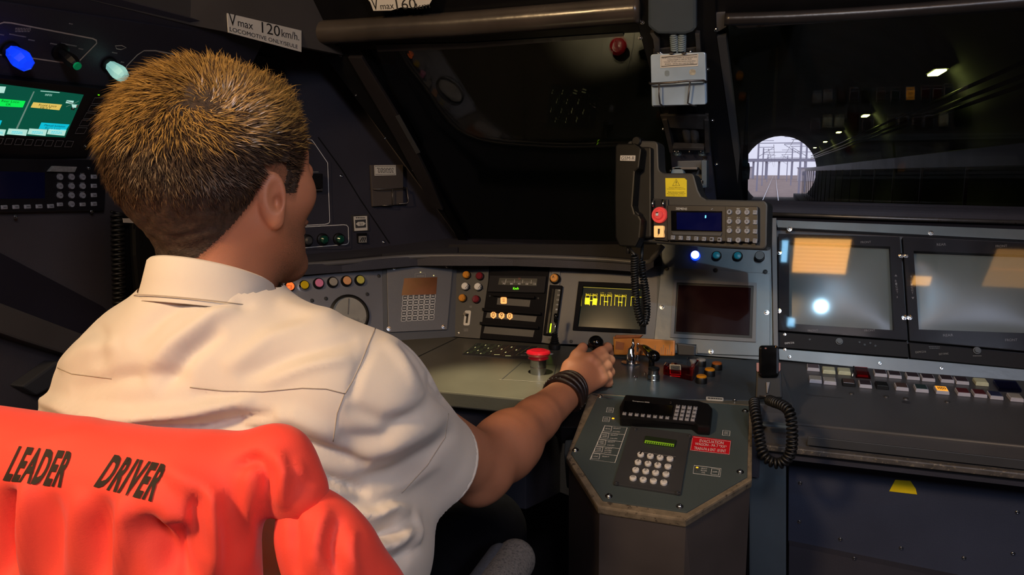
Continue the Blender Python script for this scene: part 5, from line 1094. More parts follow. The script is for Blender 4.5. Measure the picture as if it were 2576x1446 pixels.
# second handset and cord, partly behind the driver
h2 = thing('side_handset', 'black handset on the side wall half hidden behind the driver\'s neck', 'handset', P_L1.hit(320, 750))
slab(P_L1, [(285, 540), (345, 540), (360, 600), (355, 760), (300, 760), (288, 640)], 0, .05, 'black_plastic', 'body', h2, .008)
slab(P_L1.off(.05), [(308, 549), (345, 549), (345, 561), (310, 560)], 0, .001, 'plate_white', 'name_label', h2)
c2_ = thing('coiled_cord', 'black coiled cord hanging on the side wall left of the driver', 'cord', P_L1.hit(265, 760), 'coiled cords')
coil([P_L1.hit(x, y) + P_L1.n * .03 for x, y in ((262, 532), (263, 600), (265, 680), (268, 790))], .009, .0028, .0085, 'rubber', 'coils', c2_)
# dark sheet standing for the sloping wall shadow, then the side ledge
dm('wall_shade', (24, 22, 34), .5, var=.15, scale=6)
slab(P_L1, [(-200, 540), (0, 640), (250, 770), (330, 850), (200, 860), (-200, 700)], 0, .008, 'wall_shade', 'shade_sheet')['kind'] = 'structure'
slab(P_L1, [(-200, 700), (0, 775), (180, 842), (420, 930), (420, 990), (180, 905), (0, 850), (-200, 780)], 0, .04, 'fascia', 'trim_16', bev=.004)['kind'] = 'structure'
slab(P_L1, [(20, 968), (110, 905), (200, 920), (60, 990)], 0, .03, 'dark_grey', 'trim_17', bev=.004)['kind'] = 'structure'
# speed plates
def plate(pl, pts, lab, lines, m_='plate_white'):
    o = slab(pl, pts, 0, .0015, m_, 'speed_plate', None, .0002); tag(o, lab, 'sign', 'speed plates')
    for s, x, y, w_, h_, dy in lines: text(pl, s, x, y, w_, h_, 'black_print', o, .0018, dy=dy)
PFa = P_F0
plate(PFa, [(570, 33), (757, 77), (757, 131), (573, 82)], 'white Vmax 120 km/h plate on the side fascia above the driver\'s head', [('V', 583, 50, 18, 30, 4), ('max', 616, 64, 38, 13, 9), ('120', 680, 74, 46, 27, 11), ('km/h.', 729, 88, 44, 19, 10), ('LOCOMOTIVE ONLY/SEULE', 666, 96.5, 170, 10, 45)])
plate(PFa, [(640, -40), (735, -18), (735, 20), (676, 5), (640, -6)], 'white plate cut off by the top edge of the picture', [('km/h.', 718, 1, 30, 20, 7)])
PV2 = Pl(P_W.hit(1000, 20) + P_W.n * .05, (0, -.93, -.37))
plate(PV2, [(905, -40), (1110, -40), (1080, 12), (1040, 20), (1010, 18), (985, 26), (940, 27), (932, 5), (918, -10)], 'torn white Vmax 160 sticker above the left windscreen', [('V', 944, 10, 17, 30, -1), ('max', 975, 17, 34, 11, -2), ('160', 1022, 10, 50, 26, -3), ('km', 1065, 14, 34, 14, -4)])
# board holder and stickers on the left front wall
def L8(x, y): return (740 + x / 4.82, 340 + y / 4.82)
ch2 = thing('document_holder', 'dim clear board holder with a white label on the wall left of the windscreen', 'holder', P_W3.hit(970, 518))
dm('holder_dim', (70, 64, 62), .4, var=.1, scale=8)
slab(P_W3, [L8(900, 362), L8(1290, 358), L8(1292, 835), L8(925, 862)], .004, .012, 'holder_dim', 'back_box', ch2, .001)
slab(P_W3.off(.012), [L8(970, 365), L8(1230, 362), L8(1234, 484), L8(975, 490)], 0, .0006, 'plate_white', 'label_plate', ch2)
PW4 = P_W3.off(.0127)
ribbon(PW4, [L8(980, 378), L8(1222, 375), L8(1224, 470), L8(984, 476)], .001, 'black_print', ch2, 'printed_line', .0003); smudges(PW4, *L8(1102, 425), 43, 14, 4, 'black_print', ch2)
for pts in ([(920, 650, .0), (925, 652, .02), (1150, 648, .02), (1300, 640, .02), (1320, 630, .0)], [(1140, 650, .02), (1142, 845, .02)], [(1318, 630, .018), (1335, 800, .02), (1325, 825, .015), (1230, 830, .015)], [(1140, 845, .02), (1040, 850, .012)]):
    tube([P_W3.hit(*L8(x, y)) + P_W3.n * h for x, y, h in pts], .0016, 'steel_dark', 'wire_basket', ch2, 6)
sg = slab(P_W3, [L8(690, 968), L8(895, 960), L8(905, 1158), L8(710, 1170)], 0, .003, 'steel_dark', 'arrow_sign'); tag(sg, 'small square arrow label in a metal frame on the left wall', 'sign')
slab(P_W3, [L8(712, 985), L8(875, 978), L8(880, 1150), L8(722, 1160)], .003, .0036, 'plate_white', 'label', sg); slab(P_W3, [L8(728, 1025), L8(858, 1018), L8(862, 1118), L8(735, 1125)], .0036, .004, 'dark_grey', 'symbol_field', sg)
slab(P_W3, [L8(738, 1075), L8(762, 1050), L8(830, 1047), L8(856, 1070), L8(832, 1095), L8(765, 1100)], .004, .0044, 'plate_white', 'double_arrow', sg); text(P_W3, 'LI', *L8(798, 1073), 6, 6, 'black_print', sg, .0047); smudges(P_W3, *L8(793, 1000), 24, 5, 1, 'black_print', sg, .004)
hb = slab(P_W3, [L8(755, 1188), L8(868, 1184), L8(872, 1300), L8(762, 1305)], 0, .006, 'black_plastic', 'hatched_button'); tag(hb, 'small square button with a striped white cap under the arrow label', 'button')
slab(P_W3, [L8(765, 1222), L8(855, 1218), L8(858, 1298), L8(768, 1300)], .006, .009, 'dim_print', 'button_cap', hb)
for k in range(3): slab(P_W3, [L8(772 + k * 26, 1285), L8(780 + k * 26, 1290), L8(812 + k * 18, 1236), L8(802 + k * 18, 1232)], .009, .0093, 'black_print', 'stripe', hb)
wp_ = thing('side_switch_panel', 'printed switch outlines with three dark knobs on the left front wall', 'panel', P_W3.hit(820, 620))
slab(P_W3, [L8(-250, 20), L8(230, 30), L8(440, 330), L8(465, 1075), L8(690, 1080), L8(690, 1375), L8(-250, 1400)], 0, .002, 'wall_navy', 'face_plate', wp_)
PW5 = P_W3.off(.002)
ribbon(PW5, [L8(*p) for p in [(-100, 48), (180, 48), (215, 60), (240, 92), (405, 335), (430, 1035), (425, 1060), (405, 1072), (370, 1080), (-100, 1105)]], .0017, 'white_print', wp_, 'printed_line', .0004, False)
ribbon(PW5, [L8(*p) for p in [(-100, 1125), (600, 1085), (635, 1090), (655, 1115), (660, 1290), (650, 1315), (620, 1325), (-100, 1382)]], .0017, 'white_print', wp_, 'printed_line', .0004, False)
for x, y, m_ in ((-30, 1285, 'dark_grey'), (148, 1275, 'dark_grey'), (340, 1262, 'green_lamp'), (535, 1258, 'green_lamp')):
    k_ = lathe(PW5, *L8(x, y), [(.015, 0), (.0145, .006), (.010, .008)], 'black_plastic', 'rotary_knob', wp_, 20); lathe(PW5, *L8(x, y), [(.010, .007), (.010, .014), (.006, .018)], m_, 'knob_cap', k_, 16)
slab(PW5, [L8(150, 470), L8(300, 465), L8(300, 640), L8(150, 645)], 0, .02, 'black_plastic', 'switch_body', wp_, .002); slab(PW5, [L8(140, 650), L8(285, 650), L8(285, 595), L8(315, 595), L8(315, 672), L8(140, 678)], 0, .014, 'steel_dark', 'switch_guard', wp_, .001); smudges(PW5, *L8(240, 445), 22, 5, 1, 'dim_print', wp_)
for x, y in ((570, 495), (1085, 1295)): screw(P_W3, *L8(x, y), ch2 if x > 1000 else wp_, .003, 'steel')
# ------------------------------------------------------------ implicit-surface tools for the driver and the cloth
def A3(*v): return np.array(v, float)
def npx(px, py, Y): return np.array(atY(px, py, Y))
def s_ell(P, c, r, ax=None):
    q = P - np.asarray(c, float)
    if ax is not None: q = q @ np.asarray(ax).T
    r = np.asarray(r, float); k0 = np.sqrt(((q / r) ** 2).sum(1)) + 1e-9; k1 = np.sqrt(((q / (r * r)) ** 2).sum(1)) + 1e-9
    return k0 * (k0 - 1) / k1
def s_cap(P, a, b, ra, rb=None, flat=None):
    a = np.asarray(a, float); b = np.asarray(b, float); rb = ra if rb is None else rb
    ab = b - a; t = np.clip(((P - a) @ ab) / (ab @ ab), 0, 1)
    q = P - a - t[:, None] * ab
    if flat is not None:
        n, f = flat; n = np.asarray(n, float); n = n / np.linalg.norm(n); dn = q @ n; q = q + (dn * (f - 1))[:, None] * n
    return np.sqrt((q ** 2).sum(1)) - (ra + (rb - ra) * t)
def s_chain(P, pts, rs, k=0.004, flat=None):
    d = None
    for i in range(len(pts) - 1):
        e = s_cap(P, pts[i], pts[i + 1], rs[i], rs[i + 1], flat); d = e if d is None else smin(d, e, k)
    return d
def s_box(P, c, h, r):
    q = np.abs(P - np.asarray(c, float)) - (np.asarray(h, float) - r)
    return np.sqrt((np.maximum(q, 0) ** 2).sum(1)) + np.minimum(q.max(1), 0) - r
def smin(a, b, k):
    h = np.clip(0.5 + 0.5 * (b - a) / k, 0, 1); return b * (1 - h) + a * h - k * h * (1 - h)
def smax(a, b, k): return -smin(-a, -b, k)
def nets(f, lo, hi, h):
    """naive surface nets of f<0 on a grid"""
    lo = np.asarray(lo, float); n = np.ceil((np.asarray(hi) - lo) / h).astype(int) + 1
    xs, ys = lo[0] + h * np.arange(n[0]), lo[1] + h * np.arange(n[1]); g = np.empty(n, np.float32)
    X, Y = np.meshgrid(xs, ys, indexing='ij'); B = np.stack([X.ravel(), Y.ravel(), np.zeros(X.size)], 1)
    for k0 in range(0, n[2], 16):
        k1 = min(n[2], k0 + 16); P = np.concatenate([B + [0, 0, lo[2] + h * k] for k in range(k0, k1)])
        g[:, :, k0:k1] = f(P).reshape(k1 - k0, n[0], n[1]).transpose(1, 2, 0)
    s = g < 0; m = n - 1
    acc = np.zeros((*m, 3), np.float32); cnt = np.zeros(m, np.float32)
    for ax in range(3):
        o = [a for a in range(3) if a != ax]; sl0 = [slice(None)] * 3; sl1 = [slice(None)] * 3; sl0[ax] = slice(0, -1); sl1[ax] = slice(1, None)
        a, b = g[tuple(sl0)], g[tuple(sl1)]; cr = (a < 0) != (b < 0); t = np.where(cr, a / np.where(cr, a - b, 1), 0)
        for d0 in (0, 1):
            for d1 in (0, 1):
                sl = [slice(None)] * 3; sl[o[0]] = slice(d0, n[o[0]] - 1 + d0); sl[o[1]] = slice(d1, n[o[1]] - 1 + d1)
                c = cr[tuple(sl)]; cnt += c
                acc[..., ax] += np.where(c, t[tuple(sl)], 0); acc[..., o[0]] += c * d0; acc[..., o[1]] += c * d1
    act = cnt > 0; idx = -np.ones(m, int); idx[act] = np.arange(act.sum())
    ii = np.argwhere(act); V = lo + h * (ii + acc[act] / cnt[act][:, None]); F = []
    for ax in range(3):
        o = [(ax + 1) % 3, (ax + 2) % 3]; sl0 = [slice(1, -1)] * 3; sl1 = [slice(1, -1)] * 3; sl0[ax] = slice(0, -1); sl1[ax] = slice(1, None)
        a, b = s[tuple(sl0)], s[tuple(sl1)]; off = [1, 1, 1]; off[ax] = 0
        for flip, cr in ((False, a & ~b), (True, ~a & b)):
            q = np.argwhere(cr) + off
            if not len(q): continue
            qs = []
            for d0, d1 in ((0, 0), (-1, 0), (-1, -1), (0, -1)):
                r_ = q.copy(); r_[:, o[0]] += d0; r_[:, o[1]] += d1; qs.append(idx[r_[:, 0], r_[:, 1], r_[:, 2]])
            q4 = np.stack(qs, 1); F.append(q4[:, ::-1] if flip else q4)
    F = np.concatenate(F); F = F[(F >= 0).all(1)]
    return V, F
def vnorm(V, F):
    a = V[F[:, 2]] - V[F[:, 0]]; b = V[F[:, 3]] - V[F[:, 1]]; fn = np.cross(a, b); N = np.zeros_like(V)
    for k in range(4): np.add.at(N, F[:, k], fn)
    return N / (np.linalg.norm(N, axis=1, keepdims=True) + 1e-12)
def relax(V, F, it=2, lam=.5):
    E = np.concatenate([F[:, [0, 1]], F[:, [1, 2]], F[:, [2, 3]], F[:, [3, 0]]])
    for _ in range(it):
        S = np.zeros_like(V); c = np.zeros(len(V)); np.add.at(S, E[:, 0], V[E[:, 1]]); np.add.at(S, E[:, 1], V[E[:, 0]])
        np.add.at(c, E[:, 0], 1); np.add.at(c, E[:, 1], 1); V = V + lam * (S / np.maximum(c, 1)[:, None] - V)
    return V
def mk_np(name, V, F, m, parent, smooth=True):
    c = V.mean(0); me = bpy.data.meshes.new(name); W = (V - c).astype(np.float32)
    me.vertices.add(len(W)); me.vertices.foreach_set('co', W.ravel())
    me.loops.add(F.size); me.loops.foreach_set('vertex_index', F.ravel().astype(np.int32))
    me.polygons.add(len(F)); me.polygons.foreach_set('loop_start', np.arange(0, F.size, F.shape[1], dtype=np.int32)); me.polygons.foreach_set('loop_total', np.full(len(F), F.shape[1], np.int32))
    me.polygons.foreach_set('use_smooth', np.ones(len(F), bool) if smooth else np.zeros(len(F), bool)); me.update(calc_edges=True); me.validate()
    me.materials.append(M[m]); return link(name, me, parent, Matrix.Translation(V3(c)))
RXn, FXn, UXn, CPn = (np.array(v) for v in (RX, FX, UX, CAMP))
def topix(V):
    d = V - CPn; w = d @ FXn; return np.stack([1288 + FPX * (d @ RXn) / w, 723 - FPX * (d @ UXn) / w], 1), w
def seg_d(Q, a, b):
    a = np.asarray(a, float); b = np.asarray(b, float); ab = b - a; t = np.clip(((Q - a) @ ab) / (ab @ ab), 0, 1)
    return np.sqrt(((Q - a - t[:, None] * ab) ** 2).sum(1)), t
def folds(V, N, lst, facing=True):
    """cloth folds: ridges and valleys running along lines of the cloth, raised along its normals"""
    Q, w = topix(V); see = ((CPn - V) * N).sum(1) > 0 if facing else np.ones(len(V), bool); D = np.zeros(len(V))
    for pts, amp, wd in lst:
        amp *= 1.25; wd *= .85; best = np.full(len(V), 1e9); tt = np.zeros(len(V)); n = len(pts) - 1
        for i in range(n):
            d, t = seg_d(Q, pts[i], pts[i + 1]); m_ = d < best; best = np.where(m_, d, best); tt = np.where(m_, (i + t) / n, tt)
        D += amp * np.exp(-(best / wd) ** 2) * np.sin(np.pi * np.clip(tt, .0, 1)) ** .5
    return V + N * (D * see)[:, None]
def surf_line(V, F, pts, rad, m, name, parent, step=6, lift=.0004):
    """a seam laid on the cloth"""
    bv = BVHTree.FromPolygons([tuple(v) for v in V], [tuple(f) for f in F]); out = []
    for i in range(len(pts) - 1):
        L_ = math.hypot(pts[i + 1][0] - pts[i][0], pts[i + 1][1] - pts[i][1]); k = max(1, int(L_ / step))
        for j in range(k + (i == len(pts) - 2)):
            t = j / k; d = ray(pts[i][0] * (1 - t) + pts[i + 1][0] * t, pts[i][1] * (1 - t) + pts[i + 1][1] * t).normalized(); h = bv.ray_cast(CAMP, d)
            if h[0] is not None: out.append(h[0] - d * lift)
    return tube(out, rad, m, name, parent, 6) if len(out) > 1 else None

# ------------------------------------------------------------ the driver
dr = thing('person', 'seated person seen from behind in a white short-sleeved shirt, right hand on a control lever', 'person', (-.58, .72, 0))
HC = A3(-.569, .690, 1.254); HS = 1.03; HA = R(-12)
HRm = np.array([[math.cos(HA), -math.sin(HA), 0], [math.sin(HA), math.cos(HA), 0], [0, 0, 1.0]])   # head turned a little to the right
def hloc(P): return (P - HC) @ HRm / HS
def hwld(q): return HC + HRm @ (np.asarray(q, float) * HS)
def head_f(P):
    q = hloc(P); ax = np.abs(q[:, 0]); s = np.stack([ax, q[:, 1], q[:, 2]], 1)
    d = s_ell(q, (0, -.016, .014), (.0755, .094, .078))
    d = smin(d, s_ell(q, (0, -.045, -.012), (.068, .062, .060)), .03)
    d = smin(d, s_ell(q, (0, .026, -.050), (.057, .060, .078)), .03)
    d = smin(d, s_cap(s, (.057, .0, -.058), (.020, .068, -.108), .017, .014), .03)
    d = smin(d, s_ell(q, (0, .072, -.112), (.024, .020, .018)), .02)
    d = smin(d, s_ell(q, (0, .062, .016), (.050, .022, .022)), .025)
    d = smin(d, s_ell(s, (.045, .052, -.028), (.020, .024, .022)), .025)
    d = smin(d, s_cap(q, (0, .086, .006), (0, .108, -.030), .007, .012), .014)
    d = smin(d, s_ell(s, (.011, .098, -.036), (.009, .011, .008)), .008)
    d = smax(d, -s_ell(s, (.031, .094, -.004), (.017, .014, .011)), .010)
    d = smin(d, s_ell(s, (.031, .078, -.004), (.0125, .0125, .0125)), .003)
    d = smin(d, s_ell(q, (0, .090, -.062), (.024, .010, .0065)), .008)
    d = smin(d, s_ell(q, (0, .088, -.074), (.020, .010, .007)), .008)
    d = smax(d, -s_ell(q, (0, .104, -.068), (.018, .006, .0014)), .003)
    # ear: shell, bowl, lobe
    e0 = A3(.0745, -.006, -.030); ca, sa = math.cos(R(24)), math.sin(R(24))
    n_ = A3(ca, -sa * .9, .0); n_ = A3(math.sin(R(62)), -math.cos(R(62)), 0)
    t_ = A3(math.cos(R(62)), math.sin(R(62)), 0) * 1.0; up = A3(0, -.16, .987)
    w = s - e0; a = w @ n_; b = w @ t_; c = w @ up; E = np.stack([a, b, c], 1)
    shell = s_ell(E, (.005, 0, 0), (.0070, .0138, .0265)); lobe = s_ell(E, (.003, .003, -.023), (.006, .008, .009))
    ear = smin(shell, lobe, .006)
    ear = smax(ear, -s_ell(E, (.0145, .002, .003), (.0085, .0092, .0185)), .0025)
    ear = smax(ear, -s_ell(E, (.009, .004, -.004), (.008, .0042, .008)), .003)
    d = smin(d, ear, .005)
    # neck
    d = d * HS
    d = smin(d, s_cap(P, HC + [-.003, -.026, -.070], (-.574, .665, 1.06), .0535, .058), .024)
    d = smin(d, s_cap(P, HC + [.003, .014, -.10], (-.574, .685, 1.06), .036, .044), .02)
    return d
Vh, Fh = nets(head_f, HC + [-.115, -.15, -.185], HC + [.115, .145, .115], .0021)
Vh = relax(Vh, Fh, 2, .35)
# right arm and hand
Sh = npx(930, 1015, .70); El = npx(1207, 1178, .925); Wr = npx(1428, 985, 1.235)
HBn = np.array(HB)
fa = (Wr - El) / np.linalg.norm(Wr - El)
KI = npx(1484, 904, 1.300); KP = npx(1516, 952, 1.300); KI2 = npx(1498, 916, 1.303); KP2 = npx(1509, 934, 1.303)
def arm_f(P):
    d = s_cap(P, Sh + (El - Sh) * .35, El, .044, .044)
    d = smin(d, s_cap(P, El, El + fa * .09, .043, .0455), .02)
    d = smin(d, s_cap(P, El + fa * .07 + [0.004, 0, .002], El + fa * .19, .0465, .033), .02)
    d = smin(d, s_chain(P, [El + fa * .18, Wr], [.034, .0285], .01, ((.5, .1, .85), 1.06)), .015)
    d = smin(d, s_ell(P, El + [.0, -.018, -.020], (.022, .022, .022)), .02)
    d = smin(d, s_cap(P, Wr, Wr + fa * .012, .0265, .027), .01)
    return d
hn = np.cross(KP - Wr, KI - Wr); hn = hn / np.linalg.norm(hn)
if hn @ (CPn - KI) < 0: hn = -hn          # back of the hand faces up and back
def hand_f(P):
    fl = (hn, 1.25)
    d = s_cap(P, Wr - fa * .03, Wr + fa * .01, .029, .027)
    for k, (K, r) in enumerate(((KI, .0135), (KI2, .0135), (KP2, .0125), (KP, .0115))):
        d = smin(d, s_cap(P, Wr + (K - Wr) * .12, K - hn * .004, .019, r, fl), .012)
    # palm pad and thumb root on the near side
    d = smin(d, s_cap(P, Wr + fa * .012 - hn * .012, KI - hn * .018, .017, .012), .014)
    d = smin(d, s_cap(P, Wr + fa * .010 - hn * .012, KP - hn * .016, .017, .011), .014)
    T0 = Wr + fa * .016 + (KI - KP) / np.linalg.norm(KI - KP) * .014 - hn * .010
    T1 = npx(1434, 924, 1.283); T2 = npx(1452, 896, 1.312); T3 = npx(1466, 874, 1.336)
    th = s_chain(P, [T0, T1, T2, T3], [.0155, .0135, .0112, .0095], .008); d = smin(d, th, .012)
    fing = [(KI, [npx(1512, 884, 1.335), npx(1528, 874, 1.362), npx(1534, 890, 1.378)], .0098),
            (KI2, [npx(1518, 898, 1.335), npx(1534, 906, 1.350), npx(1526, 922, 1.356)], .0102),
            (KP2, [npx(1526, 920, 1.328), npx(1534, 936, 1.338), npx(1522, 946, 1.345)], .0098),
            (KP, [npx(1528, 946, 1.318), npx(1530, 962, 1.322), npx(1516, 968, 1.328)], .0088)]
    for K, js, r in fing:
        e = s_chain(P, [K - hn * .002] + js, [r * 1.08, r, r * .93, r * .8], .004)
        d = smin(d, e, .0035)
    for K in (KI, KI2, KP2, KP): d = smin(d, s_ell(P, K + hn * .003, (.008, .008, .008)), .008)
    return smax(d, -(np.sqrt(((P - HBn) ** 2).sum(1)) - .0150), .002)
Va, Fa = nets(arm_f, np.minimum(Sh, np.minimum(El, Wr)) - .065, np.maximum(Sh, np.maximum(El, Wr)) + .06, .003)
mk_ = ((Va - Wr) @ fa) < -.012
Fa = Fa[mk_[Fa].all(1)]
lo_, hi_ = np.minimum(Wr, KI) - .06, np.maximum(KP, npx(1536, 902, 1.36)) + .06
Vd, Fd = nets(hand_f, lo_, hi_, .0014); Vd = relax(Vd, Fd, 2, .4)
keep = ((Vd - Wr) @ fa) > -.018; Fd = Fd[keep[Fd].all(1)]
# left arm (resting forward on the desk, mostly hidden) and trunk inside the shirt
SL = A3(-.755, .70, .98); EL2 = A3(-.83, .90, .83); WL = A3(-.74, 1.12, .885)
def trunk_f(P):
    d = s_ell(P, (-.59, .70, .90), (.150, .090, .20))
    d = smin(d, s_cap(P, (-.59, .665, 1.10), (-.585, .66, 1.02), .06, .075), .03)
    d = smin(d, s_cap(P, (-.59, .69, 1.00), SL, .04, .03), .03); d = smin(d, s_cap(P, (-.59, .69, 1.00), Sh + [-.02, 0, -.01], .04, .03), .03)
    d = smin(d, s_cap(P, SL, EL2, .04, .040), .02); d = smin(d, s_cap(P, EL2, WL, .041, .026), .02)
    hL = WL + A3(.035, .07, -.002)
    d = smin(d, s_cap(P, WL, hL, .026, .022, ((0, 0, 1), 1.6)), .015)
    for k in range(4):
        b = hL + A3(-.028 + .019 * k, .012, 0); d = smin(d, s_chain(P, [b, b + A3(.01, .04, .002), b + A3(.014, .066 - .004 * abs(k - 1.5), -.006)], [.0095, .0088, .0075]), .004)
    d = smin(d, s_chain(P, [WL + A3(.022, .02, 0), WL + A3(.055, .05, -.002), WL + A3(.075, .085, -.004)], [.014, .011, .009]), .008)
    return d
Vt, Ft = nets(trunk_f, (-.93, .52, .68), (-.31, 1.30, 1.13), .0055)
dm('skin', (188, 124, 92), .55, var=.06, scale=30, bump=.25, bscale=900, sss=.12)
ntk = M['skin'].node_tree; bk = ntk.nodes['Principled BSDF']; at_ = ntk.nodes.new('ShaderNodeAttribute'); at_.attribute_name = 'stubble'
sn_ = ntk.nodes.new('ShaderNodeTexNoise'); sn_.inputs['Scale'].default_value = 700; mm_ = ntk.nodes.new('ShaderNodeMath'); mm_.operation = 'MULTIPLY'; mp_ = ntk.nodes.new('ShaderNodeMapRange'); mp_.inputs[1].default_value = .35; mp_.inputs[2].default_value = .65; mp_.inputs[3].default_value = .3
ntk.links.new(sn_.outputs[0], mp_.inputs[0]); ntk.links.new(mp_.outputs[0], mm_.inputs[0]); ntk.links.new(at_.outputs['Fac'], mm_.inputs[1])
sx_ = ntk.nodes.new('ShaderNodeMix'); sx_.data_type = 'RGBA'; sx_.inputs['B'].default_value = (*lin((92, 62, 44)), 1)
src = bk.inputs['Base Color'].links[0].from_socket; ntk.links.new(src, sx_.inputs['A']); ntk.links.new(mm_.outputs[0], sx_.inputs['Factor']); ntk.links.new(sx_.outputs['Result'], bk.inputs['Base Color'])
Vb = np.concatenate([Vh, Va, Vd, Vt]); o1, o2, o3 = len(Vh), len(Vh) + len(Va), len(Vh) + len(Va) + len(Vd)
Fb = np.concatenate([Fh, Fa + o1, Fd + o2, Ft + o3])
body = mk_np('body', Vb, Fb, 'skin', dr)
qh = hloc(Vh); st = np.zeros(len(Vb)); hd0 = None; ss = lambda x, a, b: np.clip((x - a) / (b - a), 0, 1)
st[:len(Vh)] = ss(-qh[:, 2], .035, .07) * ss(qh[:, 1], -.005, .03) * ss(-qh[:, 2], -1, .0) * (qh[:, 2] > -.135) * .75
_ax = np.interp(qh[:, 1], [-.12, -.07, -.045, -.022, -.012, .006, .014, .033, .038, .050, .068, .11], [-.098, -.092, -.060, -.026, .000, -.002, -.026, -.028, -.010, .028, .052, .060])
_in = qh[:, 2] - _ax; near = np.clip(1 + _in / .010, 0, 1) * .8 * (qh[:, 2] > -.12) * ~((np.abs(qh[:, 0]) > .074) & (np.abs(qh[:, 1] + .004) < .02) & (qh[:, 2] < .004))
st[:len(Vh)] = np.maximum(st[:len(Vh)], near)
a_ = body.data.attributes.new('stubble', 'FLOAT', 'POINT'); a_.data.foreach_set('value', st.astype(np.float32))
# eyes, brows
dm('eye_white', (225, 220, 215), .15, var=.03); dm('iris', (70, 90, 90), .1)
for s in (-1, 1):
    c = hwld([s * .031, .0795, -.004])
    P_e = Pl(c, (0, 1, 0)); e_ = link('eye', lathe_me('eye', [(.0116 * math.sin(R(a)) + .0001, -.0116 * math.cos(R(a))) for a in range(0, 181, 18)], 'eye_white', 16), dr, Matrix.Translation(V3(c)))
    link('iris', lathe_me('iris', [(.0052, .0), (.0052, .0012), (.002, .0018)], 'iris', 16), e_, Matrix.Translation(V3(c + [0, .0104, 0])) @ Matrix.Rotation(R(-90), 4, 'X'))

# ---- shirt
ud = (El - Sh) / np.linalg.norm(El - Sh); hem = HM = npx(1092, 1164, .815)
def shirt_f(P):
    d = s_ell(P, (-.592, .675, .93), (.20, .130, .20))
    d = smin(d, s_ell(P, (-.585, .70, .80), (.222, .160, .16)), .08)
    d = smin(d, s_cap(P, (-.578, .67, 1.065), (-.574, .665, 1.11), .076, .062), .05)
    d = smin(d, s_cap(P, (-.58, .655, 1.035), (-.445, .675, 1.026), .080, .062), .05)
    d = smin(d, s_cap(P, (-.585, .655, 1.035), (-.735, .685, 1.005), .080, .056), .05)
    # right sleeve to the hem
    d = smin(d, s_cap(P, (-.445, .685, 1.018), Sh + [-.008, .01, .0], .064, .066), .05)
    d = smin(d, s_cap(P, Sh + [-.008, .01, .0], HM, .066, .0585), .03)
    d = smin(d, s_cap(P, HM, HM + ud * .03, .059, .059), .01)
    # left sleeve
    d = smin(d, s_cap(P, (-.735, .69, .99), (-.785, .73, .945), .056, .060), .04)
    d = smin(d, s_cap(P, (-.785, .73, .945), (-.82, .80, .89), .060, .062), .03)
    d = smin(d, s_ell(P, (-.775, .665, .962), (.045, .05, .022)), .03)
    # blousing over the waist on the right
    d = smin(d, s_ell(P, (-.44, .70, .82), (.085, .11, .09)), .05)
    return d
Vs, Fs = nets(shirt_f, (-.965, .49, .66), (-.285, .96, 1.17), .0040)
cut = ~((((Vs - hem) @ ud) > 0) & (Vs[:, 0] > -.47) & (Vs[:, 1] > .72) & (((Vs - hem) ** 2).sum(1) < .095 ** 2)); 
Fs = Fs[cut[Fs].all(1)]
cz = Vs[:, 2] < 1.128 + .0; Fs = Fs[cz[Fs].all(1)]
Ns = vnorm(Vs, Fs)
SHF = [
 ([(330, 870), (400, 800), (480, 750)], -.006, 26), ([(350, 960), (430, 870), (540, 790), (600, 765)], .007, 24), ([(400, 985), (480, 890), (560, 830)], -.007, 20),
 ([(560, 930), (680, 850), (840, 800)], .005, 24), ([(600, 955), (730, 890), (900, 850)], -.005, 20), ([(660, 965), (780, 920), (890, 900)], .004, 16),
 ([(150, 930), (220, 880), (300, 860)], .005, 26), ([(180, 985), (300, 950), (400, 940), (480, 960)], -.006, 26), ([(230, 800), (260, 850), (250, 930)], -.004, 22),
 ([(90, 1000), (200, 1040), (340, 1050), (500, 1035), (640, 1000)], .013, 22), ([(350, 1075), (480, 1078), (620, 1050), (700, 1040)], -.013, 17), ([(480, 990), (560, 1000), (640, 985)], -.004, 10),
 ([(430, 1100), (600, 1080), (740, 1110), (860, 1150), (930, 1170)], -.011, 17), ([(600, 1040), (740, 1050), (850, 1100)], .007, 26), ([(560, 1120), (700, 1160), (800, 1220), (900, 1245)], .009, 20),
 ([(780, 1190), (850, 1215), (930, 1240)], -.012, 13), ([(870, 1020), (960, 1060), (1060, 1050)], -.004, 22), ([(880, 1160), (980, 1130), (1080, 1080), (1130, 1030)], .005, 24),
 ([(850, 1100), (960, 1100), (1060, 1030), (1100, 990)], -.005, 22), ([(870, 1220), (980, 1190), (1090, 1130), (1145, 1080)], -.0045, 18), ([(930, 1250), (1020, 1220), (1110, 1160)], .0035, 16),
 ([(1010, 860), (1060, 920), (1090, 1000)], -.005, 15), ([(960, 850), (1010, 900), (1050, 980)], .0035, 18), ([(1085, 930), (1095, 980), (1130, 1030)], -.005, 10),
 ([(940, 870), (900, 940), (880, 1010)], -.0035, 14), ([(880, 1290), (940, 1300), (980, 1280), (1030, 1290)], .012, 16), ([(880, 1330), (950, 1350), (1000, 1330)], -.014, 15), ([(900, 1380), (980, 1370), (1040, 1330)], .012, 18),
 ([(930, 1420), (1000, 1410), (1050, 1370)], -.012, 16), ([(1040, 1280), (1050, 1340), (1030, 1400)], .006, 12), ([(700, 760), (780, 790), (860, 795)], .004, 20), ([(420, 735), (520, 760), (640, 770)], -.004, 14)]
Vs = folds(Vs, Ns, SHF)
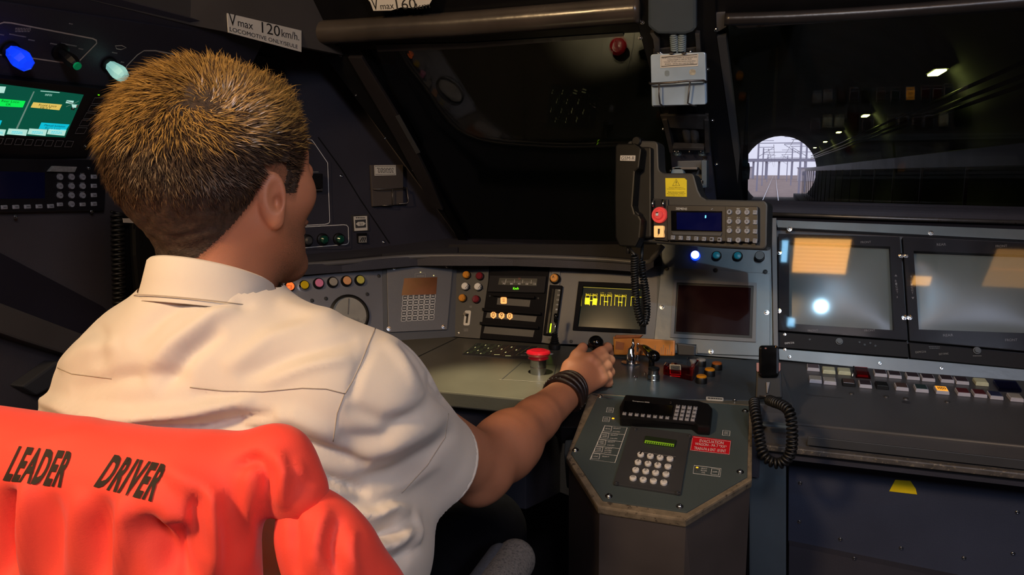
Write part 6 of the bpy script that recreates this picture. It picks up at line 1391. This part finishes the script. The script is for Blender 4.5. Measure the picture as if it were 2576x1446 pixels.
# soft broad unevenness of worn cotton
ph = Vs @ np.array([[31, 12, 7], [9, 27, -14], [-17, 11, 33]]).T
Vs = Vs + Ns * (.0009 * (np.sin(ph[:, 0] * 1.7) * np.sin(ph[:, 1] * 1.3 + 1) + np.sin(ph[:, 2] * 1.1)))[:, None]
Vs = relax(Vs, Fs, 2, .4)
dm('shirt_cotton', (218, 208, 196), .8, var=.03, scale=20, bump=.15, bscale=1600, sheen=.15)
dm('seam_thread', (170, 158, 144), .8, var=.05)
shirt = mk_np('shirt', Vs, Fs, 'shirt_cotton', dr)
tube([hem + (np.cos(a) * np.array(V3(ud).orthogonal().normalized()) + np.sin(a) * np.cross(ud, np.array(V3(ud).orthogonal().normalized()))) * .0592 for a in np.linspace(0, 2 * np.pi, 40)[:-1]], .0022, 'shirt_cotton', 'sleeve_hem', shirt, 6, True)
for pts in ([(478, 974), (560, 983), (660, 985), (760, 976), (820, 978), (868, 990)], [(944, 826), (925, 870), (905, 920), (886, 960), (868, 990)], [(866, 992), (848, 1040), (838, 1110)], [(145, 925), (180, 940), (280, 952)], [(1128, 1040), (1120, 1100), (1075, 1170), (1010, 1240)]):
    surf_line(Vs, Fs, pts, .0006, 'seam_thread', 'seam', shirt)
# collar: stand and fold, one loft round the neck
def collar():
    vs, fs = [], []; n = 64; cx, cy = -.5735, .664
    for i in range(n + 1):
        a = R(-90 - 158 + 316 * i / n)                   # open at the front
        c, s = math.cos(a), math.sin(a); yy = s
        zt = 1.166 - .034 * (yy + 1) / 2 * 1.5; zb = zt - .043 + .006 * (yy + 1) / 2
        for r, z in ((.056, zt - .028), (.0585, zt - .002), (.0605, zt + .001), (.063, zt - .001), (.069, zt - .022), (.0755, zb), (.0765, zb - .001), (.0735, zb + .001), (.066, zt - .022)):
            vs.append((cx + r * 1.0 * c, cy + r * 1.02 * s, z))
    m_ = 9
    for i in range(n):
        for k in range(m_ - 1): a = i * m_ + k; fs.append([a, a + m_, a + m_ + 1, a + 1])
    return mk('collar', vs, fs, 'shirt_cotton', shirt, True)
collar()
tube([(-.5735 + .0768 * math.cos(R(a)), .664 + .0768 * 1.02 * math.sin(R(a)), 1.166 - .0255 * (math.sin(R(a)) + 1) - .0375 + .003 * (math.sin(R(a)) + 1)) for a in range(-240, 61, 6)], .0005, 'seam_thread', 'seam', shirt, 5)
# trousers
def trou_f(P):
    d = s_ell(P, (-.585, .72, .62), (.20, .16, .13))
    for s in (-1, 1):
        h_, k_, f_ = A3(-.585 + s * .10, .76, .60), A3(-.585 + s * .13, 1.17, .62), A3(-.585 + s * .13, 1.25, .14)
        d = smin(d, s_cap(P, h_, k_, .095, .07), .04); d = smin(d, s_cap(P, k_, f_, .068, .055), .03)
    return d
Vp, Fp = nets(trou_f, (-.83, .52, .08), (-.34, 1.36, .76), .009)
dm('trouser_cloth', (11, 11, 16), .95, var=.2, scale=60, spec=.1)
mk_np('trousers', relax(Vp, Fp, 2), Fp, 'trouser_cloth', dr)
for s in (-1, 1):
    def shoe_f(P, s=s):
        c = A3(-.585 + s * .13, 1.28, .05); return smin(s_ell(P, c + [0, 0, .02], (.045, .07, .05)), s_ell(P, c + [0, .09, -.01], (.046, .10, .038)), .02)
    c = A3(-.585 + s * .13, 1.28, .05); Vq, Fq = nets(shoe_f, c + [-.07, -.1, -.06], c + [.07, .22, .1], .007); Vq[:, 2] = np.maximum(Vq[:, 2], .001)
    mk_np('shoe', Vq, Fq, 'black_plastic', dr)
# bracelets round the wrist
def ringpts(t, r, tilt, n=48):
    c = Wr + fa * t; u = np.cross(fa, [0, 0, 1]); u /= np.linalg.norm(u); v = np.cross(u, fa); ax = fa * math.cos(tilt) + v * math.sin(tilt); v2 = np.cross(ax, u)
    return [c + (u * math.cos(a) + np.cross(ax, u) * math.sin(a)) * r for a in np.linspace(0, 2 * math.pi, n + 1)[:-1]]
dm('leather_brown', (38, 24, 22), .4, var=.3, scale=90, bump=.4, bscale=500)
for k, (t, r, ti, w_) in enumerate(((-.022, .0335, .25, .0042), (-.014, .0340, .05, .0048), (-.002, .0335, -.12, .0040), (.008, .0325, -.22, .0030))):
    br_ = tube(ringpts(t, r, ti), w_, 'leather_brown', 'bracelet', dr, 8, True)
    if k in (0, 2):
        for j, p in enumerate(ringpts(t, r + w_ * .8, ti, 60)):
            if (j % 2 == 0) and 2 < j < 26 or (k == 0 and 34 < j < 46 and j % 2): link('metal_bead', lathe_me('metal_bead', [(.0003, -.0016), (.0014, -.0008), (.0016, 0), (.0014, .0008), (.0003, .0016)], 'steel', 8), br_, Matrix.Translation(V3(p)))
# ------------------------------------------------------------ hair
Nh = vnorm(Vh, Fh)
def hairline(q):
    """how far (m) a head point lies inside the hair"""
    ax = np.abs(q[:, 0]); y, z = q[:, 1], q[:, 2]
    lim = np.interp(y, [-.12, -.07, -.045, -.022, -.012, .006, .014, .033, .038, .050, .068, .11], [-.098, -.092, -.060, -.026, .000, -.002, -.026, -.028, -.010, .028, .052, .060])
    d = z - lim
    return d - np.where(y < -.07, 0.0, 0)
qh = hloc(Vh); inside = hairline(qh); tim = np.clip(inside / .012, 0, 1)
_bh = BVHTree.FromPolygons([tuple(v) for v in Vh], [tuple(f) for f in Fh]); _h = _bh.ray_cast(CAMP, ray(500, 262).normalized()); wh = np.array(_h[0])                       # crown whorl
lenf = lambda q: np.interp(q[:, 2], [-.09, -.04, .0, .03, .06, .085], [.003, .005, .0085, .0125, .015, .0165]) * (1 + 1.5 * np.clip((q[:, 1] - .0) / .06, 0, 1) * np.clip((q[:, 2] - .045) / .025, 0, 1))
neckm = qh[:, 2] > -.115
th_ = np.clip(inside / .035, 0, 1) * lenf(qh) * .55
noise = np.sin(qh[:, 0] * 210 + 3 * np.sin(qh[:, 1] * 130)) * np.sin(qh[:, 1] * 190 + 2 * np.sin(qh[:, 2] * 150)) * .0012 * tim
dist_w = np.linalg.norm(Vh - wh, axis=1); th_ *= np.clip(.12 + dist_w / .045, 0, 1)
hm = (inside > 0) & neckm & ~((np.abs(qh[:, 0]) > .068) & (np.abs(qh[:, 1] + .004) < .022) & (qh[:, 2] < .006))
Vc = Vh + Nh * (th_ + .0006 + noise)[:, None]
fm = hm[Fh].all(1); Fc = Fh[fm]; used = np.unique(Fc); rm = -np.ones(len(Vh), int); rm[used] = np.arange(len(used))
dm('hair_under', (52, 38, 28), .7, var=.5, scale=260, bump=.8, bscale=500)
dm('hair_gold', (158, 122, 64), .34, var=.35, scale=120, spec=.8); dm('hair_brown', (84, 62, 40), .5, var=.3, scale=120, spec=.35)
dm('hair_dark', (48, 34, 26), .65, var=.3, scale=120, spec=.15)
hair = mk_np('hair', Vc[used], rm[Fc], 'hair_under', dr)
def strands(cnt, m_, zlo, zhi, name, wid, lmul, seed):
    r_ = np.random.default_rng(seed); fc = Fh[fm]; ctr = qh[fc].mean(1); ins = inside[fc].mean(1)
    wgt = np.clip((ctr[:, 2] - zlo) / .035, 0, 1) * np.clip((zhi - ctr[:, 2]) / .035, 0, 1) * np.clip(ins / .010, .3, 1); wgt /= wgt.sum()
    fi = r_.choice(len(fc), cnt, p=wgt); f_ = fc[fi]; b = r_.random((cnt, 4)); b /= b.sum(1, keepdims=True)
    root = (Vh[f_] * b[..., None]).sum(1); N = (Nh[f_] * b[..., None]).sum(1); N /= np.linalg.norm(N, axis=1, keepdims=True)
    q = hloc(root); out = root - wh; dw = np.linalg.norm(out, axis=1, keepdims=True); out = out - N * (out * N).sum(1, keepdims=True); out /= np.linalg.norm(out, axis=1, keepdims=True) + 1e-9
    sw = np.cross(N, out) * .7
    fwd = A3(0, 1, .15); fw = np.clip((q[:, 1] + .03) / .06, 0, 1)[:, None] * np.clip((q[:, 2] - .02) / .04, 0, 1)[:, None]
    down = A3(0, -.25, -1); dn = np.clip((-.005 - q[:, 2]) / .05, 0, 1)[:, None]
    near = np.clip(1 - dw / .045, 0, 1); rn = r_.normal(0, 1, (cnt, 3)); out = out * (1 - .45 * near) + rn * .35 * near
    T = out * (1 - .6 * fw) + sw * (1 - dn) + fwd * fw * .9 + down * dn * .9 + r_.normal(0, .30, (cnt, 3)); T -= N * (T * N).sum(1, keepdims=True); T /= np.linalg.norm(T, axis=1, keepdims=True) + 1e-9
    lift = np.clip(np.clip(.35 + dw[:, 0] / .07, 0, .95) - .28 * fw[:, 0] - .75 * dn[:, 0] + r_.normal(0, .12, cnt), .1, 1.2)[:, None]
    # clumps
    cl = np.sin(q[:, 0] * 300 + 2 * np.sin(q[:, 2] * 160)) * .25; T = T + np.cross(N, T) * cl[:, None]
    L_ = (lenf(q) * lmul * np.clip(ins[fi] / .03, .35, 1) * r_.uniform(.7, 1.15, cnt) * np.clip(.35 + dw[:, 0] / .04, 0, 1))[:, None]
    base = root - N * .0005
    P1 = base + (N * lift * .55 + T * .3) * L_ ; P2 = base + (N * lift * .85 + T * .8) * L_ * 1.0; P3 = base + (N * lift * .95 + T * 1.30) * L_ * 1.0
    P2 = P2 + N * .0; W = np.cross(T, N); W = W / (np.linalg.norm(W, axis=1, keepdims=True) + 1e-9) * wid
    V = np.stack([base - W, base + W, P1 - W, P1 + W, P2 - W * .8, P2 + W * .8, P3], 1).reshape(-1, 3); o = np.arange(cnt)[:, None] * 7
    Q = np.concatenate([o + [0, 1, 3, 2], o + [2, 3, 5, 4], o + [4, 5, 6, 6]]).reshape(-1, 4)
    tri = Q[:, 2] == Q[:, 3]; me_vs = V
    c = V.mean(0); me = bpy.data.meshes.new(name); fl = [tuple(x) for x in Q[~tri]] + [tuple(x[:3]) for x in Q[tri]]
    me.from_pydata((V - c).tolist(), [], fl); me.polygons.foreach_set('use_smooth', np.ones(len(me.polygons), bool)); me.materials.append(M[m_]); me.update()
    o_ = link(name, me, hair, Matrix.Translation(V3(c))); o_['kind'] = 'stuff'; return o_
strands(13000, 'hair_gold', .014, .2, 'golden_strands', .00046, 1.35, 1)
strands(17000, 'hair_brown', -.045, .2, 'brown_strands', .00045, 1.2, 2)
strands(18000, 'hair_dark', -.14, .06, 'dark_strands', .0003, 1.25, 3)
# ------------------------------------------------------------ seat with the orange jacket over it
st_ = thing('driver_seat', 'dark driver seat behind the person, its backrest under an orange jacket', 'seat', (-.62, .68, 0))
dm('seat_cloth', (20, 20, 26), .95, var=.3, scale=150); dm('arm_cloth', (120, 116, 112), .95, var=.25, scale=300, c2=(84, 82, 84), wscale=240, wthr=.55, bump=.5, bscale=700); dm('arm_cloth_dark', (74, 78, 88), .95, var=.2, scale=300)
def bk_f(P): return s_box(P, (-.71, .460, .69), (.26, .018, .290), .017)
V_, F_ = nets(bk_f, (-1.0, .40, .38), (-.33, .50, 1.05), .009); mk_np('backrest', V_, F_, 'seat_cloth', st_)
def cu_f(P): return s_box(P, (-.60, .74, .455), (.25, .25, .06), .05)
V_, F_ = nets(cu_f, (-.88, .46, .37), (-.33, 1.02, .54), .009); mk_np('seat_cushion', V_, F_, 'seat_cloth', st_)
box((-.70, .62, .0), (-.50, .82, .40), 'black_plastic', 'pedestal', st_, .01)
for s, x in ((1, -.335), (-1, -.93)):
    def am_f(P, x=x):
        a = A3(x, .62, .685); b = A3(x + .004, .975, .690); return s_chain(P, [a, b], [.029, .030], .01, ((1, 0, .0), 1.0))
    V_, F_ = nets(am_f, (x - .05, .56, .63), (x + .06, 1.03, .745), .005)
    ar = mk_np('armrest', V_, F_, 'arm_cloth', st_); tube([(x, .60, .64), (x, .60, .45)], .018, 'black_plastic', 'armrest_post', ar)
    def st2_f(P, x=x): return s_chain(P, [A3(x - .018, .62, .690), A3(x - .016, .965, .696)], [.020, .020], .01)
    V_, F_ = nets(st2_f, (x - .06, .56, .65), (x + .02, 1.0, .735), .005); mk_np('side_cover', V_, F_, 'arm_cloth_dark', ar)
pd2 = thing('knee_pad', 'small grey rounded pad under the desk beyond the forearm', 'pad', atY(1215, 1095, 1.22))
def kp_f(P): c = npx(1216, 1105, 1.215); return s_ell(P, c, (.032, .03, .024))
c = npx(1216, 1105, 1.215); V_, F_ = nets(kp_f, c - .05, c + .05, .004); mk_np('pad', V_, F_, 'arm_cloth', pd2)

jk = thing('safety_jacket', 'bright orange jacket lettered LEADER DRIVER draped over the seat backrest', 'jacket', (-.62, .44, .4))
JX = -.352
def jac_f(P):
    x, y, z = P[:, 0], P[:, 1], P[:, 2]
    d = s_box(P, (JX - .362, .452, .70), (.34, .050, .345), .048)
    # shoulder of the jacket falling off the corner
    d = smin(d, s_chain(P, [A3(-.44, .47, .99), npx(690, 1170, .475), npx(750, 1240, .475)], [.040, .028, .024], .02), .025)
    return d
Vj, Fj = nets(jac_f, (-1.08, .36, .42), (-.26, .55, 1.09), .0042)
Nj = vnorm(Vj, Fj)
JF = [([(25, 1230), (20, 1330), (20, 1460)], -.016, 26), ([(75, 1190), (75, 1300), (70, 1460)], .010, 26), ([(130, 1240), (140, 1330), (140, 1460)], -.006, 20), ([(200, 1230), (195, 1330), (190, 1460)], .006, 26),
      ([(260, 1250), (250, 1340), (260, 1460)], -.010, 22), ([(310, 1240), (315, 1340), (300, 1460)], .008, 20), ([(350, 1300), (390, 1380), (420, 1470)], -.016, 34), ([(440, 1320), (450, 1400), (470, 1480)], -.018, 40),
      ([(530, 1230), (530, 1330), (535, 1460)], .012, 26), ([(500, 1240), (490, 1290), (505, 1400)], -.010, 18), ([(590, 1180), (640, 1150), (668, 1190), (672, 1300)], -.010, 14), ([(630, 1170), (625, 1290), (620, 1440)], .006, 24),
      ([(690, 1130), (712, 1190), (708, 1280)], .008, 18), ([(740, 1160), (765, 1210)], .004, 14), ([(400, 1180), (520, 1230), (560, 1260)], .004, 30), ([(0, 1130), (140, 1100), (260, 1060)], .0025, 30), ([(300, 1130), (400, 1200), (470, 1290)], -.003, 26)]
Vj = folds(Vj, Nj, JF); Vj = relax(Vj, Fj, 2, .4)
dm('orange_cloth', (248, 72, 54), .72, var=.04, scale=10, bump=.15, bscale=900, sheen=.1); dm('lettering_black', (40, 24, 12), .8)
jb = mk_np('jacket_body', Vj, Fj, 'orange_cloth', jk)
def slv_f(P):
    d = s_chain(P, [npx(760, 1258, .475), npx(788, 1320, .478), npx(832, 1400, .48), npx(890, 1520, .49), npx(890, 1520, .49) - [0, 0, .22]], [.014, .026, .034, .040, .046], .02)
    return d
Vv, Fv = nets(slv_f, npx(800, 1560, .49) - [.12, .09, .27], npx(760, 1200, .47) + [.09, .09, .03], .0042)
Nv = vnorm(Vv, Fv)
Vv = folds(Vv, Nv, [([(740, 1270), (742, 1340), (745, 1446)], -.006, 12), ([(820, 1270), (800, 1340), (790, 1446)], .006, 20), ([(850, 1300), (835, 1380), (850, 1460)], -.007, 16), ([(885, 1330), (880, 1400), (900, 1460)], .005, 16), ([(735, 1290), (775, 1265), (795, 1240)], -.006, 9)])
mk_np('sleeve', relax(Vv, Fv, 1), Fv, 'orange_cloth', jk)
# lettering lies on the cloth
bvj = BVHTree.FromPolygons([tuple(v) for v in Vj], [tuple(f) for f in Fj])
def cloth_text(s, tl, tr, bl, br_):
    me = text_me(s, 'lettering_black', .035).copy(); bm = bmesh.new(); bm.from_mesh(me); bmesh.ops.triangulate(bm, faces=bm.faces)
    for _ in range(3):
        es = [e for e in bm.edges if e.calc_length() > .05]; bmesh.ops.subdivide_edges(bm, edges=es, cuts=1, use_grid_fill=False); bmesh.ops.triangulate(bm, faces=bm.faces)
    for v in bm.verts:
        s_, t_ = v.co.x + .5, .5 - v.co.y
        # heavier strokes
        x = (tl[0] * (1 - s_) + tr[0] * s_) * (1 - t_) + (bl[0] * (1 - s_) + br_[0] * s_) * t_; y = (tl[1] * (1 - s_) + tr[1] * s_) * (1 - t_) + (bl[1] * (1 - s_) + br_[1] * s_) * t_
        d = ray(x, y).normalized(); h = bvj.ray_cast(CAMP, d)
        v.co = (h[0] - d * .0012) if h[0] is not None else V3((0, 0, -5))
    bmesh.ops.delete(bm, geom=[v for v in bm.verts if v.co.z < -1], context='VERTS')
    c = sum((v.co for v in bm.verts), V3()) / len(bm.verts)
    for v in bm.verts: v.co -= c
    bm.to_mesh(me); bm.free(); link('lettering', me, jb, Matrix.Translation(c))
cloth_text('LEADER', (48, 1121), (190, 1136), (6, 1208), (152, 1226)); cloth_text('DRIVER', (288, 1143), (428, 1170), (234, 1224), (380, 1262))
# ------------------------------------------------------------ lamps in the cab ceiling (they show as reflections in the monitor glass)
def ceiling_lamp(label, x0, x1, y0, y1, n, es, grp='ceiling lamps'):
    t = thing('ceiling_lamp', label, 'lamp', ((x0 + x1) / 2, (y0 + y1) / 2, 1.98), grp)
    k = 'lamp_amber_%d' % int(es * 10)
    if k not in M: dm(k, (255, 190, 105), .6, emit=(255, 186, 98), es=es)
    for i in range(n):
        a = y0 + (y1 - y0) * i / n; b = y0 + (y1 - y0) * (i + 1) / n
        box((x0, a + .004, 1.985), (x1, b - .004, 1.992), k, 'diffuser', t, .001)
    box((x0 - .02, y0 - .02, 1.992), (x1 + .02, y1 + .02, 2.05), 'dark_grey', 'housing', t, .003)
ceiling_lamp('warm slatted ceiling lamp over the right of the driver', .085, .285, .43, .65, 9, 8.0)
ceiling_lamp('small warm ceiling lamp right of the slatted one', .53, .592, .378, .438, 1, 7.0)
ceiling_lamp('dim square ceiling lamp at the right of the cab', .77, .97, .39, .62, 2, 1.6)

def glare_strip(label, x0, x1, y0, y1, es):  # cool strips added to throw glare onto the left monitor glass
    t = thing('glare_light', label, 'lamp', ((x0 + x1) / 2, (y0 + y1) / 2, 1.98), 'added glare strips')
    if 'glare_cool' not in M: dm('glare_cool', (190, 230, 255), .5, emit=(150, 215, 255), es=es)
    box((x0, y0, 1.985), (x1, y1, 1.992), 'glare_cool', 'diffuser', t, .001); box((x0 - .008, y0 - .008, 1.992), (x1 + .008, y1 + .008, 2.05), 'dark_grey', 'housing', t, .002)
glare_strip('added cool white glare strip beside the slatted ceiling lamp', .040, .062, .50, .63, 11)
glare_strip('added short cool glare strip above the camera side of the cab', .085, .115, .03, .09, 11)
